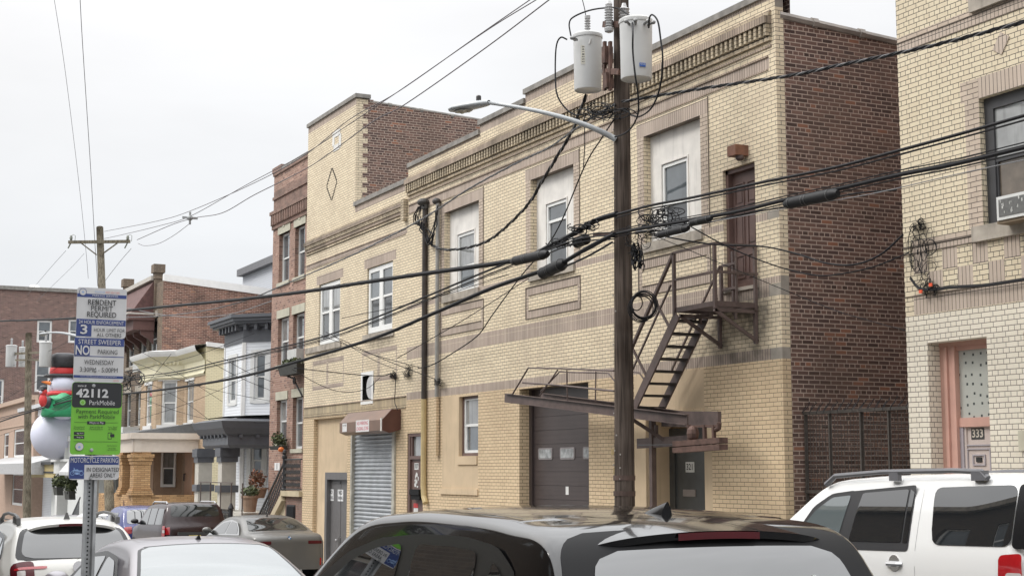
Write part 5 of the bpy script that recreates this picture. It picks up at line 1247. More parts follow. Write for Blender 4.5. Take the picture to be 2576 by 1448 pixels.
    ud = P(312, 1265, py).x; s.prism([pf[1][0].p(u, z_, .004) for u, z_ in ((ud-x0p, zr_-1.0), (ud-x0p+.2, zr_-.6), (ud-x0p, zr_-.2), (ud-x0p-.2, zr_-.6))], (0, -.01, 0)); s.build('brick_diamond', MAROON, t)
    for cx, yy in ((x1p-2.6, py+.36), (x1p-.36, py+.36)):
        c = Vector((cx, yy, 0)); s = MB(); hw = .34
        s.box(c.x-hw, c.x+hw, yy-hw, yy+hw, zr_-.02, zr0, 0)
        for k in range(3): s.box(c.x-hw-.04*(k+1), c.x+hw+.04*(k+1), yy-hw-.04*(k+1), yy+hw+.04*(k+1), zr0-.5+.14*k, zr0-.37+.14*k, 0); s.box(c.x-hw-.04*(3-k), c.x+hw+.04*(3-k), yy-hw-.04*(3-k), yy+hw+.04*(3-k), zr_+.1*k, zr_+.1*k+.09, 0)
        s.build('brick_pier', OB, t)
    # ground floor: window and door behind the porch
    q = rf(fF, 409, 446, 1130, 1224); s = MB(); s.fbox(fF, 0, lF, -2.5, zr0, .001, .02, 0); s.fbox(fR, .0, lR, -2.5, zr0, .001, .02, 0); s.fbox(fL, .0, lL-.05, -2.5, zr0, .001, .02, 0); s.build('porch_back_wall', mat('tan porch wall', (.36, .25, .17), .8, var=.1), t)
    window(t, fF, *q, rec=-.1, b=.1, fm=WHT, gm=GLC, gm2=GLS)
    q = rf(fL, 366, 380, 1130, 1228); window(t, fL, *q, rec=-.08, b=.1, fm=WHT, gm=GLC, gm2=GLS)
    q = rf(fR, 470, 490, 1130, 1245); s = MB(); s.fbox(fR, q[0], q[1], q[2]-.5, q[3], .02, .07); s.build('door', mat('varnished wood door', (.42, .22, .11), .4, var=.15, scale=2), t)
    s = MB(); f = fR; u_ = q[0]+.15; s.tube([f.p(u_, q[2]+.9, .07), f.p(u_, q[2]+.9, .13), f.p(u_, q[2]+.6, .13)], .03, 6); s.build('handle', IRON, t)
tan_house()

def brown_house():
    Y = 16.0; fr = front(Y); x1 = -68.62+ -.9; x1 = P(409, 800, Y).x; x0 = P(305, 800, Y).x
    t = thing('row_house', (x0+3.5, Y, gz(-72)), 'tall brown brick house with maroon hooded roof cornice and white coped side wall', 'house')
    zt = P(409, 706, Y).z; w = MB()
    w1 = [rf(fr, a, b_, c, d_) for a, b_, c, d_ in ((389, 409-14, 812, 899), (361, 372, 816, 905), (322, 333, 835, 920))]
    w1 = [(P(a, 850, Y).x, P(b_, 850, Y).x, P(a, d_, Y).z, P(a, c, Y).z) for a, b_, c, d_ in ((375, 395, 805, 905), (350, 369, 818, 915), (320, 338, 832, 925))]
    w2 = [(P(a, 950, Y).x, P(b_, 950, Y).x, P(a, d_, Y).z, P(a, c, Y).z) for a, b_, c, d_ in ((317, 331, 990, 1075), (344, 358, 985, 1070))]
    w.wall(fr, x0, x1, -3.4, zt, [(*q, .16, 0) for q in w1+w2], (), 0)
    za = P(409, 720, Y).z; zb_ = P(685, 752, 22).z
    SX = x1; q0 = PX(409, 706, SX); q1 = PX(686, 745, SX)
    ya, yb2 = Y, max(q1.y, 20); 
    w.face([(SX, Y, -3.4), (SX, yb2, -3.4), (SX, yb2, q1.z), (SX, Y, q0.z)], 1); w.face([(SX, yb2, -3.4), (SX, yb2+8, -3.4), (SX, yb2+8, q1.z-.3), (SX, yb2, q1.z)], 1)
    w.face([(x0, Y, -3.4), (x0, yb2+8, -3.4), (x0, yb2+8, zt-1.5), (x0, Y, zt)], 1); w.face([(x0, Y, zt-.3), (SX, Y, zt-.3), (SX, yb2+8, q1.z-.4), (x0, yb2+8, q1.z-.4)], 2); w.face([(x0, yb2+8, -3.4), (SX, yb2+8, -3.4), (SX, yb2+8, zt-2), (x0, yb2+8, zt-2)], 1)
    wo = w.build('wall', [BB, RB3, TARM], t)
    s = MB(); s.prism([(SX-.2, Y, q0.z), (SX-.2, yb2, q1.z), (SX-.2, yb2, q1.z+.35), (SX-.2, Y, q0.z+.32)], (.26, 0, 0)); s.build('coping', ROOFW, wo)
    for q in w1+w2:
        wn_ = window(t, fr, *q, rec=.13, b=.08, fm=SASH, gm=GLS); s = MB(); s.fbox(fr, q[0]-.12, q[1]+.12, q[3], q[3]+.32, -.1, .04); s.fbox(fr, q[0]-.12, q[1]+.12, q[2]-.15, q[2], -.1, .05); s.build('lintel', CON, wn_)
    # parapet piers and hooded roof
    for xa, xb, ytop in ((388, 411, 668), (313, 337, 704)):
        u0, u1 = P(xa, 700, Y).x, P(xb, 700, Y).x; z1 = P(xa, ytop, Y).z; s = MB(); zl = P(xa, 800, Y).z
        u1 = u0+.62; s.fbox(fr, u0+.08, u1-.08, zl, z1-.4, -.3, .08); s.fbox(fr, u0, u1, z1-.4, z1, -.38, .16); s.fbox(fr, u0+.04, u1-.04, z1-.7, z1-.58, -.34, .12); s.build('parapet_pier', BB, wo)
    ua, ub = P(318, 750, Y).x, P(392, 700, Y).x; z_r = P(395, 700, Y).z; z_e = P(362, 748, 14.9).z
    s = MB(); zr, ze = z_r, z_r-1.7; ye = Y-1.15
    s.face([(ua, Y, zr), (ub, Y, zr), (ub, ye, ze), (ua, ye, ze)][::-1], 0); s.face([(ub, Y, zr), (ub, Y, ze), (ub, ye, ze)], 0); s.face([(ua, Y, zr), (ua, ye, ze), (ua, Y, ze)], 0)
    s.box(ua-.1, ub+.1, ye-.1, Y, ze-.28, ze-.02, 1); s.box(ua, ub, ye+.15, Y, ze-.75, ze-.28, 1); s.box(ua-.12, ub+.12, ye-.15, Y, ze-.03, ze+.05, 2)
    for k in range(5):
        u_ = ua+.2+k*(ub-ua-.5)/4; s.prism([(u_, Y, ze-1.4), (u_, Y, ze-.75), (u_, ye+.5, ze-.75), (u_, ye+.55, ze-.95), (u_, Y-.25, ze-1.15)], (.2, 0, 0), 1)
    s.bar((ua-.1, Y-.1, zr+.05), (ub, Y-.1, zr+.05), .25, .2, 2)
    s.build('roof', [mat('maroon shingles', (.11, .055, .05), .8, var=.3, scale=6), MAROON, mat('pale eave', (.45, .42, .38), .6)], t)
    t2 = thing('air_conditioner', (w1[1][0], Y, w1[1][2]), 'small white window air conditioner on the brown brick house', 'air conditioner'); q = w1[1]; s = MB(); s.fbox(fr, q[0]+.6, q[1]+.4, q[2]-.45, q[2]-.05, 0, .4); s.build('casing', mat('ac beige', (.5, .5, .48)), t2)
brown_house()

def far_houses():
    # white clapboard house behind the snowman's balcony
    Y = 15.2; fr = front(Y)
    t = thing('row_house', (-84, Y, gz(-84)), 'white porch house with balustrade balcony and awning below the inflatable snowman', 'house')
    x0, x1 = P(135, 1200, Y).x-.5, P(305, 1200, Y).x; w = MB(); zt = P(250, 1080, Y).z
    ws = [(P(a, 1200, Y).x, P(b_, 1200, Y).x, P(200, d_, Y).z, P(200, c, Y).z) for a, b_, c, d_ in ((149, 160, 1135, 1240), (172, 183, 1150, 1240), (286, 306, 1140, 1232))]
    w.wall(fr, x0, x1, -4.2, zt, [(*q, .1, 0) for q in ws], (), 0); closed_body(w, x0, x1, Y, 26, -4.2, zt, 0, 0, 1); wo = w.build('wall', [mat('white stucco', (.62, .63, .62), .8, var=.05, obj=False), TARM], t)
    for q in ws: window(t, fr, *q, rec=.08, b=.1, fm=SASH)
    s = MB(); yb = 13.4; zb = P(160, 1175, yb).z; z2 = P(160, 1095, yb).z; xa, xb = P(135, 1180, yb).x, P(245, 1180, yb).x
    s.box(xa, xb, yb, Y, zb-.3, zb+.3); s.box(xa-.15, xb, yb-.15, Y, zb+.3, zb+.42)
    for k in range(5):
        u = xa+.1+k*(xb-xa-.5)/4; s.box(u, u+.35, yb, yb+.35, zb+.42, z2)
    s.box(xa, xb, yb+.05, yb+.3, z2-.3, z2-.05)
    k = xa
    while k < xb: s.box(k, k+.12, yb+.12, yb+.22, zb+.5, z2-.3); k += .24
    s.box(xa, xb, yb+.2, yb+.3, zb+.42, z2-.4); s.build('balcony', mat('white painted wood', (.66, .66, .64), .6, var=.04), t)
    for px in (139, 212):
        s = MB(); u = P(px, 1200, yb).x; s.box(u-.2, u+.45, yb+.05, yb+.6, gz(-84), zb-.3); s.build('column', mat('white painted wood', (.66, .66, .64)), t)
    s = MB(); s.box(xa, xa+3.2, yb+.1, yb+.25, gz(-84), gz(-84)+1.1); s.build('porch_wall', mat('white painted wood', (.66, .66, .64)), t)
    s = MB(); ux = P(165, 1170, 12.9).x; uy = P(215, 1170, 12.9).x; za = P(190, 1150, 13.4).z
    s.prism([(ux, 13.4, za+.3), (ux, 12.6, za-.7), (ux, 12.6, za-.85), (ux, 13.4, za-.6)], (uy-ux+.8, 0, 0)); s.build('awning', mat('white grey awning', (.5, .5, .5), .6, var=.1), t)
    s = MB(); s.box(x1-3.2, x1, yb, Y, -4, gz(-80)+.9); 
    for k in range(12): s.bar((x1-3.1+k*.26, yb-.1, gz(-80)), (x1-3.1+k*.26, yb-.1, gz(-80)+1.0+k*.12), .035, .035)
    s.bar((x1-3.1, yb-.1, gz(-80)+1.0), (x1, yb-.1, gz(-80)+2.4), .05, .05)
    s.build('side_stair', GRYP, t)
    # left: yellow-grey porch house + pinkish bay house
    Y = 15.6; fr = front(Y); t = thing('row_house', (-96, Y, gz(-96)), 'pinkish tan bay-fronted house with a pale porch canopy at the far left', 'house')
    x0, x1 = P(-60, 1100, Y).x, P(85, 1100, Y).x; zt = P(30, 1020, Y).z; w = MB()
    ws = [(P(a, 1150, Y).x, P(b_, 1150, Y).x, P(40, d_, Y).z, P(40, c, Y).z) for a, b_, c, d_ in ((33, 60, 1080, 1150), (8, 20, 1085, 1150), (33, 60, 1190, 1270), (70, 80, 1190, 1260))]
    w.wall(fr, x0, x1, -4.6, zt, [(*q, .1, 0) for q in ws], (), 0); closed_body(w, x0, x1, Y, 26, -4.6, zt, 0, 0, 1); wo = w.build('wall', [mat('pinkish stucco', (.42, .30, .23), .8, var=.1, obj=False), TARM], t)
    for q in ws: window(t, fr, *q, rec=.06, b=.14, fm=WHT, gm=GLS, gm2=GLB)
    s = MB(); s.fbox(fr, x0, x1, zt, zt+.3, -.2, .3); s.fbox(fr, x0, x1, zt-1.6, zt-1.5, 0, .06); s.build('cornice', mat('tan trim', (.45, .33, .25), .7), wo)
    s = MB(); yb = 13.6; z1 = P(30, 1165, yb).z; z0 = P(30, 1192, yb).z; xa, xb = P(-60, 1180, yb).x, P(80, 1180, yb).x
    s.prism([(xa, yb, z0), (xa, Y, z0), (xa, Y, z1+.5), (xa, yb, z1)], (xb-xa, 0, 0)); s.build('porch_roof', mat('grey striped canopy', (.42, .42, .42), .6, var=.15), t)
    for k in range(9): s = MB(); u = xa+3+k*1.05; s.bar((u, yb+.1, gz(-97)), (u, yb+.1, z0), .07, .07); s.build('porch_post', IRON, t)
    s = MB(); s.bar((xa, yb+.1, gz(-97)+1), (xb, yb+.1, gz(-97)+1), .06, .06); s.build('porch_rail', IRON, t)
    # small grey cornice piece with white siding (upper white house edge) behind the pole
    Y = 15.6; fr = front(Y); x0, x1 = P(52, 1040, Y).x, P(150, 1040, Y).x
    t = thing('row_house', ((x0+x1)/2, Y, gz(-90)), 'small white sided house with yellow banded porch just behind the weathered pole', 'house'); w = MB(); zt = P(100, 1050, Y).z
    Y2 = 16.3; w.wall(front(Y2), x0-1, x1+1.2, -4.4, zt-.0, (), (), 0); closed_body(w, x0-1, x1+1.2, Y2, 25, -4.4, zt, 0, 0, 1); wo = w.build('wall', [SID, TARM], t)
    s = MB(); za = P(100, 1018, 15).z; s.fbox(front(15.8), x0-.5, x1, za-.5, za, -.5, 0); s.fbox(front(15.5), x0-.9, x1, za, za+.25, -.8, 0); s.build('cornice', mat('grey white trim', (.55, .56, .57), .6), wo)
    s = MB(); yb = 14.3; za = P(110, 1168, yb).z; zb = P(110, 1200, yb).z; xa, xb = P(78, 1180, yb).x, P(136, 1180, yb).x
    s.box(xa, xb, yb, 16, zb, za, 0); s.box(xa-.2, xb+.2, yb-.2, 16, za, za+.15, 1); s.box(xa-.05, xb+.05, yb-.05, 16, zb+.25, zb+.35, 1)
    s.box(xa+.3, xb, yb+1.6, yb+1.7, -4, zb, 1); s.build('porch_roof', [mat('yellow porch trim', (.50, .40, .18), .6), IRON], t)
    # big brick block closing the view, facing us across the side street
    X = -126; fr = side(X); t = thing('apartment_building', (X, 17, gz(X)), 'large purple brown brick building closing the street at far left', 'building')
    q0 = PX(0, 727, X); q1 = PX(190, 736, X); ys = [PX(-120, 727, X).y, PX(340, 727, X).y]
    w = MB(); zt = q0.z; ws = []
    for (xa, xb, c, d_) in ((93, 131, 805, 861), (172, 210, 803, 862), (88, 127, 903, 985), (-25, 9, 952, 1040), (172, 210, 900, 985), (10, 45, 1010, 1080)):
        a, b_ = PX(xa, (c+d_)/2, X), PX(xb, (c+d_)/2, X); ws.append((a.y, b_.y, PX((xa+xb)/2, d_, X).z, PX((xa+xb)/2, c, X).z))
    w.wall(fr, ys[0], ys[1], -6, zt, [(*q, .2, 0) for q in ws], (), 0)
    w.face([(X, ys[0], -6), (X-30, ys[0], -6), (X-30, ys[0], zt), (X, ys[0], zt)], 0); w.face([(X, ys[1], -6), (X-30, ys[1], -6), (X-30, ys[1], zt), (X, ys[1], zt)], 0); w.face([(X, ys[0], zt), (X, ys[1], zt), (X-30, ys[1], zt), (X-30, ys[0], zt)], 1); w.face([(X-30, ys[0], -6), (X-30, ys[1], -6), (X-30, ys[1], zt), (X-30, ys[0], zt)], 0)
    wo = w.build('wall', [RB4, TARM], t)
    for q in ws: window(t, fr, *q, rec=.12, b=.16, fm=WHT, gm=GLS, gm2=GLB)
    s = MB(); s.fbox(fr, ys[0], ys[1], zt, zt+.3, -.4, .15); s.build('coping', COP, wo)
    s = MB(); a, b_ = PX(72, 730, X-6), PX(110, 730, X-6); s.box(X-8, X-6, a.y, b_.y, zt-1, zt+.7); s.lathe((X-7, (a.y+b_.y)/2, zt+.7), [(.9, 0), (.3, .6)], 8); s.build('roof_hatch', ROOFW, wo)
    # grey siding block glimpsed between the brown house and the red house
    Y = 21.5; fr = front(Y); x0, x1 = P(611, 690, Y).x, P(720, 690, Y).x; t = thing('row_house', (x0, Y, gz(x0)), 'grey sided rear block with dark eave rising behind the white coped wall', 'house')
    zt = P(611, 696, Y).z; w = MB(); w.wall(fr, x0, x1+3, -3, zt, (), (), 0); closed_body(w, x0, x1+3, Y, 30, -3, zt, 0, 0, 1); x00 = P(600, 700, 23).x; w.wall(front(22.5), x00-.3, x0, -3, zt-.9, (), (), 2); wo = w.build('wall', [siding('grey siding', (.50, .52, .56)), TARM, ROOFW], t)
    s = MB(); s.fbox(fr, x0-.1, x1+3, zt, zt+.35, -.4, .3); s.build('eave', mat('dark eave', (.15, .15, .16), .6), wo)
far_houses()
q = P(166, 1255, 13.0); planter((q.x+.5, 13.1, q.z), 'hanging box of olive grasses on the white porch rail, right one', 1.3, .4, seed=8, r=(.8, .3, .55), n=320, size=.12)
q = P(146, 1250, 13.0); planter((q.x-.6, 13.1, q.z+.1), 'hanging box of green plants on the white porch rail, left one', 1.1, .4, seed=9, r=(.6, .3, .45), n=260, size=.12)

def snowman():
    Y = 13.2; c = P(140, 1155, Y); sc = lambda px: px/3773*(VF.dot(Vector((c.x, Y, 0))))
    z = lambda y: P(140, y, Y).z; x = lambda px, y=1000: P(px, y, Y)
    t = thing('inflatable_snowman', (c.x, Y, z(1155)), 'giant inflatable snowman in green sweater and black top hat on a balcony', 'inflatable')
    WI = mat('white inflatable nylon', (.66, .67, .78), .5, var=.04, scale=1); R = mat('red inflatable nylon', (.62, .05, .05), .5, var=.05); G = mat('green inflatable nylon', (.03, .30, .13), .5, var=.08); B = mat('black inflatable nylon', (.05, .05, .055), .5, var=.1)
    cc = P(146, 1092, Y); s = MB(); r = sc(66); s.ball(cc, r, r, r*.95, 28, 18); s.ball(P(160, 1020, Y), sc(40), sc(40), sc(34), 24, 14)
    hc = P(160, 970, Y); s.ball(hc, sc(35), sc(35), sc(29), 24, 14); bo = s.build('body', WI, t, smooth='all')
    s = MB(); cs = P(160, 1010, Y); s.lathe((cs.x, cs.y, z(1052)), [(sc(50), 0), (sc(53), sc(6)), (sc(50), sc(22)), (sc(44), sc(38)), (sc(36), sc(50)), (sc(28), sc(56))], 24)
    s.tube([P(160, 1008, Y-.4), P(142, 1016, Y-1.0), P(128, 1014, Y-1.3)], [sc(20), sc(16), sc(12)], 14); s.build('sweater', G, t, smooth='all')
    s = MB(); s.lathe((hc.x, hc.y, z(1001)), [(sc(32), 0), (sc(39), sc(2)), (sc(39), sc(9)), (sc(32), sc(12))], 22); s.build('scarf', R, t, smooth='all')
    s = MB(); s.ball(P(121, 1012, Y-1.4), sc(12), sc(12), sc(14), 14, 10); s.build('glove', B, t, smooth='all')
    hx = P(158, 955, Y); s = MB(); s.lathe((hx.x, hx.y, z(955)), [(sc(30), sc(-2)), (sc(44), 0), (sc(47), sc(3)), (sc(42), sc(7)), (sc(30), sc(9)), (sc(29), sc(12))], 26)
    s.lathe((hx.x+.2, hx.y, z(932)), [(sc(29), 0), (sc(31), sc(12)), (sc(33), sc(22)), (sc(31), sc(32)), (sc(20), sc(36)), (.01, sc(37))], 26); s.build('hat', B, t, smooth='all')
    s = MB(); s.lathe((hx.x+.1, hx.y, z(949)), [(sc(32), 0), (sc(33), sc(3)), (sc(32), sc(15)), (sc(31), sc(17))], 26); s.build('hat_band', R, t, smooth='all')
    s = MB(); n0 = hc-VR*sc(26)-VF*sc(24)+Vector((0, 0, sc(5))); s.tube([n0, n0-VR*sc(10)-VF*sc(6)+Vector((0, 0, sc(2))), n0-VR*sc(19)-VF*sc(8)+Vector((0, 0, sc(3)))], [sc(5), sc(3.4), .02], 10); s.build('nose', mat('orange nylon', (.80, .22, .04), .5, var=0), t, smooth='all')
    s = MB()
    for a, b_ in ((-22, 12), (-31, 10)): s.ball(hc+VR*sc(a)-VF*sc(22 if a > -30 else 14)+Vector((0, 0, sc(b_))), sc(2.4), sc(2.4), sc(3.6), 8, 6)
    for k in range(5): s.ball(hc-VR*sc(20-4*k)-VF*sc(27+k)-Vector((0, 0, sc(8-1.5*k))), sc(1.3), sc(1.3), sc(1.3), 6, 4)
    s.build('face_mark', B, t)
    # small penguin held in the arm
    t2 = thing('inflatable_penguin', P(106, 1010, Y-1.9), 'small inflatable penguin with red scarf held by the snowman', 'inflatable'); pc = P(108, 1006, Y-1.9); s = MB()
    s.ball(pc, sc(9), sc(9), sc(15), 14, 10); s.ball(pc+Vector((0, 0, sc(19))), sc(9), sc(9), sc(9), 14, 10); s.build('body', R, t2, smooth='all')
    s = MB(); s.ball(pc+Vector((0, 0, sc(24)))-VR*sc(4), sc(16), sc(7), sc(3.4), 14, 8); s.ball(pc+Vector((0, 0, sc(28))), sc(9), sc(9), sc(6), 12, 8); s.build('head', B, t2, smooth='all')
    s = MB(); s.ball(pc+Vector((0, 0, sc(19)))-VF*sc(6)-VR*sc(3), sc(5), sc(4), sc(5), 10, 8); s.build('face', WI, t2, smooth='all')
snowman()
# ================================================================== parking sign post
def rrect(fr, u0, u1, z0, z1, r, d, n=4):
    o = []
    for cx, cz, a0 in ((u1-r, z1-r, 0), (u0+r, z1-r, 90), (u0+r, z0+r, 180), (u1-r, z0+r, 270)):
        for k in range(n+1): a = radians(a0+90*k/n); o.append(fr.p(cx+r*cos(a), cz+r*sin(a), d))
    return o
def sign_post():
    X = -9.47; fr = side(X)
    def q(x, y):   # pixel in the enlarged crop -> (u,z)
        p = PX((x/2.3375+180)/1.19255, (y/2.3375+840)/1.19255, X); return p.y, p.z
    def zz(y): return q(250, y)[1]
    y0 = 1.772; t = thing('sign_post', (X-.04, y0, gz(X)+.13), 'galvanised channel post carrying four stacked parking signs on the near pavement', 'sign post')
    GAL = mat('galvanised steel', (.40, .41, .42), .45, metal=.5, var=.25, scale=12)
    s = MB(); zb, zt = gz(X)+.0, zz(70); w = .040; xs = X-.012
    prof = [(-w, 0), (-w*.55, 0), (-w*.4, -.035), (w*.4, -.035), (w*.55, 0), (w, 0), (w, -.005), (w*.6, -.005), (w*.46, -.041), (-w*.46, -.041), (-w*.6, -.005), (-w, -.005)]
    pts = [Vector((xs+d, y0+u, zb)) for u, d in prof]; n = len(pts); i = len(s.v)
    s.v += pts+[p+Vector((0, 0, zt-zb)) for p in pts]
    for k in range(n): s.f.append((i+k, i+(k+1) % n, i+n+(k+1) % n, i+n+k)); s.m.append(0)
    z = zb+.05
    while z < zt-.05:
        c = Vector((xs-.0335, y0, z)); s.face([c+Vector((0, .006*cos(a*pi/4), .006*sin(a*pi/4))) for a in range(8)], 1); z += .0254
    s.build('channel_post', [GAL, DARK], t)
    WS = mat('reflective white sheet', (.56, .56, .57), .35, var=.05, scale=10); BL = mat('sign blue', (.035, .06, .21), .4, var=.05); BK = mat('sign black', (.02, .021, .024), .4, var=0)
    GN = mat('sign green', (.17, .47, .045), .4, var=.04); RD = mat('sign red', (.62, .16, .14), .5, var=0); LB = mat('sign light blue', (.25, .38, .65), .5, var=0); EDG = mat('sign edge aluminium', (.5, .5, .5), .4, metal=.5, var=0)
    u0, u1 = 1.648, 1.953; um = (u0+u1)/2
    def plate(za, zb_, lab, m, off=0, r=.018, d=0.0):
        s = MB(); a = rrect(fr, u0+off, u1+off, za, zb_, r, d); s.prism(a, (.003, 0, 0)); return s.build('sign_panel', m, t, label=lab)
    def lines(panel, items, mats, name='lettering'):
        s = MB(); nc = .0050
        for it in items:
            nc += .00012
            if it[0] == 'r': _, a, b, c, d_, mi = it[:6]; dd = it[6] if len(it) > 6 else .0042; s.fbox(fr, a, b, c, d_, .001, dd, mi)
            elif it[0] == 't':
                _, body, u, z, size, mi, width, bold = it; put_text(s, body, fr, u, z, size, mi, bold, d=.0105, width=width)
            elif it[0] == 'c': _, u, z, r, mi = it; s.face([fr.p(u+r*cos(a*pi/10), z+r*sin(a*pi/10), nc) for a in range(20)], mi)
            elif it[0] == 'p': _, pts_, mi = it; s.face([fr.p(u, z, nc+.001) for u, z in pts_], mi)
        return s.build(name, mats, panel)
    Mx = [WS, BL, BK, RD, LB, GN]
    # 1: resident permit  (crop y 52..400)
    a, b = zz(402), zz(55); p1 = plate(a, b, 'resident permit required sign', WS)
    I = [('r', u0+.002, u1-.002, zz(122), zz(98), 1), ('t', 'TOWN OF', um-.015, zz(84), .018, 4, .062, .01), ('t', 'WEST NEW YORK', um+.063, zz(84), .018, 3, .088, .02),
         ('t', 'PARKING SERVICES', um+.018, zz(110), .020, 0, .158, .02), ('c', u0+.035, zz(88), .023, 1), ('c', u0+.035, zz(88), .020, 0), ('c', u0+.035, zz(88), .006, 4),
         ('t', 'RESIDENT', um+.0, zz(158), .052, 2, .172, .008), ('t', 'PERMIT', um+.0, zz(200), .052, 2, .132, .008), ('t', 'REQUIRED', um+.0, zz(243), .052, 2, .178, .008),
         ('r', u0+.002, u1-.002, zz(316), zz(275), 1), ('t', '24 HOUR ENFORCEMENT', um, zz(298), .034, 0, .275, .006), ('r', u0+.002, u0+.095, zz(396), zz(316), 1), ('t', '3', u0+.048, zz(352), .088, 0, .042, .02),
         ('t', 'HOUR LIMIT FOR', um+.05, zz(350), .034, 2, .19, .006), ('t', 'ALL OTHERS', um+.05, zz(384), .034, 2, .15, .006)]
    lines(p1, I, Mx)
    # 2: street sweeper
    a, b = zz(715), zz(404); p2 = plate(a, b, 'street sweeper no parking sign', WS, off=-.006)
    f = -.006
    I = [('r', u0+.002+f, u1-.002+f, zz(460), zz(407), 1), ('t', 'STREET SWEEPER', um+f, zz(436), .046, 0, .26, .012), ('r', u0+.002+f, u0+.095+f, zz(530), zz(460), 1), ('t', 'NO', u0+.049+f, zz(497), .090, 0, .085, .02),
         ('t', 'PARKING', um+.05+f, zz(503), .044, 2, .12, .008), ('r', u0+.002+f, u1-.002+f, zz(537), zz(532), 1), ('t', 'WEDNESDAY', um+f, zz(578), .046, 2, .18, .008), ('t', '3:30PM - 5:00PM', um+f, zz(630), .046, 2, .23, .008),
         ('r', u0+.002+f, u1-.002+f, zz(686), zz(668), 1), ('t', 'FOR THE LATEST NEWS & INFORMATION, PLEASE VISIT OUR WEBSITE', um+f, zz(677), .010, 0, .22, .005),
         ('t', 'CITYOFWNY.ORG', u0+.06+f, zz(697), .011, 4, .07, .01), ('t', 'WNYPA', u1-.045+f, zz(703), .016, 3, .035, .01)]
    lines(p2, I, Mx)
    # 3: pay by phone, black over green
    a, b = zz(1222), zz(716); p3 = plate(a, b, 'green and black mobile payment sign', GN, off=-.010, r=.02)
    f = -.010
    s = MB(); pts = rrect(fr, u0+f+.002, u1+f-.002, zz(893), b-.002, .018, .0); s.prism([p+Vector((.0035, 0, 0)) for p in pts], (.0012, 0, 0)); s.build('black_header', BK, p3)
    zh = zz
    I = [('t', 'zone #', u0+.058+f, zh(742), .022, 0, .052, .01), ('t', '42112', um-.03+f, zh(796), .078, 0, .195, .035), ('c', u0+.066+f, zh(858), .018, 5), ('c', u0+.066+f, zh(858), .0135, 0), ('c', u0+.066+f, zh(858), .0115, 5), ('t', 'ParkMobile', um+.03+f, zh(860), .046, 0, .155, .018),
         ('t', 'Payment Required', um+.005+f, zh(921), .040, 2, .255, .018), ('t', 'with ParkMobile', um+f, zh(957), .040, 2, .225, .018), ('r', u0+.02+f, u1-.02+f, zh(998), zh(996), 2), ('r', um-.055+f, um+.055+f, zh(1010), zh(988), 2, .005), ('t', 'Ways to Pay', um+f, zh(999), .022, 0, .088, .02),
         ('t', 'Download', u0+.05+f, zh(1029), .015, 2, .062, .01), ('t', 'ParkMobile', u0+.05+f, zh(1043), .015, 2, .065, .01), ('t', 'Scan to Pay at', um+f, zh(1029), .015, 2, .078, .01), ('t', 'ParkMobile.io', um+f, zh(1043), .015, 2, .078, .01),
         ('t', 'Text "Park"', u1-.053+f, zh(1029), .015, 2, .062, .01), ('t', 'to 77223', u1-.053+f, zh(1043), .015, 2, .05, .01),
         ('r', u0+.02+f, u0+.083+f, zh(1084), zh(1063), 2), ('r', u0+.02+f, u0+.083+f, zh(1111), zh(1090), 2), ('t', 'App Store', u0+.056+f, zh(1074), .012, 0, .04, .01), ('t', 'Google Play', u0+.056+f, zh(1101), .012, 0, .04, .01),
         ('r', u1-.08+f, u1-.055+f, zh(1112), zh(1066), 2, .004), ('r', u1-.077+f, u1-.058+f, zh(1108), zh(1071), 5, .005), ('r', u1-.066+f, u1-.04+f, zh(1098), zh(1076), 2, .0056),
         ('r', u0+.02+f, u1-.02+f, zh(1132), zh(1130), 2), ('c', u0+.055+f, zh(1166), .0255, 2), ('c', u0+.055+f, zh(1166), .024, 0), ('c', u0+.055+f, zh(1170), .008, 4),
         ('t', '#parksmarter', u1-.052+f, zh(1158), .012, 2, .062, .005), ('t', 'Need Help?', u1-.052+f, zh(1178), .012, 2, .045, .005), ('t', 'support.parkmobile.io', u1-.052+f, zh(1189), .009, 2, .066, .002)]
    lines(p3, I, Mx)
    # 4: motorcycle parking
    a, b = zz(1398), zz(1228); p4 = plate(a, b, 'motorcycle parking sign', WS, off=-.014, r=.022)
    f = -.014
    I = [('r', u0+.004+f, u1-.004+f, zz(1292), zz(1236), 1), ('t', 'MOTORCYCLE PARKING', um+f, zz(1263), .048, 0, .285, .012), ('r', u0+.004+f, u0+.094+f, zz(1390), zz(1292), 1),
         ('t', 'IN DESIGNATED', um+.052+f, zz(1328), .040, 2, .195, .008), ('t', 'AREAS ONLY', um+.052+f, zz(1368), .040, 2, .155, .008)]
    cu = u0+.049+f; cz = zz(1352)
    for sx in (-.026, .027):
        for k in range(14):
            a0, a1 = 2*pi*k/14, 2*pi*(k+1)/14; I.append(('p', [(cu+sx+.0135*cos(a0), cz+.0135*sin(a0)), (cu+sx+.0135*cos(a1), cz+.0135*sin(a1)), (cu+sx+.0105*cos(a1), cz+.0105*sin(a1)), (cu+sx+.0105*cos(a0), cz+.0105*sin(a0))], 4))
    I += [('p', [(cu-.030, cz+.018), (cu-.015, cz+.022), (cu+.004, cz+.024), (cu+.012, cz+.017), (cu+.034, cz+.018), (cu+.032, cz+.013), (cu+.008, cz+.010), (cu-.012, cz+.012)], 4), ('p', [(cu-.012, cz+.006), (cu+.012, cz+.006), (cu+.010, cz-.008), (cu-.008, cz-.008)], 4),
          ('p', [(cu-.026, cz), (cu-.018, cz+.028), (cu-.022, cz+.034), (cu-.019, cz+.034), (cu-.013, cz+.028), (cu-.023, cz-.001)], 4)]
    lines(p4, I, Mx)
    s = MB()
    for yy in (142, 633, 740, 1190, 1240, 1385):
        c = fr.p(y0-.005 if yy > 700 else y0+.0, zz(yy), .004); s.lathe(c, [(.011, 0), (.011, .003), (.006, .004), (.006, .010)], 10, 'x')
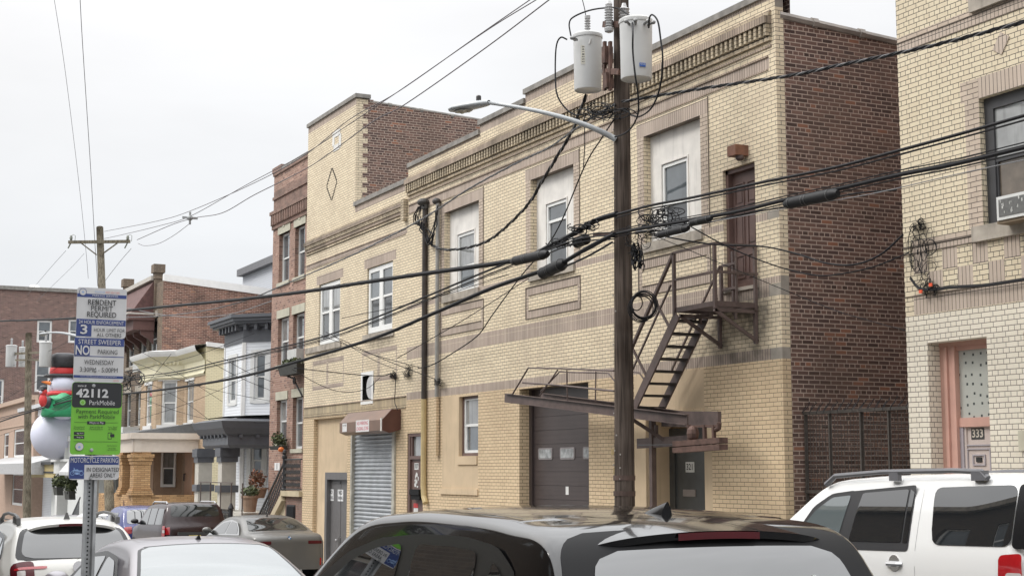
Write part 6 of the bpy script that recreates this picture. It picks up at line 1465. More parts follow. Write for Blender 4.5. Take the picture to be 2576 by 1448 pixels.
    s.build('bolt', GAL, t)
sign_post()

# ================================================================== cars
def lerp(a, b, f): return a+(b-a)*f
def pchip(pts, n):
    """monotone-ish smooth sampling of an (x,z) control polygon by Catmull-Rom with chord parameter"""
    P_ = [Vector((p[0], p[1], 0)) for p in pts]; P_ = [P_[0]*2-P_[1]]+P_+[P_[-1]*2-P_[-2]]; out = []; ks = []
    for i in range(1, len(P_)-2):
        for k in range(n):
            t = k/n; a, b, c, d = P_[i-1], P_[i], P_[i+1], P_[i+2]
            la, lb, lc = max((b-a).length**.5, 1e-3), max((c-b).length**.5, 1e-3), max((d-c).length**.5, 1e-3)
            m1 = ((b-a)/la-(c-a)/(la+lb)+(c-b)/lb)*lb; m2 = ((c-b)/lb-(d-b)/(lb+lc)+(d-c)/lc)*lb
            v = b*(2*t**3-3*t*t+1)+m1*(t**3-2*t*t+t)+c*(-2*t**3+3*t*t)+m2*(t**3-t*t); out.append((v.x, v.y)); ks.append(i-1+t)
    out.append((P_[-2].x, P_[-2].y)); ks.append(len(pts)-1.); return out, ks
class Car:
    def __init__(s, Xr, Yc, L, w, prof, belt, tum, label, cat, paint, rf_=.09, crown=.05, name='parked_car', dz=0, rear_round=.13, cam_b=.03):
        s.L, s.w, s.belt, s.tum, s.rf, s.crown, s.rr = L, w, belt, tum, rf_, crown, rear_round
        s.paint = paint
        s.t = thing(name, (Xr, Yc, gz(Xr)+dz), label, cat, 'cars parked along both kerbs', rot=(0, .024, pi))
        s.prof, s.ks = pchip(prof, 10)
        # inset profile (for the side silhouette)
        s.nr = []
        for k in range(len(s.prof)):
            a = Vector(s.prof[max(k-1, 0)]); b = Vector(s.prof[min(k+1, len(s.prof)-1)]); d = (b-a); d = d.normalized() if d.length > 0 else Vector((1, 0)); s.nr.append(Vector((-d.y, d.x)))
        s.ztop = max(p[1] for p in prof)
    def W(s, x, z):
        e = max(0, (.75-x)/.75); f = max(0, (x-(s.L-1.1))/1.1); pl = 1-s.rr*e**2.4-.22*f**2.2
        if z > s.belt: k = (z-s.belt)/(s.ztop-s.belt); y = 1-s.tum*(.75*k+.25*k*k)
        else: k = (s.belt-z)/s.belt; y = 1-.02*k-.06*max(0, k-.55)**1.5+.012*sin(min(k, 1)*pi)
        return s.w*pl*y
    def rib(s, i, t, off=0.):
        """point on the ribbon at profile sample i (float ok), t in -1..1"""
        i = min(max(i, 0), len(s.prof)-1.001); k = int(i); f = i-k
        px = lerp(s.prof[k][0], s.prof[k+1][0], f); pz = lerp(s.prof[k][1], s.prof[k+1][1], f); n = s.nr[k].lerp(s.nr[k+1], f)
        if n.y < -.2: n = -n
        w = s.W(px, pz); a = abs(t); r = s.rf; t0 = 1-1.6*r/w
        dn = 0
        if a > t0: q = (a-t0)/(1-t0); dn = -r*(1-sqrt(max(0, 1-q*q)))
        dn += s.crown*(1-a*a)
        dn += off
        return Vector((px+n.x*dn, t*(w-0.0), pz+n.y*dn))
    def body(s):
        mb = MB(); T = [-1, -.985, -.96, -.93, -.89, -.8, -.6, -.4, -.2, 0, .2, .4, .6, .8, .89, .93, .96, .985, 1]
        rows = [[s.rib(i, t) for t in T] for i in range(len(s.prof))]; mb.grid(rows, 0, flip=True)
        for sg in (-1, 1):
            rows = []
            for i in range(len(s.prof)):
                top = s.rib(i, sg); col = []
                zb = .20
                for k in range(13):
                    z = lerp(top.z, zb, k/12) if top.z > zb else top.z; 
                    col.append(Vector((top.x, sg*s.W(top.x, z) if k else top.y, z)))
                rows.append(col)
            mb.grid(rows, 0, flip=(sg > 0))
        s.b = mb.build('body', s.paint, s.t, smooth='all', weld=2e-4); return s.b
    def patch(s, name, i0, i1, t0, t1, m, off=.004, cr=.12, nu=14, nv=22, par=None, taper=0., smooth='all', label=None, sag=0.):
        """panel lying on the ribbon between profile keys i0..i1"""
        I = lambda key: min(range(len(s.ks)), key=lambda q: abs(s.ks[q]-key))
        a, b = I(i0), I(i1); a = i0*10; b = i1*10; rows = []
        for u in range(nu+1):
            f = u/nu; e = max(0, (cr-f)/cr, (f-1+cr)/cr) if cr else 0; sh = (1-sqrt(max(0, 1-e*e)))*cr*.9
            hw = (t1-t0)/2*(1-taper*f); c = (t0+t1)/2; rows.append([s.rib(lerp(a, b, f)+sag*10*(1-abs(2*v/nv-1)**2)*(1-f), c+(hw-sh*(t1-t0)/2)*(2*v/nv-1), off) for v in range(nv+1)])
        mb = MB(); mb.grid(rows, 0, flip=True); return mb.build(name, m, par or s.b, smooth=smooth, label=label)
    def sidepoly(s, name, pts, m, off=.004, sides=(-1, 1), par=None, n=26, rows=7, round_=.06, label=None):
        """window outline in (x,z), rounded, laid on the curved side"""
        P_ = [Vector((p[0], p[1])) for p in pts]; out = []
        for k in range(len(P_)):
            a, b, c = P_[k-1], P_[k], P_[(k+1) % len(P_)]; r = min(round_, (a-b).length*.4, (c-b).length*.4); p0 = b+(a-b).normalized()*r; p1 = b+(c-b).normalized()*r
            for q in range(5): f = q/4; out.append(p0*(1-f)**2+b*2*f*(1-f)+p1*f*f)
        x0, x1 = min(p.x for p in out), max(p.x for p in out); res = None
        xs = [lerp(x0+.002, x1-.002, .5-.5*cos(pi*k/n)) for k in range(n+1)]; cols = []
        for x in xs:
            zs = []
            for k in range(len(out)):
                a, b = out[k-1], out[k]
                if (a.x-x)*(b.x-x) <= 0 and abs(a.x-b.x) > 1e-9: zs.append(a.y+(b.y-a.y)*(x-a.x)/(b.x-a.x))
            if zs: cols.append((x, min(zs), max(zs)))
        for sg in sides:
            g = [[Vector((x, sg*(s.W(x, lerp(z0, z1, k/rows))+off), lerp(z0, z1, k/rows))) for k in range(rows+1)] for x, z0, z1 in cols]
            mb = MB(); mb.grid(g, 0, flip=(sg < 0)); res = mb.build(name, m, par or s.b, smooth='all', label=label)
        return res
    def wheels(s, xs, r=.35, wd=.22):
        for x in xs:
            for sg in (-1, 1):
                y = sg*(s.w-.10); mb = MB(); c = Vector((x, y, r)); mb.lathe(c, [(r*.62, -wd/2), (r*.94, -wd/2), (r, -wd*.35), (r, wd*.35), (r*.94, wd/2), (r*.62, wd/2)], 28, 'y'); wh = mb.build('wheel', mat('tyre rubber', (.02, .02, .02), .85, var=.1), s.t, smooth=True)
                mb = MB(); yy = sg*wd/2
                mb.lathe(c+Vector((0, yy*.9, 0)), [(r*.66, -.01), (r*.66, .01), (r*.6, .012)], 28, 'y')
                for k in range(7): a = 2*pi*k/7; mb.bar(c+Vector((0, yy, 0)), c+Vector((cos(a)*r*.62, yy, sin(a)*r*.62)), .07, .03, up=(0, 1, 0))
                mb.lathe(c+Vector((0, yy, 0)), [(r*.16, -.02), (r*.16, .03)], 12, 'y'); mb.build('rim', mat('alloy rim', (.42, .42, .43), .3, metal=.8, var=0), wh)
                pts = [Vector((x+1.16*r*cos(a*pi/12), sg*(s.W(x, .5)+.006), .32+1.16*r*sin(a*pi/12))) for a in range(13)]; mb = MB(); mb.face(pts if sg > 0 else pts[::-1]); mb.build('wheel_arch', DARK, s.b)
    def shell(s, name, pts, m, par=None, **k): pass
def paint(name, c, metal=.0, rough=.35, coat=.35, flake=0., cior=1.5): 
    return mat(name, c, rough, metal=metal, var=.0, spec=.5, coat=coat, cior=cior)
CG = mat('dark car glass', (.010, .012, .014), .02, var=0, spec=.5, coat=1., cior=1.95)
CGL = mat('light car glass', (.10, .12, .125), .02, var=0, spec=.5, coat=1., cior=1.8)
TR = mat('black plastic trim', (.016, .016, .018), .45, var=.1); GB = mat('gloss black trim', (.008, .008, .009), .22, var=0, spec=.35)
LR = mat('red lamp lens', (.36, .008, .012), .12, var=.1, scale=20, coat=1.); LW = mat('clear lamp lens', (.5, .46, .44), .15, var=.1, scale=20, coat=1.)
LD = mat('smoked dark red lens', (.075, .004, .008), .25, var=.1, spec=.35)
CGD = mat('tinted rear glass', (.012, .014, .013), .05, var=0, spec=.6)
PL = mat('yellow number plate', (.62, .50, .12), .5, var=.05)
def plate_(car, x, z, y=0, body='D81 LWZ', wd=.30):
    fr = Fr((x, y, 0), (0, -1, 0), (-1, 0, 0)); mb = MB(); mb.fbox(fr, -wd/2, wd/2, z-.075, z+.075, 0, .01, 0); put_text(mb, body, fr, 0, z-.01, .085, 1, .02, d=.012, width=wd*.86); mb.build('number_plate', [PL, mat('plate letters', (.02, .02, .03), .5, var=0)], car.b)
def fin(car, x, h=.085, l=.17, w=.07):
    i = min(range(len(car.prof)), key=lambda q: abs(car.prof[q][0]-x) + (10 if car.prof[q][1] < car.ztop-.25 else 0)); z = car.rib(i, 0).z-.008; mb = MB(); rows = []
    for k in range(13):
        f = k/12; ww = w/2*(min(1, f*2.2)**.7)*(1-.25*max(0, f-.5)); hh = h*(f**.8); x0 = x+l*(1-f)
        rows.append([Vector((x0-.012*(1-abs(c_)), c_*ww*(1-.0*f), z+hh*(1-abs(c_)**1.6)+.004)) for c_ in (-1, -.8, -.55, -.3, -.12, 0, .12, .3, .55, .8, 1)])
    mb.grid(rows); mb.face(rows[-1]); mb.build('antenna_fin', GB, car.b, smooth=True)
def mirror_(car, x, z, m):
    for sg in (-1, 1):
        mb = MB(); y = sg*(car.W(x, z)+.12); mb.ball((x, y, z+.04), .09, .12, .075, 12, 8); mb.bar((x+.02, sg*(car.W(x, z)-.02), z-.02), (x, y, z), .05, .04); mb.build('side_mirror', m, car.b, smooth='all')

# --- black compact SUV nearest the viewer
BP = paint('black pearl paint', (.005, .005, .0055), rough=.10, coat=.6, cior=1.5)
c1 = Car(-4.72, 3.47, 4.6, .92, [(0, .38), (.015, .62), (.05, .86), (.15, 1.02), (.34, 1.38), (.50, 1.59), (.90, 1.66), (1.5, 1.695), (2.1, 1.70), (2.65, 1.64), (3.25, 1.31), (3.6, 1.11), (4.15, .98), (4.48, .80), (4.58, .60), (4.6, .38)],
         .98, .205, 'glossy black compact SUV nearest the viewer with a shark fin antenna', 'SUV', BP, rf_=.06, crown=.030, dz=-.012)
c1.body()
c1.patch('rear_window', 3.05, 4.68, -.80, .80, CG, off=.011, cr=.2, taper=.06, nv=40)
c1.patch('rear_window_surround', 2.75, 5.1, -.95, .95, mat('satin black surround', (.010, .010, .011), .65, var=0, spec=.25), off=.007, cr=.2, taper=.03, nv=70, nu=24)
c1.sidepoly('window_frame', [(.50, 1.0), (3.4, .98), (3.05, 1.32), (2.6, 1.51), (2.2, 1.585), (1.7, 1.61), (1.2, 1.605), (.86, 1.57), (.64, 1.47), (.52, 1.25)], mat('satin charcoal frame', (.022, .021, .020), .4, var=0), off=.003, n=40)
c1.sidepoly('quarter_window', [(.62, 1.06), (.86, 1.06), (.88, 1.52), (.74, 1.45), (.64, 1.28)], CG, off=.007)
c1.sidepoly('rear_door_window', [(1.0, 1.06), (1.74, 1.06), (1.72, 1.565), (1.30, 1.56), (1.03, 1.545)], CG, off=.007)
c1.sidepoly('front_door_window', [(1.90, 1.05), (3.15, 1.03), (2.88, 1.30), (2.52, 1.47), (2.2, 1.54), (1.88, 1.565)], CG, off=.007)
c1.patch('windscreen', 9.1, 10.9, -.86, .86, CG, off=.004)
fin(c1, .80, .066, .25, .07)
for t0 in (-.83, .822): c1.patch('roof_seam', 6.1, 8.9, t0, t0+.008, TR, off=.005, cr=0, nv=2, nu=60)
def spoiler(c, k0, x_out, z_out, wd, m, lamp=True, zt=.0, k1=None):
    mb = MB(); T = [-1+2*k/40 for k in range(41)]; rows = []; top = [c.rib(k0*10, t*wd, .003) for t in T]
    outer = [Vector((x_out+.03*t*t+.16*abs(t)**9, t*wd*c.W(.6, c.ztop)*1.0, z_out+c.crown*(1-t*t)*1.1-.02*t*t-.05*abs(t)**8)) for t in T]; low = [p+Vector((.012, 0, -.030)) for p in outer]; under = [p+Vector((.13, 0, -.04)) for p in outer]
    rows = [top]
    for f in (.25, .5, .75): rows.append([a.lerp(b, f)+Vector((0, 0, .014*sin(pi*f)*(1-t*t))) for a, b, t in zip(top, outer, T)])
    mb.grid(rows+[outer, low, under], 0, flip=False); o = mb.build('rear_spoiler', m, c.b, smooth=True)
    if lamp:
        mb = MB(); g = [[Vector((p.x-.004, p.y, p.z+dz)) for p in outer[14:27]] for dz in (-.004, -.032)]; mb.grid(g); mb.build('brake_lamp', LD, o)
spoiler(c1, 6.0, .40, 1.592, .90, BP)
mb = MB(); mb.bar((.20, -.02, 1.10), (.29, -.55, 1.19), .02, .02); mb.lathe((.19, 0, 1.08), [(.03, -.03), (.03, .03)], 8, 'x'); mb.build('rear_wiper', TR, c1.b)
for sg in (-1, 1): c1.patch('tail_lamp', 2.1, 2.95, sg*.88-.1, sg*.88+.1, LR, off=.01, cr=.2)
plate_(c1, -.01, .72); mirror_(c1, 3.15, 1.08, BP); c1.wheels((.86, 3.68))
mb = MB()
for k, (y_, z_) in enumerate(((.52, 1.40), (.56, 1.36), (.59, 1.32), (.62, 1.28))): 
    p = c1.rib(10*(3.05+(z_-1.02)/.40*1.15), -y_, .012); mb.box(p.x-.002, p.x+.002, p.y-.009, p.y+.009, p.z-.006, p.z+.006)
mb.build('window_sticker', mat('white paper', (.7, .7, .68), .7), c1.b)

# --- silver grey sedan ahead of it
SP = paint('silver mauve paint', (.30, .285, .305), metal=.4, rough=.3)
c2 = Car(-12.35, 3.62, 4.85, .92, [(0, .40), (.01, .70), (.05, .95), (.30, 1.05), (.62, 1.08), (1.0, 1.25), (1.42, 1.405), (1.9, 1.455), (2.4, 1.455), (2.85, 1.40), (3.35, 1.18), (3.8, 1.0), (4.4, .90), (4.72, .72), (4.83, .55), (4.85, .4)],
         .95, .27, 'silver grey sedan beyond the sign post with a large sky-reflecting rear window', 'car', SP, rf_=.09, crown=.04, dz=-.045)
c2.body(); c2.patch('rear_window', 4.05, 5.93, -.86, .86, CGL, off=.006, cr=.14, taper=.03); c2.patch('rear_window_surround', 3.95, 6.02, -.90, .90, TR, off=.003, cr=.12, taper=.03); c2.patch('windscreen', 9.0, 10.9, -.86, .86, CG, off=.004)
c2.sidepoly('window_frame', [(.95, 1.0), (3.6, .98), (3.1, 1.20), (2.75, 1.34), (2.2, 1.38), (1.6, 1.34), (1.2, 1.18)], GB, off=.003, n=36)
c2.sidepoly('rear_door_window', [(1.22, 1.04), (2.0, 1.04), (2.0, 1.335), (1.62, 1.30), (1.30, 1.15)], CG, off=.007); c2.sidepoly('front_door_window', [(2.08, 1.04), (3.3, 1.02), (2.95, 1.21), (2.68, 1.31), (2.1, 1.335)], CG, off=.007)
mirror_(c2, 3.25, 1.05, SP); c2.wheels((1.0, 3.85)); fin(c2, 1.62, .05, .13, .06)
for sg in (-1, 1): c2.patch('tail_lamp', 1.2, 1.95, sg*.80-.17, sg*.80+.17, LR, off=.008, cr=.2)
plate_(c2, -.01, .78, body='T56 RKM')

# --- white crossover with roof rails behind the sign post
WP = paint('pearl white paint', (.62, .61, .575), rough=.3)
c3 = Car(-19.2, 3.48, 4.47, .90, [(0, .42), (.01, .72), (.06, .98), (.16, 1.10), (.36, 1.30), (.55, 1.46), (.80, 1.535), (1.3, 1.575), (1.9, 1.585), (2.45, 1.53), (3.0, 1.26), (3.35, 1.08), (4.0, .98), (4.35, .80), (4.45, .6), (4.47, .42)],
         .98, .26, 'white crossover with grey roof rails at the lower left', 'SUV', WP, rf_=.10, crown=.04)
c3.body(); c3.patch('rear_window', 3.05, 5.05, -.83, .83, mat('privacy rear glass', (.008, .009, .010), .03, var=0, spec=.5, coat=1., cior=1.6), off=.007, cr=.25, taper=.05, sag=-.1); c3.patch('rear_window_surround', 2.9, 5.2, -.92, .92, GB, off=.003, cr=.2, taper=.05)
spoiler(c3, 6.0, .42, 1.50, .90, WP); c3.patch('windscreen', 9.1, 10.9, -.86, .86, CG, off=.004)
c3.sidepoly('window_frame', [(.5, 1.12), (.85, 1.02), (3.2, 1.0), (2.85, 1.24), (2.4, 1.42), (1.6, 1.45), (.95, 1.40), (.62, 1.25)], GB, off=.003, n=36)
c3.sidepoly('rear_door_window', [(.95, 1.06), (1.75, 1.06), (1.75, 1.40), (1.02, 1.36)], CG, off=.007); c3.sidepoly('front_door_window', [(1.85, 1.06), (2.95, 1.05), (2.65, 1.25), (2.32, 1.37), (1.85, 1.40)], CG, off=.007); c3.sidepoly('quarter_window', [(.60, 1.15), (.86, 1.07), (.9, 1.34), (.72, 1.25)], CG, off=.007)
for sg in (-1, 1):
    pts = [Vector((x, sg*.62, z)) for x, z in ((.78, 1.555), (.86, 1.62), (1.1, 1.655), (1.7, 1.68), (2.1, 1.66), (2.35, 1.57))]; mb = MB(); mb.tube(pts, [.03, .028, .022, .02, .022, .03], 8)
    for x, z in ((.80, 1.56), (1.08, 1.58), (2.3, 1.56)): mb.box(x-.04, x+.04, sg*.62-.025, sg*.62+.025, z-.03, z+.055)
    mb.build('roof_rail', mat('grey rail plastic', (.10, .10, .10), .5, var=.1), c3.t)
    c3.patch('tail_lamp', 1.25, 2.8, sg*.82-.17, sg*.82+.17, LD, off=.010, cr=.3); c3.patch('tail_lamp', 2.05, 2.25, sg*.70-.24, sg*.70+.24, LR, off=.014, cr=.3); c3.patch('reversing_lamp', 1.72, 1.98, sg*.84-.06, sg*.84+.06, LW, off=.018, cr=.2)
mb = MB()
rows = []
mb.v = []; i = min(range(len(c3.prof)), key=lambda q: abs(c3.prof[q][0]-.95)+(9 if c3.prof[q][1] < 1.4 else 0)); z = c3.rib(i, 0).z
mb.face([(1.15, 0, z), (.93, -.045, z-.01), (.93, -.012, z+.085)]); mb.face([(1.15, 0, z), (.93, .012, z+.085), (.93, .045, z-.01)]); mb.face([(.93, -.045, z-.01), (.93, .045, z-.01), (.93, .012, z+.085), (.93, -.012, z+.085)]); mb.face([(1.15, 0, z), (.93, -.012, z+.085), (.93, .012, z+.085)])
mb.build('antenna_fin', mat('grey rail plastic', (.10, .10, .10)), c3.b)
mb = MB(); mb.bar((.12, 0, 1.1), (.26, -.45, 1.2), .02, .02); mb.build('rear_wiper', TR, c3.b); mirror_(c3, 3.0, 1.08, WP); c3.wheels((.9, 3.55)); plate_(c3, -.01, .8, body='K27 NHT')
mb = MB(); mb.lathe((-.01, -.0, 1.02), [(.07, -.005), (.07, .008), (.055, .01)], 16, 'x'); mb.build('badge', mat('chrome', (.6, .6, .6), .15, metal=1, var=0), c3.b)

# --- white full-size SUV across the street at the right
WP2 = paint('clean white paint', (.70, .70, .69), rough=.25)
XE = P(2515, 1410, 9.8).x+.30
c4 = Car(XE, 10.78, 5.3, 1.0, [(0, .45), (.0, .85), (.03, 1.12), (.09, 1.35), (.20, 1.72), (.36, 1.885), (.8, 1.925), (1.6, 1.935), (2.4, 1.925), (2.92, 1.87), (3.42, 1.57), (3.85, 1.28), (4.6, 1.2), (5.15, 1.05), (5.28, .8), (5.3, .45)],
         1.16, .215, 'big white full-size SUV with grey roof rails parked at the far kerb on the right', 'SUV', WP2, rf_=.09, crown=.02, rear_round=.05, dz=.025)
c4.body()
def sp(px, py, Y=9.8):
    q = P(px, py, Y); return (XE-q.x, q.z-(gz(XE)+(q.x-XE)*.024))
e4 = [sp(*q) for q in ((2336, 1221), (2540, 1212), (2540, 1366), (2345, 1362))]
zt4, zb4 = 1.825, 1.265
XQ = lambda px: XE-P(px, 1290, 9.8).x
c4.sidepoly('quarter_window', [(XQ(2540), zb4+.02), (XQ(2345), zb4+.02), (XQ(2333), zt4-.01), (XQ(2540), zt4)], CG, off=.008, round_=.10)
c4.sidepoly('quarter_pillar', [(XQ(2608), zb4), (XQ(2541), zb4), (XQ(2541), zt4+.01), (XQ(2600), zt4)], GB, off=.006)
c4.sidepoly('door_frame', [(XQ(2288), zb4-.05), (XQ(2100), zb4-.05), (XQ(2122), zt4-.03), (XQ(2286), zt4+.02)], TR, off=.005, round_=.05)
c4.sidepoly('rear_door_window', [(XQ(2268), zb4+.03), (XQ(2136), zb4+.03), (XQ(2152), zt4-.05), (XQ(2268), zt4-.02)], CG, off=.009, round_=.03)
c4.sidepoly('rear_door_vent', [(XQ(2284), zb4+.03), (XQ(2272), zb4+.03), (XQ(2272), zt4-.02), (XQ(2283), zt4-.05)], CG, off=.009, round_=.01)
c4.sidepoly('door_frame', [(XQ(2128), zb4-.04), (XQ(1985), zb4-.03), (XQ(2035), zt4-.18), (XQ(2075), zt4-.05), (XQ(2132), zt4-.02)], TR, off=.004, round_=.04)
c4.sidepoly('front_door_window', [(XQ(2108), zb4+.03), (XQ(1996), zb4+.03), (XQ(2042), zt4-.22), (XQ(2078), zt4-.09), (XQ(2124), zt4-.07)], CGL, off=.009, round_=.03)
c4.patch('rear_window', 3.1, 4.6, -.82, .82, CG, off=.006); c4.patch('windscreen', 9.1, 10.9, -.88, .88, CG, off=.004)
for sg in (-1, 1):
    mb = MB(); y = sg*.80; z = 1.89; G4 = mat('grey roof rail', (.13, .13, .14), .4, var=.05)
    mb.tube([(.55, y, z), (.62, y, z+.06), (1.0, y, z+.08), (2.0, y, z+.09), (2.75, y, z+.065), (2.9, y, z-.02)], [.03, .027, .024, .024, .026, .032], 8); mb.box(.56, .74, y-.025, y+.025, z-.02, z+.07); mb.box(1.75, 1.88, y-.025, y+.025, z, z+.08); mb.build('roof_rail', G4, c4.t)
    mb = MB(); yy = sg*(c4.W(XQ(2255), 1.1)+.025); xh = XQ(2255); mb.tube([(xh-.10, yy-sg*.03, 1.095), (xh-.07, yy, 1.095), (xh+.07, yy, 1.095), (xh+.10, yy-sg*.03, 1.095)], .026, 8); mb.lathe((xh, sg*(c4.W(xh, 1.1)), 1.10), [(.08, -.004), (.08, .006)], 18, 'y'); mb.build('door_handle', mat('chrome', (.6, .6, .6), .15, metal=1, var=0), c4.b)
    c4.sidepoly('tail_lamp', [(-.0+.03, .76), (.30, .76), (.28, 1.21), (.03, 1.23)], LR, off=.01, sides=(sg,), round_=.05); c4.sidepoly('reversing_lamp', [(.03, .96), (.22, .96), (.2, 1.06), (.03, 1.06)], LW, off=.014, sides=(sg,), round_=.03)
    xs_ = XQ(2305); c4.sidepoly('door_seam', [(xs_-.004, .5), (xs_+.004, .5), (xs_+.004, 1.80), (xs_-.004, 1.80)], mat('seam shadow gap', (.2, .2, .2), .8, var=0), off=.002, sides=(sg,), round_=.001, n=3)
mb = MB(); xf = .62; zf = .98
for k in range(24): a, b = 2*pi*k/24, 2*pi*(k+1)/24; mb.face([(xf+.105*cos(a), -c4.W(xf, zf)-.004, zf+.105*sin(a)), (xf+.105*cos(b), -c4.W(xf, zf)-.004, zf+.105*sin(b)), (xf+.101*cos(b), -c4.W(xf, zf)-.004, zf+.101*sin(b)), (xf+.101*cos(a), -c4.W(xf, zf)-.004, zf+.101*sin(a))])
mb.build('fuel_door', TR, c4.b); mirror_(c4, 3.7, 1.3, WP2); c4.wheels((1.15, 4.2), .40, .26)

# --- bronze grey saloon beyond, far kerb
BZ = paint('bronze grey paint', (.10, .097, .090), metal=.0, rough=.3)
XB = P(812, 1350, 12.0).x
c5 = Car(-34.2, 11.0, 5.0, .95, [(0, .26), (.0, .72), (.03, .98), (.22, 1.07), (.75, 1.12), (1.2, 1.29), (1.62, 1.42), (2.1, 1.485), (2.7, 1.49), (3.2, 1.43), (3.75, 1.18), (4.1, 1.03), (4.6, .93), (4.85, .75), (4.97, .6), (5.0, .42)],
         1.0, .27, 'bronze grey saloon with slim red tail lamps at the far kerb before the roll-up shutter', 'car', BZ, rf_=.09, crown=.035)
c5.body(); c5.patch('rear_window', 4.1, 5.95, -.84, .84, CGD, off=.006, cr=.16, taper=.04); c5.patch('windscreen', 9.0, 10.9, -.86, .86, CG, off=.004)
c5.sidepoly('window_frame', [(.98, 1.06), (3.8, 1.04), (3.3, 1.24), (2.9, 1.37), (2.3, 1.42), (1.7, 1.37), (1.25, 1.22)], mat('chrome', (.6, .6, .6), .15, metal=1, var=0), off=.003, n=36)
c5.sidepoly('rear_door_window', [(1.2, 1.09), (2.2, 1.09), (2.2, 1.385), (1.75, 1.35), (1.35, 1.22)], CG, off=.007); c5.sidepoly('front_door_window', [(2.28, 1.09), (3.5, 1.07), (3.15, 1.24), (2.85, 1.34), (2.28, 1.385)], CG, off=.007)
for sg in (-1, 1): c5.patch('tail_lamp', 1.45, 1.72, sg*.76-.22, sg*.76+.22, LD, off=.008, cr=.1); c5.patch('reflector', .2, .55, sg*.93-.03, sg*.93+.03, LR, off=.008, cr=.1)
plate_(c5, -.02, .70, body='N93 VWT'); mirror_(c5, 3.6, 1.12, BZ); c5.wheels((1.0, 4.0), .37); fin(c5, 1.8, .05, .13, .06)
mb = MB(); p = c5.rib(22, 0, .01); c = Vector((-.008, 0, 1.0)); mb.lathe(c, [(.045, -.006), (.045, .006)], 20, 'x', 0); 
for k in range(4):
    a0 = k*pi/2; pts = [c+Vector((-.012, 0, 0))]+[c+Vector((-.012, .036*cos(a0+q*pi/12), .036*sin(a0+q*pi/12))) for q in range(7)]; mb.face(pts, 1 if k % 2 else 2)
mb.build('badge', [mat('badge dark', (.06, .06, .07), .3, var=0), mat('badge white', (.75, .75, .75), .3, var=0), mat('badge blue', (.03, .2, .5), .3, var=0)], c5.b)

# --- maroon and grey SUV beyond
MR = paint('dark maroon paint', (.022, .007, .008), rough=.2, coat=.1); 
c6 = Car(-42.6, 10.95, 4.8, .94, [(0, .45), (.0, .85), (.03, 1.05), (.10, 1.18), (.26, 1.55), (.42, 1.70), (.8, 1.745), (1.6, 1.76), (2.2, 1.745), (2.7, 1.68), (3.2, 1.38), (3.5, 1.17), (4.1, 1.08), (4.6, .95), (4.78, .75), (4.8, .45)],
         1.08, .19, 'dark maroon SUV with roof rails and a hitch rack at the far kerb', 'SUV', MR, rf_=.09, crown=.025, rear_round=.06, dz=.10)
c6.body(); c6.patch('rear_window', 3.5, 4.8, -.84, .84, CGD, off=.006, cr=.14); c6.patch('windscreen', 9.1, 10.9, -.86, .86, CG, off=.004)
c6.sidepoly('quarter_window', [(.32, 1.15), (1.1, 1.15), (1.1, 1.60), (.42, 1.60)], CG, off=.006); c6.sidepoly('rear_door_window', [(1.2, 1.15), (2.0, 1.15), (2.0, 1.61), (1.2, 1.61)], CG, off=.006); c6.sidepoly('front_door_window', [(2.08, 1.15), (3.1, 1.14), (2.7, 1.45), (2.45, 1.60), (2.08, 1.61)], CG, off=.006)
for sg in (-1, 1):
    mb = MB(); mb.tube([(.6, sg*.7, 1.73), (.7, sg*.7, 1.785), (2.2, sg*.7, 1.80), (2.4, sg*.7, 1.74)], .022, 8); mb.build('roof_rail', mat('pale rail', (.45, .45, .46), .4, var=0), c6.t)
    c6.sidepoly('tail_lamp', [(.0+.02, .78), (.26, .78), (.22, 1.12), (.02, 1.12)], LR, off=.01, sides=(sg,), round_=.04); c6.sidepoly('reversing_lamp', [(.02, .92), (.2, .92), (.2, 1.0), (.02, 1.0)], LW, off=.014, sides=(sg,), round_=.02)
    c6.patch('tail_lamp', 1.1, 2.2, sg*.92-.07, sg*.92+.07, LR, off=.008, cr=.1)
mb = MB(); mb.box(-.42, -.34, -.30, .62, .86, .94); mb.box(-.34, 0, -.05, .05, .5, .58); mb.box(-.38, -.36, .1, .16, .5, .9); mb.build('hitch_rack', mat('dark bumper plastic', (.05, .05, .05), .5), c6.b)
plate_(c6, -.43, .78, y=.15, body='D81 LWZ', wd=.34); mirror_(c6, 3.3, 1.2, TR); c6.wheels((.95, 3.8), .38)

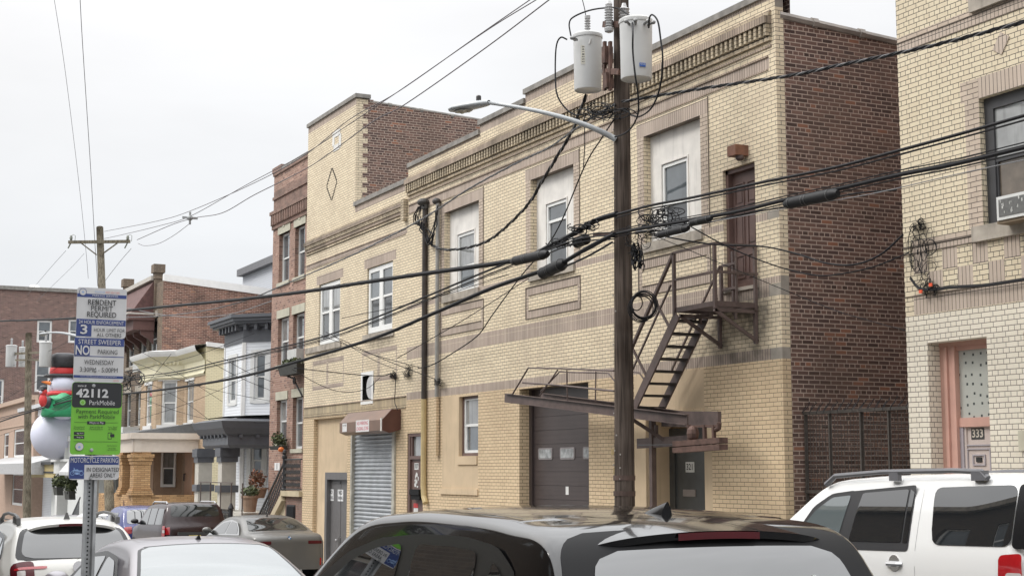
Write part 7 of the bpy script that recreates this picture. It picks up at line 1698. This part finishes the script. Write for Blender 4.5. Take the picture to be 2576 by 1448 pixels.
# --- farther cars, mostly hidden
def simple_car(Xr, Yc, label, m, H=1.6, L=4.6, gl=CG, suv=True, cat='car'):
    k = H/1.6; prof = [(0, .42), (.01, .72), (.05, .98*k), (.14, 1.08*k), (.36, 1.32*k), (.55, 1.48*k), (.85, 1.55*k), (1.4, 1.59*k), (1.9, 1.60*k), (2.45, 1.54*k), (3.0, 1.27*k), (3.4, 1.08*k), (4.0, .98*k), (L-.15, .82), (L-.03, .6), (L, .42)] if suv else \
        [(0, .42), (.01, .72), (.05, .98), (.25, 1.05), (.62, 1.09), (1.0, 1.25), (1.4, 1.39*k), (1.9, 1.45*k), (2.4, 1.45*k), (2.85, 1.38*k), (3.3, 1.16), (3.7, 1.0), (4.2, .92), (L-.15, .76), (L-.03, .6), (L, .42)]
    c = Car(Xr, Yc, L, .9, prof, 1.0, .25, label, cat, m, rf_=.09, crown=.03); c.body(); a = (3.05, 5.0) if suv else (4.1, 5.95)
    c.patch('rear_window', *a, -.83, .83, gl, off=.006, cr=.15); c.patch('windscreen', 9.1, 10.8, -.86, .86, gl, off=.004)
    c.sidepoly('side_window', [(.7, 1.08), (3.0, 1.06), (2.4, 1.42*k if suv else 1.33), (1.0, 1.42*k if suv else 1.2)], gl, off=.006)
    for sg in (-1, 1): c.patch('tail_lamp', 1.5, 2.3, sg*.82-.15, sg*.82+.15, LR, off=.008, cr=.2)
    c.wheels((.9, 3.5)); mirror_(c, 3.1, 1.08, m); return c
simple_car(-48.6, 10.95, 'dark blue SUV just ahead of the maroon SUV', paint('deep blue paint', (.03, .04, .16), rough=.25), H=1.78, cat='SUV')
c = simple_car(-27.4, 3.05, 'pale blue grey sedan at the left edge beyond the white crossover', paint('pale blue silver paint', (.42, .46, .54), metal=.4, rough=.3), H=1.6, gl=CGL, suv=False)
simple_car(-33.2, 3.1, 'white sedan farther along the near kerb at the left edge', paint('plain white paint', (.62, .62, .62)), H=1.6, suv=False)
simple_car(-54.8, 10.95, 'white hatchback beyond the dark blue SUV on the far side', paint('plain white paint', (.62, .62, .62)), H=1.55)
simple_car(-61., 10.95, 'silver sedan farther along the far kerb by the second pole', SP, suv=False)
simple_car(-39.3, 3.1, 'grey sedan far along the near kerb', paint('mid grey paint', (.25, .25, .26), metal=.4), suv=False)
# ================================================================== cables
CB_ = mat('black cable sheath', (.013, .013, .015), .65, var=.1, spec=.22); CG_ = mat('weathered grey cable', (.16, .16, .165), .6, var=.2, scale=4); CP_ = mat('bare aged conductor', (.09, .075, .085), .5, metal=.3, var=.1)
def smooth_(pts, n=8):
    P_ = [Vector(p) for p in pts]; P_ = [P_[0]*2-P_[1]]+P_+[P_[-1]*2-P_[-2]]; out = []
    for i in range(1, len(P_)-2):
        a, b, c, d = P_[i-1:i+3]
        for k in range(n):
            t = k/n; out.append(.5*((2*b)+(c-a)*t+(2*a-5*b+4*c-d)*t*t+(3*b-a-3*c+d)*t**3))
    out.append(P_[-2]); return out
def pts_of(q, Y): return [P(p[0], p[1], p[2] if len(p) > 2 else Y) for p in q]
_cab = {}
def cable(label, q, Y=12.1, r=.012, m=None, name='cable', group='overhead cables', twist=0, extra=(), n=8, cat='cable'):
    pts = pts_of(q, Y); loc = pts[0]; t = thing(name, loc, label, cat, group); s = MB(); c = smooth_(pts, n)
    if twist:
        # strands wound round a messenger
        L_ = [0]
        for a, b in zip(c, c[1:]): L_.append(L_[-1]+(b-a).length)
        fine = []; ln = L_[-1]; k = 0; N_ = int(ln/.06)+2
        def at_(d):
            import bisect
            i = min(max(bisect.bisect(L_, d)-1, 0), len(c)-2); f = (d-L_[i])/max(L_[i+1]-L_[i], 1e-6); return c[i].lerp(c[i+1], f), (c[i+1]-c[i]).normalized()
        for st in range(3):
            pp = []
            for k in range(N_+1):
                p, tg = at_(ln*k/N_); a = tg.cross(Vector((0, 0, 1))).normalized(); b = a.cross(tg); th = 2*pi*(ln*k/N_)/twist+st*2.094; pp.append(p+(a*cos(th)+b*sin(th))*r*.9)
            s.tube(pp, r*(.95 if st else .5), 5, mi=(1 if st == 0 else 0), cap=False)
        s.build('twisted_strand', [m or CB_, CG_], t)
    else:
        s.tube(c, r, 6)
        for (dz, dy, rr) in extra: s.tube([p+Vector((0, dy, dz)) for p in c], rr, 5)
        s.build('strand', m or CB_, t)
    return t
# right-hand span
cable('twisted service cable rising to the top right from the pole', [(2640, 40), (2576, 55), (2400, 102), (2252, 136), (2110, 165), (1990, 190), (1800, 218), (1650, 242), (1566, 256)], 12.15, r=.0155, twist=.42)
cable('thick black cable crossing the upper door and dark brick wall', [(2640, 272), (2576, 291), (2400, 341), (2252, 381), (2100, 421), (1900, 462), (1750, 495), (1640, 516), (1548, 540)], 12.1, r=.020, extra=((-.05, 0, .012), (.01, .04, .012)))
cable('bundled black telephone cable carrying the long splice case', [(2640, 356), (2576, 371), (2400, 413), (2252, 442), (2105, 476), (1975, 503), (1850, 533), (1700, 560), (1600, 577), (1540, 590)], 12.05, r=.026, extra=((.03, .03, .012), (-.045, .01, .010), (.05, -.02, .008)))
cable('thin black cable ending on the corner of the right building', [(2255, 478), (2150, 487), (2000, 517), (1900, 533), (1780, 560), (1660, 580), (1580, 588)], 12.2, r=.012)
cable('lower thin grey wire running right under the splice case', [(2576, 402), (2400, 440), (2200, 486), (2050, 512), (1900, 538), (1760, 562), (1600, 582)], 12.0, r=.006, m=CG_)
# left-hand span
cable('thick black cable sweeping left across the whole street', [(1550, 537), (1500, 553), (1450, 583), (1390, 614), (1335, 642), (1290, 655), (1180, 672), (1070, 687), (900, 712), (750, 735), (560, 757), (313, 781), (180, 800), (0, 807), (-60, 808)], 12.1, r=.036, extra=((.03, .02, .018), (-.035, .01, .014)))
cable('heavy lower cable falling left past the second splice case', [(1545, 588), (1480, 622), (1400, 668), (1335, 690), (1230, 727), (1085, 790), (940, 850), (760, 905), (600, 948), (440, 975), (313, 990), (200, 1001), (60, 1040), (-40, 1074)], 12.0, r=.034, extra=((-.03, 0, .012),))
cable('middle black cable pair descending left in front of the windows', [(1290, 655), (1180, 700), (1085, 740), (940, 800), (800, 850), (640, 888), (540, 912), (440, 935), (313, 953), (200, 985), (80, 1030), (-40, 1060)], 12.1, r=.020, extra=((-.07, .02, .014), (-.11, .0, .008)))
cable('twisted service cable running left over the brick cornices', [(1548, 262), (1500, 290), (1440, 330), (1380, 372), (1300, 410), (1175, 478), (1060, 552), (900, 635), (780, 688), (700, 722), (620, 755), (520, 780), (400, 795), (313, 798)], 12.2, r=.012, twist=.5, m=CG_)
cable('grey sagging wire in front of the dark brick side wall', [(683, 757), (600, 785), (540, 795), (470, 797), (400, 790), (313, 773), (200, 750)], 13.0, r=.014, m=CG_)
# high conductors
YH = 12.1
cable('high bare conductor, uppermost of the rising pair', [(1345, -8), (1200, 92), (1000, 232), (880, 300), (770, 388), (640, 460), (480, 530), (395, 556), (262, 582, 12.3)], YH, r=.010, m=CP_)
cable('high bare conductor, second of the rising pair', [(1362, -8), (1220, 80), (1010, 225), (860, 325), (770, 385), (620, 465), (480, 543), (400, 568), (300, 592), (262, 600, 12.3)], YH, r=.010, m=CP_)
cable('high bare conductor, lowest, meeting the clamp', [(1392, -8), (1220, 122), (1020, 262), (940, 305), (830, 385), (760, 430), (640, 490), (560, 535), (490, 548), (430, 566), (345, 603, 12.2)], YH, r=.012, m=CP_)
cable('slack conductor loop under the clamp at the second pole', [(480, 560), (440, 590), (400, 612), (365, 618), (347, 612)], YH, r=.009, m=CP_)
cable('high bare wire dropping from the top left, left one', [(135, -10, 8.0), (160, 150, 8.7), (183, 330, 10), (203, 500, 11.2), (218, 650, 12.1), (222, 700, 12.3)], 12, r=.008, m=CP_)
cable('high bare wire dropping from the top left, right one', [(201, -10, 8.0), (207, 100, 8.6), (218, 270, 9.7), (229, 440, 10.8), (238, 600, 12.0), (246, 720, 12.3)], 12, r=.011, m=CP_)
cable('guy wire from the left end of the crossarm', [(166, 630, 12.2), (130, 670, 12.6), (90, 717, 13), (70, 740, 13.2)], 12.3, r=.010, m=CG_)
cable('guy wire from the right end of the crossarm', [(330, 625, 12.2), (300, 660, 12.4), (262, 710, 12.7), (230, 760, 13)], 12.3, r=.010, m=CG_)
cable('stay wire running down left behind the crossarm pole', [(212, 637, 12.4), (180, 672, 12.7), (120, 730, 13.2), (90, 760, 13.5)], 12.3, r=.008, m=CG_)
# service drops
cable('thick twisted drop cable sagging to the weatherhead', [(1475, 240, 12.1), (1455, 290, 12.3), (1440, 330, 12.4), (1395, 405, 12.6), (1365, 455, 12.8), (1322, 522, 13), (1240, 598, 13.4), (1180, 622, 13.7), (1120, 628, 13.8), (1085, 615, 13.9), (1075, 595, 13.92)], 12, r=.019, twist=.7)
cable('thin black drop wire slanting across the middle window', [(1545, 300, 12.2), (1512, 350, 12.3), (1470, 420, 12.5), (1395, 590, 12.9), (1310, 695, 13.3), (1240, 790, 13.6), (1200, 845, 13.7), (1130, 893, 13.8), (1085, 918, 13.9), (1052, 925, 13.93)], 12, r=.013)
cable('hanging loose cable tail with frayed end', [(1470, 300), (1471, 360), (1469, 400), (1468, 425)], 12.1, r=.010)
cable('thin drop wire to the left building wall bracket', [(1000, 930, 12.1), (940, 905, 12.8), (870, 865, 13.3), (830, 845, 13.0), (780, 860, 12.6), (600, 900, 12.1)], 12.1, r=.007)
cable('thin wire looping from the flower box to the vent', [(735, 928, 12.1), (800, 965, 12.6), (860, 985, 13.2), (920, 978, 13.7), (955, 950, 13.95)], 13, r=.008)
cable('wire pair running to the shutter box', [(740, 925, 12.1), (830, 935, 12.9), (900, 942, 13.5), (960, 945, 13.8), (992, 940, 13.93), (994, 980, 13.93), (993, 1010, 13.93), (1000, 1030, 13.8)], 13, r=.012)
cable('black service wires from the pole over the fire escape to the side wall', [(1590, 575, 12.2), (1700, 600, 12.6), (1800, 615, 13.1), (1920, 620, 13.6), (2010, 640, 13.8), (2080, 662, 13.8), (2150, 665, 13.8), (2215, 640, 13.85), (2272, 590, 13.93)], 13, r=.014)
cable('thin service wire, lower, crossing to the right building', [(1720, 560, 12.2), (1830, 620, 12.8), (1950, 668, 13.4), (2050, 692, 13.7), (2120, 688, 13.8), (2200, 670, 13.85), (2285, 636, 13.93)], 13, r=.010)
cable('thin service wire crossing above the platform rail', [(1640, 590, 12.2), (1760, 640, 12.6), (1880, 690, 13.1), (2000, 740, 13.6), (2100, 780, 13.8), (2200, 810, 13.9), (2276, 830, 13.95)], 13, r=.006)
cable('wire bundle stapled along the right building', [(2290, 700, 13.93), (2320, 728, 13.93), (2400, 723, 13.93), (2480, 718, 13.93), (2560, 706, 13.93), (2600, 700, 13.93)], 13.93, r=.016, extra=((.02, 0, .008),))
# fine background wires low on the left (each its own drop)
random.seed(11)
for k, (a, b, sag) in enumerate((((313, 935), (640, 838), 12), ((310, 940), (560, 1080), -18), ((320, 905), (690, 1010), 14), ((300, 1015), (700, 905), 10), ((330, 1060), (620, 950), 8), ((560, 900), (700, 965), 6), ((520, 905), (690, 985), 5), ((330, 870), (560, 1010), -4),
                                ((0, 1010), (170, 905), 6), ((0, 1095), (180, 1010), 8), ((0, 885), (60, 880), 3), ((0, 930), (170, 860), 5), ((320, 990), (690, 1065), 22), ((800, 840), (1060, 925), 6), ((820, 835), (1100, 955), 6), ((860, 800), (1280, 690), 10), ((1000, 900), (1330, 700), 5), ((430, 890), (330, 1010), 2))):
    m_ = ((a[0]+b[0])/2, (a[1]+b[1])/2+sag); lab = ['faint', 'slender', 'fine', 'hair-thin'][k % 4]
    ye_ = 13.95 if b[0] > 770 else (12.3 if b[0] < 200 or (a[0] < 20) else 15.6); cable('fine drop wire of the tangle between the left row houses and the poles', [(*a, 12.3), (*m_, (12.3+ye_)/2), (*b, ye_)], 12.5, r=.0085, name='cable', group='fine drop wires', n=8)
# span clamp of the conductors
def clamp():
    c = P(478, 548, 12.1); t = thing('spacer_clamp', c, 'grey cross shaped clamp joining the high conductors', 'clamp'); s = MB(); U = VR
    s.bar(c-U*.25+Vector((0, 0, .02)), c+U*.25-Vector((0, 0, .02)), .08, .07); s.bar(c+Vector((0, 0, .2)), c-Vector((0, 0, .22)), .06, .06); s.ball(c, .11, .11, .09, 10, 6); s.build('clamp_body', mat('grey clamp', (.30, .31, .31), .5), t)
clamp()
def splice(a, b, r, label, Y=12.0, kind='round'):
    a, b = P(*a, Y), P(*b, Y); t = thing('splice_case', a, label, 'splice case', 'splice cases on the cables'); s = MB(); n = 14
    prof = [.55, .92, .98, 1, 1, 1.03, 1, 1, 1, 1.03, 1, 1, .98, .92, .55]
    s.tube([a.lerp(b, k/n) for k in range(n+1)], [r*p for p in prof], 14); s.build('case', mat('black splice plastic', (.013, .013, .014), .55, var=.15, scale=8, spec=.25), t, smooth=True)
    s = MB(); d = (b-a).normalized()
    for f in (.12, .38, .44, .85): p = a.lerp(b, f); s.tube([p-d*.008, p+d*.008], r*1.05, 14)
    s.build('strap', mat('steel strap', (.04, .04, .04), .5), t); return t
splice((1975, 514), (2108, 486), .075, 'long ribbed black splice case in front of the dark brick wall')
splice((1288, 658), (1378, 638), .085, 'black splice case left of the pole, upper one')
splice((1360, 690), (1420, 662), .105, 'shorter fat black splice case below and right of the upper one')
splice((1448, 612), (1478, 600), .09, 'small black drum shaped splice case nearest the pole on its left', Y=12.1)
splice((1652, 592), (1732, 573), .055, 'flat black splice case over the window just right of the pole')
splice((1735, 562), (1790, 548), .05, 'slim black splice case above the flat one right of the pole')
# transformer leads and coils on the near pole
def leads(label, paths, r=.014, name='lead_wire', cat='cable'):
    p0 = P(*paths[0][0]); t = thing(name, p0, label, cat, 'transformer lead wires')
    for q in paths: s = MB(); s.tube(smooth_([P(*z) for z in q], 8), r, 6); s.build('strand', CB_, t)
leads('looping black leads on the left transformer', [[(1427, 100, 11.9), (1410, 95, 11.8), (1399, 120, 11.8), (1397, 190, 11.8), (1402, 240, 11.8), (1425, 275, 11.9), (1450, 290, 12), (1475, 285, 12.1)], [(1437, 95, 11.9), (1432, 60, 11.9), (1445, 42, 11.9), (1490, 25, 12), (1545, 20, 12.1), (1570, 30, 12.1), (1590, 45, 12)]])
leads('looping black leads on the right transformer', [[(1632, 70, 11.8), (1634, 45, 11.7), (1642, 38, 11.7), (1655, 55, 11.7), (1662, 100, 11.7), (1667, 150, 11.7), (1660, 220, 11.8), (1640, 270, 11.9), (1610, 293, 12), (1588, 290, 12.1)], [(1590, 45, 12), (1592, 80, 11.6), (1592, 130, 11.6), (1598, 190, 11.6), (1605, 240, 11.7), (1604, 290, 11.8), (1580, 330, 12), (1540, 345, 12.2), (1510, 335, 12.3)]])
leads('thin lead rising from the left transformer bushing', [[(1475, 62, 12.1), (1472, 30, 12.1), (1465, 0, 12.1), (1462, -10, 12.1)]], r=.008)
def tangle(label, c, rx, ry, n, Y, seed, r=.007, drop=0, name='cable_coil'):
    random.seed(seed); p0 = P(c[0], c[1], Y); t = thing(name, p0, label, 'cable coil', 'cable coils and tangles'); s = MB()
    for k in range(n):
        ph = random.uniform(0, 6.28); sx, sy = random.uniform(.12, .62)**1, random.uniform(.2, .9); dx, dy = random.uniform(-.8, .8)*rx, random.uniform(-.55, .55)*ry; a1 = random.uniform(2.2, 7.5)
        jx, jy = random.uniform(-.06, .06)*rx, random.uniform(-.05, .05)*ry; pts = [P(c[0]+dx+rx*sx*cos(ph+a*a1/9)+jx*a+random.gauss(0, .03)*rx, c[1]+dy+ry*sy*sin(ph+a*a1/9)+jy*a-dx*.12+drop*(a/9)*random.uniform(.4, 1), Y+random.uniform(-.05, .05)) for a in range(10)]; s.tube(smooth_(pts, 3), r*random.uniform(.7, 1.4), 5, cap=False)
    s.build('loops', CB_, t); return t
def coil(label, c, R, Y, turns=5, r=.010):
    p = P(c[0], c[1], Y); t = thing('cable_coil', p, label, 'cable coil', 'cable coils and tangles'); s = MB(); random.seed(4)
    for k in range(turns):
        q = R*random.uniform(.86, 1.05); o = Vector((random.uniform(-.03, .03), random.uniform(-.04, .04), random.uniform(-.04, .04))); s.tube([p+o+VR*q*cos(a*pi/12)+Vector((0, 0, q*1.08*sin(a*pi/12)))*1.0 for a in range(25)], r*random.uniform(.7, 1.3), 6, cap=False)
    for k in range(2): q = R*.45; s.tube([p-VR*R*.45+VR*q*cos(a*pi/12)+Vector((0, 0, R*.3+q*1.3*sin(a*pi/12))) for a in range(25)], r, 6, cap=False)
    s.build('loops', CB_, t)
coil('round coil of spare black cable hung beside the pole at stair height', (1616, 771), .205, 12.1, 9)
tangle('hanging black tangle of wires on the right of the pole', (1602, 645), 13, 34, 26, 12.15, 21, r=.008, drop=14)
tangle('messy knot of wires around the pole below the transformers', (1520, 285), 58, 20, 22, 12.1, 22, r=.008)
cable('black telephone cable running from the pole arm to the upper splice case', [(1545, 592), (1500, 594), (1460, 600), (1410, 616), (1350, 640), (1290, 655)], 12.0, r=.013, extra=((-.06, 0, .012), (.05, .03, .010)))
cable('pair of parallel black cables between the fat splice case and the pole arm', [(1540, 592), (1510, 610), (1470, 632), (1420, 655), (1400, 668)], 12.0, r=.018, extra=((-.11, 0, .018),))
tangle('knot of looped wires on the upper cables left of the pole', (1470, 570), 34, 12, 16, 12.05, 23, r=.008)
tangle('knot of looped wires just right of the upper splice case', (1410, 612), 30, 11, 16, 12.05, 43, r=.008)
tangle('looped wires in front of the right blocked window', (1660, 545), 52, 26, 24, 12.1, 24, r=.007)
tangle('loose wires hanging below the cables right of the pole', (1625, 590), 45, 28, 18, 12.15, 25, r=.005)
tangle('coil of wires on the right building at its left corner, upper', (2305, 570), 20, 14, 12, 13.95, 26, r=.0045)
tangle('wires dangling down the right building corner', (2318, 655), 30, 62, 13, 13.95, 27, r=.0045)
tangle('knot of wires with orange tags on the right building band', (2335, 725), 24, 20, 14, 13.95, 28, r=.005)
tangle('wires gathered at the second pole behind the sign', (325, 955), 30, 24, 22, 12.2, 29, r=.014)
tangle('small tangle by the wall bracket on the left building', (1025, 935), 12, 18, 12, 13.95, 30, r=.005)
tangle('small coil on the grey conduit', (1103, 960), 11, 11, 12, 13.9, 31, r=.005)
tangle('wire knot beside the vent above the shutter box', (990, 945), 9, 10, 12, 13.95, 32, r=.006)
def tags():
    for k, (x, y) in enumerate(((2316, 733), (2341, 716))):
        p = P(x, y, 13.9); t = thing('cable_tag', p, ('lower left', 'upper right')[k]+' orange plastic tag on the right building wires', 'tag', 'orange cable tags'); s = MB(); s.obox(p, Vector((1, 0, 0)), Vector((0, 1, 0)), Vector((0, 0, 1)), .028, .008, .022); s.build('tag_plate', mat('orange tag', (.75, .10, .04), .5, var=0), t)
tags()
def bracket_plate():
    p = P(1500, 590, 12.1); t = thing('pole_arm_bracket', p, 'rusty extension bracket bolted to the pole at cable height', 'bracket'); s = MB(); s.bar(P(1495, 590, 12.1), P(1548, 588, 12.2), .06, .06); s.build('bracket_arm', mat('rusty bracket', (.1, .055, .042)), t)
bracket_plate()
# air conditioner in the right building window
def ac():
    q = P(2507, 500, 13.7); t = thing('air_conditioner', (-14.0, 13.85, 4.86), 'white window air conditioner with a chipped dark grille', 'air conditioner'); fr = front(13.72); xa = P(2507, 520, 13.72).x; za, zb = P(2540, 549, 13.72).z, P(2540, 489, 13.72).z; SH = xa+14.38; sc_ = (zb-za)/.38
    s = MB(); s.fbox(fr, xa, xa+.66, za, zb, -.4, 0); s.build('casing', mat('ac white', (.62, .62, .60), .5, var=.06), t)
    s = MB(); s.fbox(fr, xa+.04, xa+.47, za+.04, zb-.04, 0, .006, 0); random.seed(77)
    for k in range(16):
        u, z, w_, h_ = xa+.06+random.random()*.38, za+.06+random.random()*(zb-za-.14), random.uniform(.006, .02), random.uniform(.01, .06); s.face([fr.p(u, z, .008), fr.p(u+w_, z+.01, .008), fr.p(u+w_*.7, z+h_, .008), fr.p(u-w_*.4, z+h_*.7, .008)], 1)
    for k in range(9): s.fbox(fr, xa+.50, xa+.62, za+.03+k*.027, za+.04+k*.027, 0, .006, 0)
    s.build('grille', [mat('ac dark grille', (.12, .12, .115), .7, var=.2, scale=20), mat('chipped paint', (.55, .55, .52), .7)], t)
    s = MB(); s.fbox(fr, xa-.02, xa+.68, za-.04, za, -.3, -.02); s.build('support', mat('wood strip', (.2, .15, .1), .8), t)
ac()
